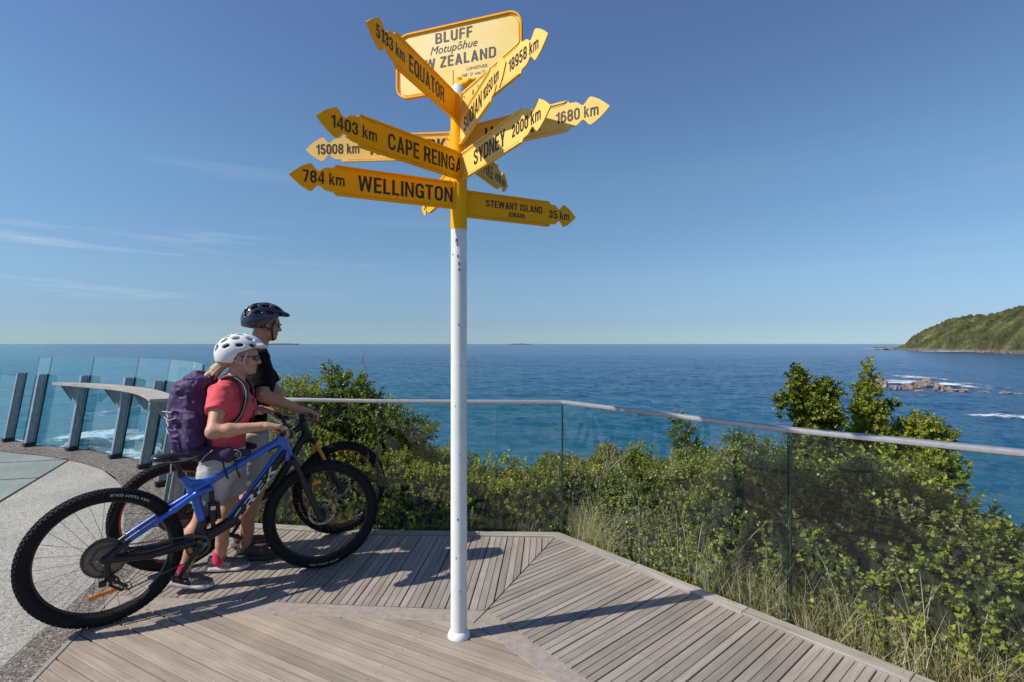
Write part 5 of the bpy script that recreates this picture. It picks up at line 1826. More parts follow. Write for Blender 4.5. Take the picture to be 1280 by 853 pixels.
    mb.build('headset_cup', fr if style['two_tone'] else M_['black'], front_main, auto=40)
    # stem + bar
    clampp = h0 + V((.028, 0, .052))
    mb = MB(F); mb.tube([h0 + V((-.002, 0, .01)), h0 + V((-.016, 0, .06))], .0195, 18); mb.tube([h0 + V((-.012, 0, .045)), clampp], [.018, .020], 14); mb.tube([clampp + V((0, -.024, 0)), clampp + V((0, .024, 0))], .022, 18)
    stem = mb.build('stem', M_['black'], root, auto=40)
    HWB = style.get('barw', .37)
    def barp(q):      # q from -1 to 1
        a = abs(q)
        return clampp + V((-.052 * max(0, a - .15), HWB * q, .030 * min(1, max(0, (a - .12) / .3)) + .0))
    mb = MB(F); mb.tube([barp(-1 + 2 * k / 24) for k in range(25)], [.0115 + .004 * max(0, 1 - abs(-1 + 2 * k / 24) * 6) for k in range(25)], 14)
    hb = mb.build('handlebar', M_['black'], root, auto=50)
    for s_ in (-1, 1):
        mb = MB(F)
        P_ = [barp(s_ * q) for q in (.63, .66, .75, .85, .95, .985, 1.0)]
        mb.tube(P_, [.015, .0165, .016, .016, .0165, .018, .016], 16)
        mb.build('grip', M_['matte_black'], hb, auto=50)
        mb = MB(F)
        c = barp(s_ * .60); mb.tube([c + V((0, -.01, 0)), c + V((0, .01, 0))], .018, 14)
        mb.tube([c, c + V((.05, s_ * .01, -.018)), c + V((.055, s_ * .05, -.02)), c + V((.035, s_ * .13, -.018))], [.011, .009, .006, .005], 8)
        mb.tube([c + V((0, s_ * -.02, 0)), c + V((.045, s_ * -.05, .005))], [.012, .009], 10)
        mb.build('brake_lever', M_['black'], hb, auto=60)
        mb = MB(F)
        mb.tube([c + V((.04, s_ * -.05, 0)), c + V((.10, s_ * -.14, .01)), c + V((.11, s_ * -.22, -.04)), h1 + V((.05, s_ * .04, .06)), h1 + V((.0, s_ * .035, -.06))], .0026, 6)
        mb.build('cable', M_['matte_black'], hb)
    # lettering on the down tube
    if style.get('word'):
        tm = sign_text(style['word'], .13, 1.1)
        xs_ = [v_.co.x for v_ in tm.vertices]; x0, x1 = min(xs_), max(xs_)
        pa, pb_ = V((.625, 0, .437)), V((.855, 0, .730))
        dv = (pb_ - pa).normalized(); uv = V((-dv.z, 0, dv.x))
        L_ = (pb_ - pa).length
        for v_ in tm.vertices:
            f_ = (v_.co.x - x0) / (x1 - x0)
            sh_ = (v_.co.y / .729 - .5)
            v_.co = pa + dv * (f_ * L_ + sh_ * .012) + uv * (sh_ * .043 - .003) + V((0, -.0325 - v_.co.z + .010 * sh_ * sh_ * 4 * .55, 0))
        link('lettering', tm, M_['decal'], down)
    mb = MB(); mb.box((.615, -.030, .50), (.012, .012, .02)); 
    tag(root, style['label'], 'bicycle')
    G_ = root.location
    Rw = Matrix.Translation(G_) @ Matrix.Rotation(ang, 4, 'Z')
    return root, {'R': Rw @ F @ barp(-.86), 'L': Rw @ F @ barp(.86), 'M': Rw, 'F': Rw @ F}

blue, gb = bike('mountain_bike', (-2.205, 2.815, 0), (-1.315, 3.53, 0), 1.165,
    dict(frame=M_['blue'], two_tone=True, yaw=math.radians(-12.3), gold=False, reflect=True, word='TREK', barw=.35,
         tyre_text=([(70, 'XR4 TEAM ISSUE')], [(-88, 'XR4 TEAM ISSUE')]), tyre_col=M_['decal'], tyre_span=.19,
         label='blue mountain bike with white lettering held by the woman'))
blk, g2 = bike('mountain_bike', (-2.27, 3.50, 0), (-1.395, 4.18, 0), 1.125,
    dict(frame=M_['black'], two_tone=False, yaw=math.radians(-3), gold=True, reflect=False, rimred=True, barw=.36, hx=-.075,
         tyre_text=([], [(203, 'MAXXIS'), (20, 'MAXXIS')]), tyre_col=M_['decal_yellow'], tyre_span=.14,
         label='black mountain bike with red rim marks straddled by the man'))
print('GRIPS', gb['R'], gb['L'], g2['R'], g2['L'])
def topx(p): return (640 + FPX * p[0] / p[1], 430 + FPX * (EYE - p[2]) / p[1])
print('px', [tuple(round(a) for a in topx(gb[k])) for k in 'RL'], [tuple(round(a) for a in topx(g2[k])) for k in 'RL'])

# ------------------------------------------------------------------ people
def hand_prims(wrist, f, n, th, curl, s=1.0, k=.006, spread=.0):
    """f: direction of the fingers, n: direction the palm faces, th: side of the thumb"""
    f = V(f).normalized(); n = (V(n) - f * V(n).dot(f)).normalized(); th = (V(th) - f * V(th).dot(f) - n * V(th).dot(n)).normalized()
    P = []
    w = V(wrist)
    kn = []
    for i in range(4):      # index .. little
        side = (.030 - .020 * i) * s
        q = w + f * ((.088 - .004 * abs(i - 1) - (.006 if i == 3 else 0)) * s) + th * side
        kn.append(q)
        P.append(('rc', w + th * side * .75 + f * .012 * s, q, .0145 * s, .0115 * s, {'k': .014}))
    P.append(('rc', w - f * .02 * s, w + f * .03 * s, .022 * s, .024 * s, {'flat': (n, .72), 'k': .02}))
    for i in range(4):
        ln = (.044, .048, .045, .034)[i] * s
        d = (f + th * (.10 - .07 * i) * (1 + spread)).normalized(); p = kn[i]; a = 0
        for j, (c, l_) in enumerate(zip(curl, (1.0, .62, .5))):
            a += math.radians(c + (4 * i if j else 2 * i))
            dd = (d * math.cos(a) + n * math.sin(a)).normalized()
            q = p + dd * ln * l_
            r0 = (.0092 - .0008 * j - (.0012 if i == 3 else 0)) * s
            P.append(('rc', p, q, r0, r0 - .0007 * s, {'k': .003}))
            p = q
    t0 = w + th * .022 * s + f * .022 * s + n * .006 * s
    t1 = t0 + (f * .62 + th * .62 + n * .35).normalized() * .042 * s
    t2 = t1 + (f * .85 + th * .12 + n * .55).normalized() * .032 * s
    t3 = t2 + (f * .75 - th * .15 + n * .65).normalized() * .024 * s
    P += [('rc', t0, t1, .0135 * s, .0105 * s, {'k': .01}), ('rc', t1, t2, .0105 * s, .0092 * s, {'k': .003}), ('rc', t2, t3, .0092 * s, .0078 * s, {'k': .003})]
    return P


def frame3(f, up=(0, 0, 1), roll=0.0):
    f = V(f).normalized(); l = V(up).cross(f).normalized(); u_ = f.cross(l)
    if roll:
        R_ = Matrix.Rotation(roll, 3, f); l = R_ @ l; u_ = R_ @ u_
    return Matrix((f, l, u_)).transposed()      # columns forward, left, up


def head_prims(c, R3, s=1.0, fem=False):
    "c: centre of the head at ear height"
    def P(x, y, z): return V(c) + R3 @ (V((x, y, z)) * s)
    Rm = np.array(R3)
    H = [('el', P(-.012, 0, .038), (.097 * s, .076 * s, .085 * s), Rm, {'k': .02}),
         ('el', P(.035, 0, -.012), (.058 * s, .060 * s, .075 * s), Rm, {'k': .03}),
         ('el', P(.030, 0, -.060), (.056 * s, .052 * s, .046 * s), Rm, {'k': .03}),
         ('rc', P(-.03, .052, -.035), P(.06, .028, -.088), .016 * s, .014 * s, {'k': .03}),
         ('rc', P(-.03, -.052, -.035), P(.06, -.028, -.088), .016 * s, .014 * s, {'k': .03}),
         ('el', P(.071, 0, -.094), (.020 * s, .024 * s, .018 * s), Rm, {'k': .02}),
         ('rc', P(.080, -.03, .022), P(.080, .03, .022), .012 * s, .012 * s, {'k': .018}),
         ('el', P(.094, .032, .000), (.014 * s, .016 * s, .011 * s), Rm, {'k': .010, 'sub': 1}),
         ('el', P(.094, -.032, .000), (.014 * s, .016 * s, .011 * s), Rm, {'k': .010, 'sub': 1}),
         ('el', P(.077, .031, -.001), (.012 * s, .012 * s, .012 * s), Rm, {'k': .003}),
         ('el', P(.077, -.031, -.001), (.012 * s, .012 * s, .012 * s), Rm, {'k': .003}),
         ('rc', P(.090, 0, .006), P(.112, 0, -.030), .0075 * s, .0105 * s, {'k': .012}),
         ('rc', P(.098, -.011, -.036), P(.098, .011, -.036), .0075 * s, .0075 * s, {'k': .008}),
         ('el', P(.066, .040, -.032), (.024 * s, .020 * s, .024 * s), Rm, {'k': .02}),
         ('el', P(.066, -.040, -.032), (.024 * s, .020 * s, .024 * s), Rm, {'k': .02}),
         ('rc', P(.088, -.017, -.061), P(.088, .017, -.061), .0062 * s, .0062 * s, {'k': .006}),
         ('rc', P(.086, -.014, -.070), P(.086, .014, -.070), .0068 * s, .0068 * s, {'k': .005}),
         ('rc', P(.093, -.022, -.0655), P(.093, .022, -.0655), .0022 * s, .0022 * s, {'k': .002, 'sub': 1})]
    for sg in (-1, 1):
        H += [('el', P(-.006, sg * .078, -.008), (.021 * s, .009 * s, .033 * s), Rm, {'k': .008}),
              ('el', P(-.003, sg * .087, -.006), (.010 * s, .006 * s, .018 * s), Rm, {'k': .004, 'sub': 1})]
    return H


def wrinkle(amp, fr, ax=(0, 0, 1), seed=0.0):
    a = np.array(ax, float)
    def f(P):
        w = vnoise(P[:, 0] * fr + seed, P[:, 1] * fr, P[:, 2] * fr * .8) * 1.0 + .5 * vnoise(P[:, 0] * fr * 2.3, P[:, 1] * fr * 2.3 + seed, P[:, 2] * fr * 3)
        r = 1 - np.abs(vnoise(P[:, 0] * fr * .9 + 9, P[:, 1] * fr * .9 + P[:, 2] * fr * .7, P[:, 2] * fr * 1.6 + seed)) * 2
        return amp * (w * .6 - .5 * np.maximum(r, 0))
    return f


def helmet(c, R3, s, shell_mat, parent, origin, white, visor):
    M4 = Matrix.Translation(V(c) - V(origin)) @ R3.to_4x4()
    def E(x, y, z): return V((x, y, z)) * s
    shell = [('el', E(-.005, 0, .045), (.146 * s, .107 * s, .108 * s), {'k': 0}),
             ('el', E(-.075, 0, .005), (.078 * s, .092 * s, .085 * s), {'k': .03})]
    # hollow and lower cut
    shell += [('el', E(-.008, 0, .022), (.116 * s, .090 * s, .098 * s), {'k': .004, 'sub': 1}),
              ('cut', E(.0, 0, .028), V((.34, 0, -1)), E(.09, 0, -.04), .150),
              ('cut', E(-.05, 0, -.035), V((-.12, 0, -1)), E(-.05, 0, -.12), .16)]
    if visor:
        shell += [('rc', E(.115, -.04, .078), E(.115, .04, .078), .022 * s, .022 * s, {'flat': ((0, 0, 1), .35), 'k': .02}),
                  ('rc', E(.13, -.03, .075), E(.142, -.018, .068), .020 * s, .014 * s, {'flat': ((0, 0, 1), .55), 'k': .015}),
                  ('rc', E(.13, .03, .075), E(.142, .018, .068), .020 * s, .014 * s, {'flat': ((0, 0, 1), .55), 'k': .015}),
                  ('rc', E(.142, -.018, .068), E(.142, .018, .068), .012 * s, .012 * s, {'flat': ((0, 0, 1), .4), 'k': .015})]
    else:
        shell += [('rc', E(.112, -.045, .068), E(.112, .045, .068), .022 * s, .022 * s, {'flat': ((0, 0, 1), .4), 'k': .02}),
                  ('rc', E(.12, -.035, .062), E(.128, .0, .055), .018 * s, .010 * s, {'flat': ((0, 0, 1), .45), 'k': .02}),
                  ('rc', E(.12, .035, .062), E(.128, .0, .055), .018 * s, .010 * s, {'flat': ((0, 0, 1), .45), 'k': .02})]
    # vents: slots cut right through the shell
    rows = [(18, [(-62, .020), (-30, .021), (2, .021), (34, .020)], .0095), (48, [(-64, .016), (-36, .022), (-6, .023), (26, .021)], .0105), (76, [(-58, .020), (-28, .022), (4, .020)], .0095), (0, [(-50, .018), (-15, .02), (20, .02)], .008)]
    for el, lst, ww in rows:
        for az, ln in lst:
            for sg in ((-1, 1) if el < 76 or el == 0 else (-1, 1)):
                # az: fore-aft angle measured from the crown, el: height angle from the side
                e_ = math.radians(el if el else 88)
                if el == 76: e_ = math.radians(72)
                a_ = math.radians(az)
                if el == 0:
                    y_, z_ = 0.0, 1.0
                    if sg > 0: continue
                else:
                    y_, z_ = sg * math.cos(e_), math.sin(e_)
                p = V((math.sin(a_) * .146, y_ * math.cos(a_) * .107, .045 + z_ * math.cos(a_) * .108)) * s
                nrm_ = V((math.sin(a_) / .146, y_ * math.cos(a_) / .107, z_ * math.cos(a_) / .108)).normalized()
                tg = V((math.cos(a_), 0, -math.sin(a_) * z_)); tg = (tg - nrm_ * tg.dot(nrm_)).normalized()
                sd_ = nrm_.cross(tg)
                Rv = np.array(Matrix((tg, sd_, nrm_)).transposed())
                shell.append(('el', p, (ln * 1.15 * s, (ww + .004) * s, .044 * s), Rv, {'k': .003, 'sub': 1}))
    o = sdf_obj('helmet', shell, shell_mat, parent, h=.0035, k=.01, M=M4, relax=1)
    liner = [('el', E(-.008, 0, .036), (.131 * s, .0985 * s, .099 * s), {'k': 0}), ('el', E(-.07, 0, .005), (.070 * s, .084 * s, .075 * s), {'k': .03}),
             ('cut', E(.0, 0, .038), V((.34, 0, -1)), E(.07, 0, -.04), .150), ('cut', E(-.05, 0, -.022), V((-.12, 0, -1)), E(-.05, 0, -.12), .16)]
    sdf_obj('helmet_liner', liner, M_['helmet_foam'], o, h=.006, k=.01, M=M4)
    mb = MB(M4)
    for sg in (-1, 1):
        P = [E(.045, sg * .083, .03), E(.022, sg * .088, -.03), E(.035, sg * .062, -.085), E(.048, sg * .03, -.112), E(.05, 0, -.116)]
        mb.tube(P, .0055, 8, flat=(1.2, .5))
        mb.tube([E(-.07, sg * .078, .0), E(-.02, sg * .088, -.025), E(.018, sg * .083, -.045)], .005, 8, flat=(1.2, .5))
    mb.build('chin_strap', M_['piping'] if white else M_['matte_black'], o)
    return o, M4


def glasses(M4, s, parent):
    mb = MB(M4)
    for sg in (-1, 1):
        pts = []
        for k in range(14):
            a = 2 * math.pi * k / 14
            y = sg * .034 + .027 * math.cos(a); z = -.002 + .018 * math.sin(a) * (1 - .1 * math.cos(a) * sg)
            pts.append(V((.106 - 2.6 * (abs(y) - .01) ** 2 * 4, y, z)) * s)
        mb.prism(pts, V((-.003, 0, 0)))
        mb.tube([V((.098, sg * .060, .006)) * s, V((.06, sg * .078, .006)) * s, V((.0, sg * .083, .004)) * s], .0025, 6)
    mb.tube([V((.108, -.01, .006)) * s, V((.108, .01, .006)) * s], .003, 6)
    mb.build('sunglasses', M_['lens'], parent)


def shoe(toe, heel, up, parent, origin, m_up, m_sole, s=1.0, lift=0.0, sockm=None, ankle=None, lace=True):
    "toe, heel: outer ends of the sole on the ground"
    toe, heel = V(toe), V(heel)
    f = (toe - heel); L_ = f.length; f.normalize(); l = V((0, 0, 1)).cross(f).normalized(); u_ = f.cross(l)
    def P(x, y, z): return heel + f * (x * L_) + l * y + u_ * z - V(origin)
    so = [('rc', P(.13, 0, .015), P(.42, 0, .013), .043, .042, {'flat': (u_, .42)}), ('rc', P(.42, 0, .013), P(.72, .004, .012), .042, .050, {'flat': (u_, .35)}), ('rc', P(.72, .004, .012), P(.85, .004, .017), .050, .040, {'flat': (u_, .35)})]
    sl = sdf_obj('sole', so + [('rc', P(.12, 0, .024), P(.3, 0, .022), .040, .038, {'flat': (u_, .5)})], m_sole, None, h=.004, k=.012)
    upp = [('rc', P(.14, 0, .058), P(.34, 0, .055), .034, .035, {}), ('rc', P(.34, 0, .055), P(.62, .003, .043), .036, .038, {'flat': (u_, .8)}), ('rc', P(.62, .003, .043), P(.84, .004, .036), .038, .031, {'flat': (u_, .62)}),
           ('rc', P(.16, 0, .06), P(.15, 0, .088), .031, .029), ('rc', P(.30, 0, .06), P(.27, 0, .092), .031, .026), ('rc', P(.36, 0, .07), P(.30, 0, .105), .022, .018),
           ('cut', P(.22, 0, .098), f * -.35 + u_, P(.2, 0, .16), .075)]
    o = sdf_obj('shoe', upp, m_up, parent, h=.0035, k=.015, noise=wrinkle(.0012, 60))
    sl.parent = o
    mb = MB()
    for i in range(5):
        x = .36 + .055 * i; z = .083 - .007 * i
        mb.tube([P(x, -.022, z - .010), P(x + .02, 0, z + .004), P(x, .022, z - .010)], .0022, 6)
    mb.tube([P(.35, .0, .098), P(.40, -.025, .115), P(.44, -.045, .088), P(.40, -.03, .082), P(.36, 0, .096), P(.41, .03, .112), P(.43, .045, .085)], .0022, 6)
    mb.build('laces', M_['matte_black'], o)
    if lace == 'mark':
        mb = MB()
        for (x0, z0, x1, z1) in ((.34, .03, .50, .065), (.44, .028, .58, .062), (.36, .055, .56, .036), (.40, .062, .62, .045)):
            mb.tube([P(x0, -.0385, z0), P((x0 + x1) / 2, -.0405, (z0 + z1) / 2), P(x1, -.0375, z1)], .003, 6, flat=(1, .5))
        mb.build('side_stripes', M_['piping'], o)
    return o


# ---------------- woman
wl_ = V((-1.81, 3.31, 0))
woman = empty('person', wl_)
tag(woman, 'woman in a coral tee and white helmet pushing the blue bike', 'person')
f_ = V((.955, .295, 0)).normalized(); l_ = V((-f_.y, f_.x, 0)); up = V((0, 0, 1))
hipc = V((-1.840, 3.33, .80)); chest = V((-1.795, 3.305, 1.13)); shc = V((-1.790, 3.305, 1.255))
neck0 = V((-1.755, 3.30, 1.275)); headc = V((-1.722, 3.31, 1.437))
gr, gl = gb['R'], gb['L']
shR = V((-1.758, 3.150, 1.232)); shL = shc * 2 - shR; shL.z = 1.235
elR = V((-1.712, 2.975, 1.015))
# hands rest on the grips
hfR = (V((.90, .42, -.12))).normalized()
wrR = gr + V((-.088, -.035, .045)); 
wrL = gl + V((-.085, -.02, .035)); hfL = V((.88, .40, -.10)).normalized()
elL = V((-2.00, 3.64, 1.02))
hR = hipc - l_ * .085; hL = hipc + l_ * .085
kR = V((-1.905, 3.225, .475)); aR = V((-2.020, 3.195, .115))
kL = V((-1.875, 3.445, .46)); aL = V((-1.955, 3.475, .085))
W0 = wl_
o_ = lambda p: V(p) - W0
B = []
# torso, neck
B += [('rc', o_(hipc), o_(hipc + up * .14), .135, .115, {'flat': (f_, .72), 'k': .04}), ('rc', o_(hipc + up * .14), o_(chest), .115, .128, {'flat': (f_, .72), 'k': .04}), ('rc', o_(chest), o_(shc), .125, .075, {'flat': (f_, .72), 'k': .04}),
      ('rc', o_(neck0 - f_ * .01 - up * .03), o_(headc - up * .06 - f_ * .015), .056, .050, {'k': .03})]
Rh = frame3(V((.94, .34, -.06)), roll=0.0)
B += head_prims(o_(headc), Rh, .97, True)
for s_, e_, w_ in ((shR, elR, wrR), (shL, elL, wrL)):
    B += [('rc', o_(s_), o_(s_.lerp(e_, .45)), .050, .043), ('rc', o_(s_.lerp(e_, .45)), o_(e_), .043, .036), ('rc', o_(e_), o_(e_.lerp(w_, .3)), .037, .038), ('rc', o_(e_.lerp(w_, .3)), o_(w_), .038, .023)]
B += hand_prims(o_(wrR), hfR, V((0, 0, -1)), V((-.5, .85, 0)), (18, 42, 30), .93)
B += hand_prims(o_(wrL), hfL, V((0, 0, -1)), V((.4, -.9, 0)), (20, 45, 30), .93)
for h_, k_, a_ in ((hR, kR, aR), (hL, kL, aL)):
    bk = (-f_)
    B += [('rc', o_(h_), o_(k_), .082, .055, {'k': .03}), ('rc', o_(k_ + f_ * .008), o_(k_ - up * .03), .052, .047, {'k': .02}), ('rc', o_(k_.lerp(a_, .08)), o_(k_.lerp(a_, .34) + bk * .018), .046, .052, {'k': .03}), ('rc', o_(k_.lerp(a_, .34) + bk * .018), o_(k_.lerp(a_, .72)), .050, .036, {'k': .03}), ('rc', o_(k_.lerp(a_, .72)), o_(a_), .036, .034, {'k': .02})]
    B += [('el', o_(a_), (.036, .036, .036), {'k': .02})]
body = sdf_obj('body', B, M_['skin'], woman, h=.0055, k=.02)
# tee
TS = [('rc', o_(hipc + up * .03), o_(hipc + up * .16), .150, .137, {'flat': (f_, .76), 'k': .05}), ('rc', o_(hipc + up * .16), o_(chest), .137, .146, {'flat': (f_, .76), 'k': .05}), ('rc', o_(chest), o_(shc - up * .005), .144, .088, {'flat': (f_, .76), 'k': .05}),
      ('rc', o_(shR + up * .002), o_(shL + up * .002), .058, .058, {'k': .04}), ('el', o_(chest + f_ * .085 - up * .015 - l_ * .06), (.062, .062, .066), {'k': .05}), ('el', o_(chest + f_ * .085 - up * .015 + l_ * .06), (.062, .062, .066), {'k': .05})]
for s_, e_ in ((shR, elR), (shL, elL)):
    TS.append(('cc', o_(s_), o_(s_.lerp(e_, .52)), .064, .062, {'k': .03, 'rd': .003}))
TS += [('el', o_(neck0 + up * .022 + f_ * .018), (.070, .070, .034), {'k': .012, 'sub': 1}),
       ('cut', o_(hipc + up * -.035), V((0, 0, -1)), o_(hipc - up * .12), .22)]
tee = sdf_obj('tee_shirt', TS, M_['tee'], body, h=.0055, k=.03, noise=wrinkle(.0075, 15, seed=2))
# shorts
SH = [('rc', o_(hipc + up * .03), o_(hipc - up * .03), .148, .150, {'flat': (f_, .80), 'k': .04})]
for h_, k_, fr_ in ((hR, kR, .80), (hL, kL, .76)):
    SH.append(('cc', o_(h_ + up * .02), o_(h_.lerp(k_, fr_)), .112, .092, {'k': .03, 'rd': .003}))
SH += [('cut', o_(hipc + up * .06), V((0, 0, 1)), o_(hipc + up * .15), .20)]
sh_ = sdf_obj('shorts', SH, M_['shorts'], body, h=.0055, k=.02, noise=wrinkle(.011, 15, seed=5))
mb = MB()
mb.tube([o_(hipc - l_ * .152 * 1.0 + f_ * .03 - up * .04), o_(hR.lerp(kR, .75) - l_ * .108 + f_ * .02)], .0022, 5)
mb.build('seam', M_['piping'], sh_)
# ponytail under the helmet
hb_ = headc - V(f_) * .095 - up * .035
HP = [('rc', o_(headc - f_ * .06 - up * .01), o_(hb_), .055, .035)]
pr = hb_
for i in range(7):
    q = pr + V((-f_.x * .020, -f_.y * .020, -.020)) + V((random.uniform(-.008, .008), random.uniform(-.008, .008), 0))
    HP.append(('rc', o_(pr), o_(q), .030 - .003 * i * .6, .028 - .003 * i * .6)); pr = q
for i in range(26):
    a = random.uniform(0, 6.28); r_ = random.uniform(.008, .03)
    s0 = hb_ + l_ * math.cos(a) * r_ + up * math.sin(a) * r_
    s1 = s0 + V((-f_.x * random.uniform(.05, .13), -f_.y * random.uniform(.05, .13), random.uniform(-.15, -.05))) + l_ * random.uniform(-.03, .03)
    HP.append(('rc', o_(s0), o_(s0.lerp(s1, .5) + up * .012), .008, .007, {'k': .006})); HP.append(('rc', o_(s0.lerp(s1, .5) + up * .012), o_(s1), .007, .003, {'k': .006}))
sdf_obj('hair', HP, M_['hair'], body, h=.0035, k=.012)
hm, HM = helmet(headc, frame3(V((.94, .34, .04)), roll=0), .98, M_['helmet_white'], body, W0, True, False)
glasses(Matrix.Translation(headc - W0) @ Rh.to_4x4(), .97, body)
# watch on her far wrist
wd = (wrL - elL).normalized(); wp = wrL - wd * .022 - W0
mb = MB(); mb.ring(wp, wd, [(.027, -.009), (.0305, -.008), (.0305, .008), (.027, .009)], 28); mb.box(wp + V((0, -.012, .030)), (.03, .03, .009), None, .003)
mb.build('watch', M_['watch'], body)
# shoes and socks
for (a_, toe, heel) in ((aR, V((-1.855, 3.235, .006)), V((-2.105, 3.165, .052))), (aL, V((-1.775, 3.525, .005)), V((-2.035, 3.47, .005)))):
    so = sdf_obj('sock', [('rc', o_(a_ + up * .035), o_(a_ - up * .01), .040, .042)], M_['sock'], body, h=.005, k=.01)
    shoe(toe - W0, heel - W0, up, body, (0, 0, 0), M_['shoe'], M_['sole'], lace='mark')

# backpack (a thing of its own)
pk = empty('backpack', shc - f_ * .2)
tag(pk, 'bulging purple hiking backpack on the back of the woman', 'backpack')
o2 = lambda p: V(p) - pk.location
tilt = V((-.10, 0, 1)).normalized()
pc = V((-1.965, 3.245, 1.095)); ub = (up * .99 - f_ * .02).normalized()
def Q(a, b, c): return o2(pc + f_ * a + l_ * b + ub * c)
PKP = [('rc', Q(.0, 0, -.17), Q(.005, 0, .07), .118, .130, {'flat': (f_, .78), 'k': .04}), ('rc', Q(.005, 0, .07), Q(.015, 0, .155), .128, .100, {'flat': (f_, .80), 'k': .04}),
       ('rc', Q(-.085, 0, -.17), Q(-.10, 0, -.02), .088, .080, {'flat': (f_, .7), 'k': .025}), ('rc', Q(-.085, 0, .03), Q(-.06, 0, .13), .070, .075, {'k': .03}),
       ('rc', Q(.0, -.11, .165), Q(.0, .11, .165), .045, .045, {'k': .03}), ('rc', Q(-.06, -.07, .15), Q(-.06, .07, .15), .040, .04, {'k': .03}),
       ('rc', Q(.0, -.12, -.18), Q(.0, -.12, -.03), .045, .042, {'k': .02}), ('rc', Q(.0, .12, -.18), Q(.0, .12, -.03), .045, .042, {'k': .02})]
def pkn(P):
    fr = 17.
    r = 1 - np.abs(vnoise(P[:, 0] * fr + 3, P[:, 1] * fr, P[:, 2] * fr * 1.5)) * 2.2
    r2 = 1 - np.abs(vnoise(P[:, 0] * 31 + P[:, 2] * 12, P[:, 1] * 31, P[:, 2] * 24)) * 2.2
    return .010 * np.maximum(r, 0) * -1 + .005 * np.maximum(r2, 0) * -1 + .005 * vnoise(P[:, 0] * 9, P[:, 1] * 9, P[:, 2] * 9) + .004
pbag = sdf_obj('bag', PKP, M_['purple'], pk, h=.005, k=.03, noise=pkn)
sdf_obj('back_panel', [('rc', Q(.088, 0, -.19), Q(.088, 0, .15), .115, .10, {'flat': (f_, .28)})], M_['dark_purple'], pk, h=.006, k=.02)
sdf_obj('top_lid', [('rc', Q(.02, -.085, .178), Q(.02, .085, .178), .052, .052, {'flat': (f_, 1.0)}), ('rc', Q(-.05, -.07, .165), Q(-.05, .07, .165), .040, .040), ('rc', Q(.06, -.06, .185), Q(.06, .06, .185), .034, .034)], M_['purple'], pk, h=.005, k=.04, noise=pkn)
# hip belt wing with pocket
_Q = Q
def Q(a, b, c): return _Q(a, b, c - .035)
blt = [('rc', Q(.06, -.12, -.21), Q(.20, -.155, -.215), .050, .040, {'flat': (l_, .45)}), ('rc', Q(.20, -.155, -.215), Q(.30, -.10, -.215), .036, .020, {'flat': (l_, .6)}),
       ('rc', Q(.06, .12, -.21), Q(.20, .155, -.215), .050, .040, {'flat': (l_, .45)}), ('rc', Q(.20, .155, -.215), Q(.30, .10, -.215), .036, .020, {'flat': (l_, .6)})]
hbelt = sdf_obj('hip_belt', blt, M_['dark_purple'], pk, h=.005, k=.02)
mb = MB()
cir = [Q(.235 + .036 * math.cos(a), -.158 - .003, -.215 + .030 * math.sin(a)) for a in [2 * math.pi * k / 16 for k in range(16)]]
mb.tube(cir, .0025, 6, closed=True)
for cx in (.222, .248):
    mb.tube([Q(cx + .009 * math.cos(a), -.166, -.215 + .011 * math.sin(a)) for a in [2 * math.pi * k / 10 for k in range(10)]], .002, 6, closed=True)
mb.tube([Q(.05, -.165, -.262), Q(.14, -.17, -.258), Q(.24, -.16, -.25)], .0025, 6)
mb.tube([Q(.045, -.155, -.255), Q(.075, -.168, -.215), Q(.12, -.17, -.178)], .0028, 6)
mb.build('piping', M_['piping'], hbelt)
mb = MB()
for (x, y) in ((.17, -.168), (.235, -.165)):
    mb.tube([Q(x, y, -.22), Q(x + .012, y - .008, -.30), Q(x + .03, y - .004, -.355)], .0085, 6, flat=(.35, 1.2))
mb.build('hanging_strap', M_['matte_black'], hbelt)
Q = _Q
# shoulder straps: arcs over the front of the tee
for sg in (-1, 1):
    c0 = shc + l_ * sg * .085
    P_ = []
    for k in range(15):
        a = math.radians(118 - 205 * k / 14)
        P_.append(o2(c0 + f_ * (.098 * math.cos(a) + .012) + up * (.115 * math.sin(a) * (1.0 if a > 0 else 1.55) - .055) + l_ * sg * (.045 * (1 - math.sin(a)) * .55)))
    mb = MB(); mb.tube(P_, .017, 10, flat=(.55, 1.45)); st = mb.build('shoulder_strap', M_['matte_black'], pk, auto=60)
    mb = MB(); mb.tube([p + V(l_) * sg * .024 + V(f_) * .004 for p in P_[3:]], .003, 6); mb.build('piping', M_['piping'], st)
mb = MB()
mb.tube([o2(chest + f_ * .145 - l_ * .055 + up * .045), o2(chest + f_ * .150 - l_ * .05 - up * .05), o2(chest + f_ * .125 - l_ * .05 - up * .16)], .008, 6, flat=(.4, 1.2)); mb.build('load_strap', M_['matte_black'], pk)
# grey bungee cords on the outside
mb = MB()
zz = [-.12, -.07, -.02, .03]
for i in range(3):
    for (s0, s1) in ((-1, 1), (1, -1)):
        mb.tube([Q(-.135, s0 * .075, zz[i]), Q(-.168, 0, (zz[i] + zz[i + 1]) / 2), Q(-.135, s1 * .075, zz[i + 1])], .003, 6)
for s in (-1, 1):
    mb.tube([Q(-.13, s * .08, -.03), Q(-.15, s * .10, -.012), Q(-.12, s * .125, -.03), Q(-.08, s * .135, -.018)], .003, 6)
    mb.tube([Q(-.13, s * .08, .0), Q(-.16, s * .09, .02), Q(-.10, s * .13, .018)], .003, 6)
    mb.tube([Q(-.12, s * .07, -.22), Q(-.125, s * .075, -.29), Q(-.13, s * .07, -.36)], .005, 6)
mb.build('elastic_cord', M_['piping'], pbag, kind='stuff')

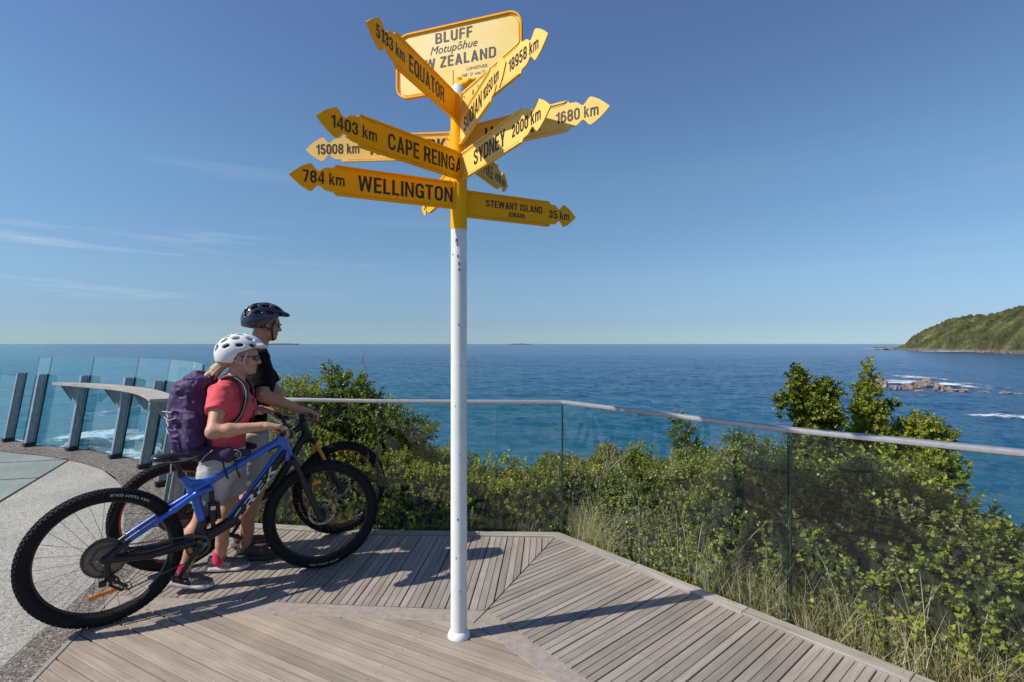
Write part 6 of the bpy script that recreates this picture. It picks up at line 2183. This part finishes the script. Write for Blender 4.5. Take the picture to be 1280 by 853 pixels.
# ---------------- man
ml = V((-1.87, 3.78, 0))
man = empty('person', ml)
tag(man, 'man in a black tee and dark helmet astride the black bike', 'person')
f_ = V((.84, .54, 0)).normalized(); l_ = V((-f_.y, f_.x, 0))
o_ = lambda p: V(p) - ml
hipc = V((-1.900, 3.755, .86)); chest = V((-1.865, 3.775, 1.26)); shc = V((-1.865, 3.79, 1.43))
neck0 = V((-1.855, 3.79, 1.47)); headc = V((-1.805, 3.80, 1.665))
shR = V((-1.785, 3.635, 1.430)); shL = V((-1.965, 3.955, 1.43))
gR, gL = g2['R'], g2['L']
wrR = gR + V((-.085, -.045, .055)); wrL = gL + V((-.085, -.03, .05))
elR = V((-1.70, 3.555, 1.165)); elL = V((-1.86, 4.07, 1.16))
hR = hipc - l_ * .09; hL = hipc + l_ * .09
kR = V((-1.815, 3.665, .48)); aR = V((-1.880, 3.665, .10))
kL = V((-1.93, 3.86, .48)); aL = V((-2.00, 3.885, .10))
B = [('rc', o_(hipc), o_(hipc + up * .18), .140, .130, {'flat': (f_, .72), 'k': .04}), ('rc', o_(hipc + up * .18), o_(chest), .130, .155, {'flat': (f_, .68), 'k': .04}), ('rc', o_(chest), o_(shc), .150, .095, {'flat': (f_, .68), 'k': .04}),
     ('rc', o_(neck0 - f_ * .015 - up * .03), o_(headc - up * .06 - f_ * .018), .064, .060, {'k': .03})]
Rh = frame3(V((.76, .65, -.12)))
B += head_prims(o_(headc), Rh, 1.0)
for s_, e_, w_ in ((shR, elR, wrR), (shL, elL, wrL)):
    B += [('rc', o_(s_), o_(s_.lerp(e_, .45)), .058, .050), ('rc', o_(s_.lerp(e_, .45)), o_(e_), .050, .041), ('rc', o_(e_), o_(e_.lerp(w_, .3)), .042, .043), ('rc', o_(e_.lerp(w_, .3)), o_(w_), .043, .027)]
hf = V((.90, .40, -.22)).normalized()
B += hand_prims(o_(wrR), hf, V((0, 0, -1)), V((-.5, .85, 0)), (14, 30, 22), 1.04, spread=1)
B += hand_prims(o_(wrL), hf, V((0, 0, -1)), V((.5, -.85, 0)), (20, 45, 30), 1.04)
for h_, k_, a_ in ((hR, kR, aR), (hL, kL, aL)):
    bk = (-f_)
    B += [('rc', o_(h_), o_(k_), .085, .058, {'k': .03}), ('rc', o_(k_ + f_ * .01), o_(k_ - up * .03), .054, .050, {'k': .02}), ('rc', o_(k_.lerp(a_, .08)), o_(k_.lerp(a_, .34) + bk * .020), .050, .056, {'k': .03}), ('rc', o_(k_.lerp(a_, .34) + bk * .02), o_(k_.lerp(a_, .72)), .054, .038, {'k': .03}), ('rc', o_(k_.lerp(a_, .72)), o_(a_), .038, .036, {'k': .02})]
bodym = sdf_obj('body', B, M_['skin_man'], man, h=.0055, k=.02)
TS = [('rc', o_(hipc + up * .05), o_(hipc + up * .20), .155, .150, {'flat': (f_, .76), 'k': .05}), ('rc', o_(hipc + up * .20), o_(chest), .150, .175, {'flat': (f_, .70), 'k': .05}), ('rc', o_(chest), o_(shc - up * .005), .172, .108, {'flat': (f_, .70), 'k': .05}),
      ('rc', o_(shR + up * .0), o_(shL + up * .0), .068, .068, {'k': .05})]
for s_, e_ in ((shR, elR), (shL, elL)):
    TS.append(('cc', o_(s_), o_(s_.lerp(e_, .80)), .076, .068, {'k': .03, 'rd': .003}))
TS += [('el', o_(neck0 + up * .034 + f_ * .015), (.082, .082, .034), {'k': .012, 'sub': 1}), ('cut', o_(hipc + up * .0), V((0, 0, -1)), o_(hipc - up * .10), .22)]
sdf_obj('tee_shirt', TS, M_['black_tee'], bodym, h=.0055, k=.03, noise=wrinkle(.0085, 12, seed=7))
SH = [('rc', o_(hipc + up * .05), o_(hipc - up * .03), .150, .152, {'flat': (f_, .80), 'k': .04})]
for h_, k_, fr_ in ((hR, kR, .84), (hL, kL, .84)):
    SH.append(('cc', o_(h_ + up * .02), o_(h_.lerp(k_, fr_)), .112, .096, {'k': .03, 'rd': .003}))
sdf_obj('shorts', SH, M_['khaki'], bodym, h=.0055, k=.02, noise=wrinkle(.011, 14, seed=11))
sdf_obj('hair', [('el', o_(headc) + Rh @ V((-.03, 0, .022)), (.085, .0785, .085), np.array(Rh)), ('cut', o_(headc) + Rh @ V((0, 0, -.02)), V((0, 0, -1)), o_(headc) + Rh @ V((0, 0, -.1)), .12)], M_['hair_dark'], bodym, h=.005, k=.01)
hm, HM = helmet(headc, frame3(V((.76, .65, -.03))), 1.03, M_['helmet_navy'], bodym, ml, False, True)
glasses(Matrix.Translation(headc - ml) @ Rh.to_4x4(), 1.0, bodym)
for (a_, toe, heel) in ((aR, V((-1.655, 3.69, .005)), V((-1.945, 3.66, .005))), (aL, V((-1.79, 3.95, .005)), V((-2.075, 3.86, .005)))):
    shoe(toe - ml, heel - ml, up, bodym, (0, 0, 0), M_['shoe_brown'], M_['shoe_brown'], lace=True)

# ------------------------------------------------------------------ vegetation
def unit(a): return a / np.maximum(np.linalg.norm(a, axis=-1, keepdims=True), 1e-9)

def leaves_from(P, D, Nn, ln, wd, fold=.25, quads=True):
    """P base points, D leaf directions, Nn leaf normals (n,3), ln, wd arrays. Returns verts, quads (folded leaf of 2 quads)"""
    n = len(P)
    S_ = unit(np.cross(D, Nn)); Nn = unit(np.cross(S_, D))
    ln = ln[:, None]; wd = wd[:, None]
    if not quads:      # small leaf: one folded kite
        v = np.empty((n, 4, 3))
        v[:, 0] = P
        v[:, 1] = P + D * ln * .48 + S_ * wd * .56 + Nn * wd * fold
        v[:, 2] = P + D * ln * 1.05 - Nn * ln * .10
        v[:, 3] = P + D * ln * .48 - S_ * wd * .56 + Nn * wd * fold
        return v.reshape(-1, 3), np.arange(4 * n).reshape(-1, 4)
    v = np.empty((n, 6, 3))
    v[:, 0] = P
    v[:, 1] = P + D * ln * .32 + S_ * wd * .46 + Nn * wd * fold
    v[:, 2] = P + D * ln * .72 + S_ * wd * .36 + Nn * wd * fold * .5 - Nn * ln * .03
    v[:, 3] = P + D * ln - Nn * ln * .14
    v[:, 4] = P + D * ln * .72 - S_ * wd * .36 + Nn * wd * fold * .5 - Nn * ln * .03
    v[:, 5] = P + D * ln * .32 - S_ * wd * .46 + Nn * wd * fold
    q = np.array([[0, 1, 2, 3], [0, 3, 4, 5]])
    f = (q[None] + 6 * np.arange(n)[:, None, None]).reshape(-1, 4)
    return v.reshape(-1, 3), f

def shoots(P, D, L_, nleaf, ll, lw, rng, droop=.0, open_=.9, quads=True):
    "leafy shoots: nleaf leaves spiralling up each stem"
    n = len(P)
    D = unit(D)
    A = unit(np.cross(D, unit(rng.normal(size=(n, 3))))); B = np.cross(D, A)
    T = (np.arange(nleaf) + .5) / nleaf
    ph = rng.uniform(0, 6.28, n)[:, None] + np.arange(nleaf)[None] * 2.4
    t = T[None] + rng.normal(0, .03, (n, nleaf))
    rad = np.cos(ph)[..., None] * A[:, None] + np.sin(ph)[..., None] * B[:, None]
    op = (open_ * (1 - .55 * T))[None, :, None]
    d = unit(D[:, None] * (1 - op * .45) + rad * op + rng.normal(0, .16, (n, nleaf, 3)) - np.array([0, 0, droop]))
    pos = P[:, None] + D[:, None] * (t * np.asarray(L_).reshape(-1, 1))[..., None]
    nrm = unit(D[:, None] * 1.0 - rad * .35 + rng.normal(0, .25, (n, nleaf, 3)))
    sc = (rng.uniform(.7, 1.2, (n, nleaf)) * (1 - .35 * np.abs(T - .45)[None] * 1.2))
    return leaves_from(pos.reshape(-1, 3), d.reshape(-1, 3), nrm.reshape(-1, 3), (ll * sc).reshape(-1), (lw * sc).reshape(-1), quads=quads)

def join(parts):
    vs = []; fs = []; b = 0
    for v, f in parts:
        vs.append(v); fs.append(f + b); b += len(v)
    return np.concatenate(vs), np.concatenate(fs)

def pts_region(n, x0, x1, y0, y1, emin, emax, rng, dens=None):
    out = []
    tot = 0
    while tot < n:
        x = rng.uniform(x0, x1, n); y = rng.uniform(y0, y1, n)
        e_ = edge_dist(x, y)
        m = (e_ > emin) & (e_ < emax)
        if dens is not None: m &= rng.random(n) < dens(x, y, e_)
        out.append(np.stack([x[m], y[m], e_[m]], -1)); tot += m.sum()
    return np.concatenate(out)[:n]

r5 = np.random.default_rng(11)
def canopy_top(x, y): return ground_z(x, y) + canopy_h(x, y)
def canopy_normal(x, y, h=.06):
    dx = (canopy_top(x + h, y) - canopy_top(x - h, y)) / (2 * h); dy = (canopy_top(x, y + h) - canopy_top(x, y - h)) / (2 * h)
    return unit(np.stack([-dx, -dy, np.ones_like(dx)], -1))

def thicket(name, n, matn, nleaf, ll, lw, L0_, region, emin, emax, seed, dens=None, depth=.16, droop=0, open_=.9, up_=.5):
    rng = np.random.default_rng(seed)
    R_ = pts_region(n, *region, emin, emax, rng, dens)
    x, y, e_ = R_.T
    N0 = canopy_normal(x, y)
    z = canopy_top(x, y)
    h = canopy_h(x, y)
    dp = rng.random(n) ** 1.6 * np.minimum(depth, h * .8)
    P = np.stack([x, y, z], -1) - N0 * dp[:, None] - np.array([0, 0, .04])
    D = unit(N0 * .9 + np.array([0, 0, up_]) + rng.normal(0, .38, (n, 3)))
    L_ = L0_ * rng.uniform(.6, 1.4, n)
    v, f = shoots(P, D, L_, nleaf, ll, lw, rng, droop, open_, ll > .035)
    return link(name, npmesh(v, f), M_[matn], None, 'stuff')

sp1 = lambda x, y, s, o=0: vnoise(x * s + o, y * s, o)
# low fleshy scrub in the middle, hebe to its left, dusty shrub to its right
thicket('coastal_scrub', 13500, 'leaf_mid', 14, .021, .015, .042, (-3.4, 2.2, 4.1, 8.5), .10, 3.2, 21, lambda x, y, e_: (e_ < 2.2 + .0 * x) & (sp1(x, y, .9) > -.45), up_=.45, depth=.13)
thicket('coastal_scrub', 4600, 'leaf_dark', 11, .034, .020, .07, (-3.4, 2.6, 4.1, 8.5), .05, 3.0, 22, lambda x, y, e_: (sp1(x, y, .8, 5) > .0), up_=.4)
thicket('coastal_scrub', 8300, 'leaf_grey', 13, .021, .015, .065, (.35, 3.3, 2.2, 7.5), .08, 2.6, 23, lambda x, y, e_: (sp1(x, y, 1.0, 3) > -.35), up_=.5, open_=1.1)
thicket('coastal_scrub', 2300, 'leaf_lime', 9, .028, .020, .055, (-3.0, 3.9, 2.2, 7.5), .06, 2.4, 24, lambda x, y, e_: (sp1(x, y, 1.5, 8) > .05), up_=.6)
thicket('coastal_scrub', 5200, 'leaf_dark', 11, .027, .018, .07, (2.1, 5.2, .8, 6.0), .3, 3.2, 25, None, up_=.3)
thicket('coastal_scrub', 4200, 'leaf_dark', 12, .026, .018, .07, (1.0, 3.6, 1.2, 5.0), .15, 2.2, 27, None, up_=.4)
thicket('coastal_scrub', 1500, 'leaf_lime', 9, .027, .017, .09, (2.2, 5.4, .8, 5.5), .35, 3.0, 26, lambda x, y, e_: (sp1(x, y, 1.3, 15) > .1), up_=.5)

# dark sheet under the leaves; the shade inside the scrub is in its colour
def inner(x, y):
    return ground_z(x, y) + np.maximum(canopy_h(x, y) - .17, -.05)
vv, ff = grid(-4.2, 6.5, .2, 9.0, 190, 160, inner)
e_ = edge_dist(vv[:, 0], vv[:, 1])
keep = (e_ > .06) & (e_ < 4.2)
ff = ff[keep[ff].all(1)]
mt_, nt_, bs_ = new_mat('scrub inner shade')
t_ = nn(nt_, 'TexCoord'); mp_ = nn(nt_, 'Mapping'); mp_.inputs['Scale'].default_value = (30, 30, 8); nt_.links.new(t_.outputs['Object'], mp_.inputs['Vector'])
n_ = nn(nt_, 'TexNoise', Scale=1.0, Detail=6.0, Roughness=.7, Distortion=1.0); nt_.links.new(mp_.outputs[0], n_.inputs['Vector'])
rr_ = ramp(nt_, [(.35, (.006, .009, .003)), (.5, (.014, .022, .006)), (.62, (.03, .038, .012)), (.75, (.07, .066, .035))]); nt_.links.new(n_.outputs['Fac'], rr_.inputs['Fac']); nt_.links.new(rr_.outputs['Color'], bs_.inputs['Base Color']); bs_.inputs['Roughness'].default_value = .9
bp_ = nn(nt_, 'Bump', Strength=1.0, Distance=.02); nt_.links.new(n_.outputs['Fac'], bp_.inputs['Height']); nt_.links.new(bp_.outputs['Normal'], bs_.inputs['Normal'])
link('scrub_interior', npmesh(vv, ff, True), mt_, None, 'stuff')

# --- shrubs one can tell apart
def bez(p0, p1, p2, n=8):
    return [V(p0) * (1 - t) ** 2 + V(p1) * 2 * t * (1 - t) + V(p2) * t ** 2 for t in [k / n for k in range(n + 1)]]
def shrub(name, base, tips, lobes, matn, nleaf, ll, lw, nsh, seed, label, group=None, cat='shrub', L0_=.10, core=True, up_=.5):
    """tips: branch ends (world); lobes: (centre, radii) foliage masses"""
    rng = np.random.default_rng(seed)
    base = V(base)
    root = empty(name, base)
    tag(root, label, cat, group)
    P = []; D = []
    tw = []
    mb = MB()
    for tp, rad in tips:
        tp = V(tp); mid = base.lerp(tp, .5) + V((rng.normal(0, .04), rng.normal(0, .04), .05))
        cur = bez(base, mid, tp, 8)
        mb.tube([c - base for c in cur], [rad * (1 - .8 * k / 8) for k in range(9)], 6)
    for c, r_ in lobes:
        vol = r_[0] * r_[1] + r_[0] * r_[2]
        n_ = min(420, max(12, int(nsh * vol)))
        d = unit(rng.normal(size=(n_, 3)))
        lump = 1 + .22 * vnoise(d[:, 0] * 2.3 + seed, d[:, 1] * 2.3, d[:, 2] * 2.3) + .12 * vnoise(d[:, 0] * 6 + seed, d[:, 1] * 6, d[:, 2] * 6)
        rr0 = (rng.random(n_) ** .38) * lump
        p = np.array(c) + d * np.array(r_) * rr0[:, None]
        P.append(p); D.append(unit(d + np.array([0, 0, up_]) + rng.normal(0, .35, (n_, 3))))
        # a few sprays that break the outline
        m_ = max(3, n_ // 14)
        d2 = unit(rng.normal(size=(m_, 3)) + np.array([0, 0, .5])); p2 = np.array(c) + d2 * np.array(r_) * 1.05
        P.append(p2); D.append(unit(d2 + np.array([0, 0, .4])))
        for k in range(min(14, 4 + n_ // 20)):
            dd = V(unit(rng.normal(size=3))); tp = V(c) + V((dd.x * r_[0], dd.y * r_[1], dd.z * r_[2])) * .95
            mb.tube([q - base for q in bez(V(c) - V((0, 0, r_[2] * .7)), V(c) + V((dd.x * r_[0], dd.y * r_[1], 0)) * .3, tp, 4)], [.005, .004, .003, .002, .0015], 5)
    for i_, (tp, rad) in enumerate(tips):        # leaves all along free branches
        tp = V(tp); nb = 9
        for k in range(nb):
            t = .35 + .65 * k / nb; q = base.lerp(tp, t)
            P.append(np.array([[q.x, q.y, q.z]]) + rng.normal(0, .012, (1, 3))); dd = (tp - base).normalized(); D.append(unit(np.array([[dd.x, dd.y, dd.z]]) + rng.normal(0, .5, (1, 3))))
    P = np.concatenate(P); D = np.concatenate(D)
    v, f = shoots(P, D, L0_ * rng.uniform(.6, 1.4, len(P)), nleaf, ll, lw, rng)
    mb.build('stems', M_['twig'], root, smooth=True, kind='stuff')
    o = link('foliage', npmesh(v - np.array(base), f), M_[matn], root, 'stuff')
    return root

def gz(x, y): return float(ground_z(np.array([x]), np.array([y]))[0])
def B0(px, Y, dz=0):
    X = (px - 640) * Y / FPX; return V((X, Y, gz(X, Y) + dz))
D = 2100
# right-hand group above the rail
b = B0(1020, 4.35)
shrub('broadleaf_shrub', b, [(at(968, 492, 4.35), .012), (at(982, 468, 4.4), .012), (at(1010, 482, 4.3), .014), (at(1046, 500, 4.3), .010)],
      [(at(1022, 520, 4.35), (.15, .14, .14)), (at(996, 480, 4.35), (.045, .05, .085)), (at(1032, 492, 4.4), (.075, .07, .07)), (at(984, 504, 4.35), (.045, .05, .04)), (at(1008, 498, 4.35), (.08, .07, .07)), (at(1028, 566, 4.3), (.19, .18, .18)), (at(1000, 615, 4.2), (.22, .2, .18))],
      'leaf_dark', 12, .042, .024, 6200, 31, 'dark glossy shrub standing above the rail, leftmost of the right-hand bushes', 'bushes above the rail', up_=.6, L0_=.075)
b = B0(1085, 4.5)
shrub('conical_shrub', b, [(at(1085, 446, 4.5), .012), (at(1070, 484, 4.5), .008), (at(1104, 505, 4.5), .008)],
      [(at(1085, 468, 4.5), (.025, .025, .09)), (at(1085, 492, 4.5), (.07, .07, .08)), (at(1085, 515, 4.5), (.115, .10, .09)), (at(1088, 545, 4.5), (.16, .15, .12)), (at(1090, 585, 4.4), (.24, .2, .18)), (at(1085, 640, 4.3), (.28, .2, .2))],
      'leaf_lime', 12, .028, .019, 7600, 32, 'pointed yellow-green shrub, tallest of the bushes above the right rail', 'bushes above the rail', L0_=.06, up_=.7)
b = B0(1125, 4.5)
shrub('slender_shrub', b, [(at(1117, 498, 4.5), .007), (at(1126, 530, 4.5), .007)],
      [(at(1117, 510, 4.5), (.018, .02, .04)), (at(1122, 534, 4.5), (.03, .03, .035)), (at(1120, 562, 4.5), (.08, .1, .08))],
      'leaf_dark', 9, .034, .020, 6500, 33, 'thin leafy stem between the pointed shrub and the round one', 'bushes above the rail', L0_=.06)
b = B0(1155, 4.35)
shrub('round_shrub', b, [(at(1140, 500, 4.35), .006), (at(1190, 548, 4.3), .007), (at(1160, 525, 4.3), .01)],
      [(at(1158, 552, 4.35), (.175, .15, .13)), (at(1153, 533, 4.35), (.10, .09, .07)), (at(1165, 590, 4.25), (.22, .2, .15)), (at(1140, 640, 4.2), (.26, .2, .2))],
      'leaf_lime', 11, .032, .021, 5200, 34, 'round leafy shrub behind the rail, rightmost of the tall bushes', 'bushes above the rail', L0_=.06)
b = B0(850, 5.4)
shrub('broadleaf_shrub', b, [(at(847, 520, 5.3), .010), (at(858, 530, 5.3), .01)],
      [(at(852, 540, 5.3), (.085, .08, .12)), (at(862, 572, 5.3), (.17, .15, .13))], 'leaf_dark', 11, .045, .02, 2200, 35, 'small dark shrub poking up behind the middle of the sloping rail')
b = B0(930, 4.9)
shrub('broadleaf_shrub', b, [(at(905, 537, 4.8), .008), (at(925, 548, 4.8), .008)],
      [(at(922, 552, 4.8), (.12, .08, .04)), (at(950, 572, 4.8), (.17, .15, .10))], 'leaf_dark', 11, .040, .02, 2200, 36, 'low dark sprig leaning left just under the rail beside the seam')
b = B0(768, 5.0)
shrub('rosette_shrub', b, [(at(797, 560, 5.0), .008)], [(at(797, 572, 5.0), (.055, .05, .07))], 'leaf_lime', 12, .055, .018, 3400, 37, 'small bright upright sprout on top of the low scrub')
# left-hand group beyond the bikes
b = B0(440, 5.3)
shrub('broadleaf_shrub', b, [(at(408, 466, 5.3), .012), (at(455, 470, 5.3), .012), (at(495, 498, 5.2), .010), (at(545, 532, 5.2), .010)],
      [(at(435, 485, 5.3), (.18, .15, .10)), (at(450, 510, 5.3), (.26, .2, .14)), (at(410, 530, 5.2), (.26, .2, .2)), (at(480, 528, 5.2), (.30, .2, .13)), (at(522, 540, 5.2), (.16, .12, .06)), (at(415, 470, 5.3), (.05, .05, .035))],
      'leaf_dark', 11, .046, .022, 1900, 38, 'wide dark glossy shrub with a bare twig rising behind the left rail')
b = B0(368, 5.2)
shrub('broadleaf_shrub', b, [(at(352, 474, 5.2), .012), (at(388, 480, 5.2), .01)],
      [(at(370, 495, 5.2), (.22, .2, .13)), (at(360, 530, 5.1), (.3, .2, .22)), (at(378, 575, 5.0), (.34, .2, .26))],
      'leaf_mid', 12, .036, .018, 2000, 39, 'light green shrub right behind the hands of the man')
b = B0(330, 5.0)
shrub('broadleaf_shrub', b, [(at(335, 560, 5.0), .01)], [(at(330, 600, 4.95), (.4, .25, .26)), (at(430, 590, 4.9), (.42, .25, .24)), (at(300, 560, 5.1), (.3, .2, .2))],
      'leaf_mid', 13, .032, .015, 1700, 40, 'mid green bush seen through the fork of the black bike')
# small growth below the windscreen
b = V((-4.9, 7.25, -.5))
shrub('low_shrub', b, [(V((-4.9, 7.3, .1)), .008)], [(V((-4.6, 7.35, -.12)), (.35, .2, .22)), (V((-4.1, 6.85, -.15)), (.3, .2, .2))], 'leaf_dark', 11, .04, .02, 1500, 41, 'low leafy plant growing outside the foot of the windscreen')

# bare bleached twigs
def twigs(name, base, ends, r, label):
    root = empty(name, base); tag(root, label, 'twigs')
    b = V(base)
    for i, e_ in enumerate(ends):
        mb = MB(); e_ = V(e_); rng = random.Random(i)
        cur = bez(b, b.lerp(e_, .5) + V((rng.uniform(-.03, .03), 0, rng.uniform(0, .05))), e_, 8)
        mb.tube([c - b for c in cur], [r * (1 - .75 * k / 8) for k in range(9)], 6)
        for k in (3, 4, 5, 6, 7):
            s_ = cur[k]; q = s_ + (e_ - b).normalized() * rng.uniform(.04, .12) + V((rng.uniform(-.06, .06), rng.uniform(-.05, .05), rng.uniform(0, .05)))
            mb.tube([s_ - b, s_.lerp(q, .5) - b + V((0, 0, .008)), q - b], [r * .4, r * .3, r * .15], 5)
        mb.build('twig', M_['dead_twig'], root, smooth=True)
twigs('bare_twigs', at(455, 520, 5.4), [at(452, 440, 5.4), at(458, 452, 5.4), at(449, 468, 5.35)], .005, 'thin bare twig sticking up out of the wide shrub on the left')
twigs('dead_branch', at(880, 742, 3.55), [at(826, 640, 3.9), at(838, 672, 3.75), at(858, 690, 3.6)], .010, 'bleached dead branch leaning left out of the dry grass')
twigs('dead_branch', at(760, 590, 4.9), [at(752, 557, 5.0), at(772, 560, 4.9), at(744, 566, 4.95), at(786, 568, 4.9)], .005, 'pale bare twigs in the top of the low scrub')

# --- grasses along the kerb
def grass(name, n, matn, h0_, h1_, region, emin, emax, seed, lean=.25, w=.0035, dens=None, nseg=3, head=False):
    rng = np.random.default_rng(seed)
    R_ = pts_region(n, *region, emin, emax, rng, dens)
    x, y = R_[:, 0], R_[:, 1]
    z = ground_z(x, y) - .02
    H = rng.uniform(h0_, h1_, n)
    az = rng.uniform(0, 6.28, n); ld = np.stack([np.cos(az), np.sin(az), np.zeros(n)], -1) * (lean * H * rng.uniform(.2, 1.3, n))[:, None]
    sd_ = np.stack([-np.sin(az + rng.normal(0, .8, n)), np.cos(az), np.zeros(n)], -1)
    sd_ = unit(sd_)
    base = np.stack([x, y, z], -1)
    rows = []
    for k in range(nseg + 1):
        t = k / nseg
        c = base + np.array([0, 0, 1]) * (H * (t - .12 * t * t))[:, None] + ld * (t ** 2)
        ww = w * (1 - .85 * t) * (1 if not head or k < nseg - 1 else (2.2 if k == nseg - 1 else 1.0))
        rows += [c - sd_ * ww, c + sd_ * ww]
    v = np.stack(rows, 1)
    q = np.array([[2 * k, 2 * k + 1, 2 * k + 3, 2 * k + 2] for k in range(nseg)])
    f = (q[None] + v.shape[1] * np.arange(n)[:, None, None]).reshape(-1, 4)
    return link(name, npmesh(v.reshape(-1, 3), f), M_[matn], None, 'stuff')
gd_ = lambda x, y, e_: (np.random.default_rng(1).random(len(x)) < np.clip(1.2 - e_ * 1.3, .05, 1))
grass('dry_grass', 13000, 'dry_grass', .18, .50, (.5, 4.4, .4, 4.4), .03, .62, 51, .55, .0026, lambda x, y, e_: sp1(x, y, 2.2, 4) > -.35 - .0 * x)
grass('green_grass', 5200, 'green_grass', .10, .34, (.4, 4.4, .4, 4.5), .02, .55, 52, .5, .0032, lambda x, y, e_: sp1(x, y, 2.6, 9) > -.25)
grass('seed_grass', 700, 'dry_grass', .40, .72, (.5, 4.2, .5, 4.4), .05, .9, 53, .35, .0026, None, 6, True)
grass('dry_grass', 800, 'dry_grass', .15, .42, (-2.6, .6, 4.1, 4.9), .03, .4, 54, .5, .0022, lambda x, y, e_: sp1(x, y, 3, 2) > .1)
grass('green_grass', 1100, 'green_grass', .08, .25, (-2.7, .5, 4.1, 4.9), .02, .3, 55, .5, .003)
# weeds with lobed leaves near the lower right corner
thicket('broad_weeds', 260, 'leaf_lime', 7, .032, .022, .12, (1.6, 3.6, 1.0, 4.0), .10, .9, 61, lambda x, y, e_: sp1(x, y, 2.0, 21) > .15, depth=.1, up_=1.0, open_=1.1)
thicket('broad_weeds', 500, 'leaf_mid', 7, .030, .018, .14, (.5, 3.4, 1.4, 4.6), .06, .8, 62, lambda x, y, e_: sp1(x, y, 2.3, 31) > .1, depth=.1, up_=1.2, open_=1.0)
# small yellow flowers
def flower(p, i):
    root = empty('yellow_flower', p)
    tag(root, ['yellow flower just outside the corner of the deck', 'yellow flower low in the grass by the lower right kerb', 'yellow flower nearest the lower right corner of the picture',
               'yellow flower in the scrub behind the shadow of the pole', 'yellow flower behind the corner pane of the glass', 'yellow flower behind the pane right of the dark upright'][i], 'flower', 'small yellow flowers in the grass')
    h = p[2] - gz(p[0], p[1])
    mb = MB(); mb.tube([(0, 0, -h), (.01, 0, -h * .5), (0, 0, 0)], .0015, 5); mb.build('flower_stem', M_['leaf_mid'], root)
    mb = MB()
    for k in range(12):
        a = 2 * math.pi * k / 12
        c, s_ = math.cos(a), math.sin(a)
        mb.add([(0, 0, 0), (c * .009 - s_ * .0035, s_ * .009 + c * .0035, .003), (c * .015, s_ * .015, .005), (c * .009 + s_ * .0035, s_ * .009 - c * .0035, .003)], [(0, 1, 2, 3)])
    mb.build('petals', M_['petal_yellow'], root)
for i, (px, py, Y) in enumerate([(727, 669, 4.25), (1115, 811, 2.60), (1247, 836, 2.35), (840, 620, 4.3), (715, 640, 4.45), (1060, 700, 3.2)]):
    flower(at(px, py, Y), i)
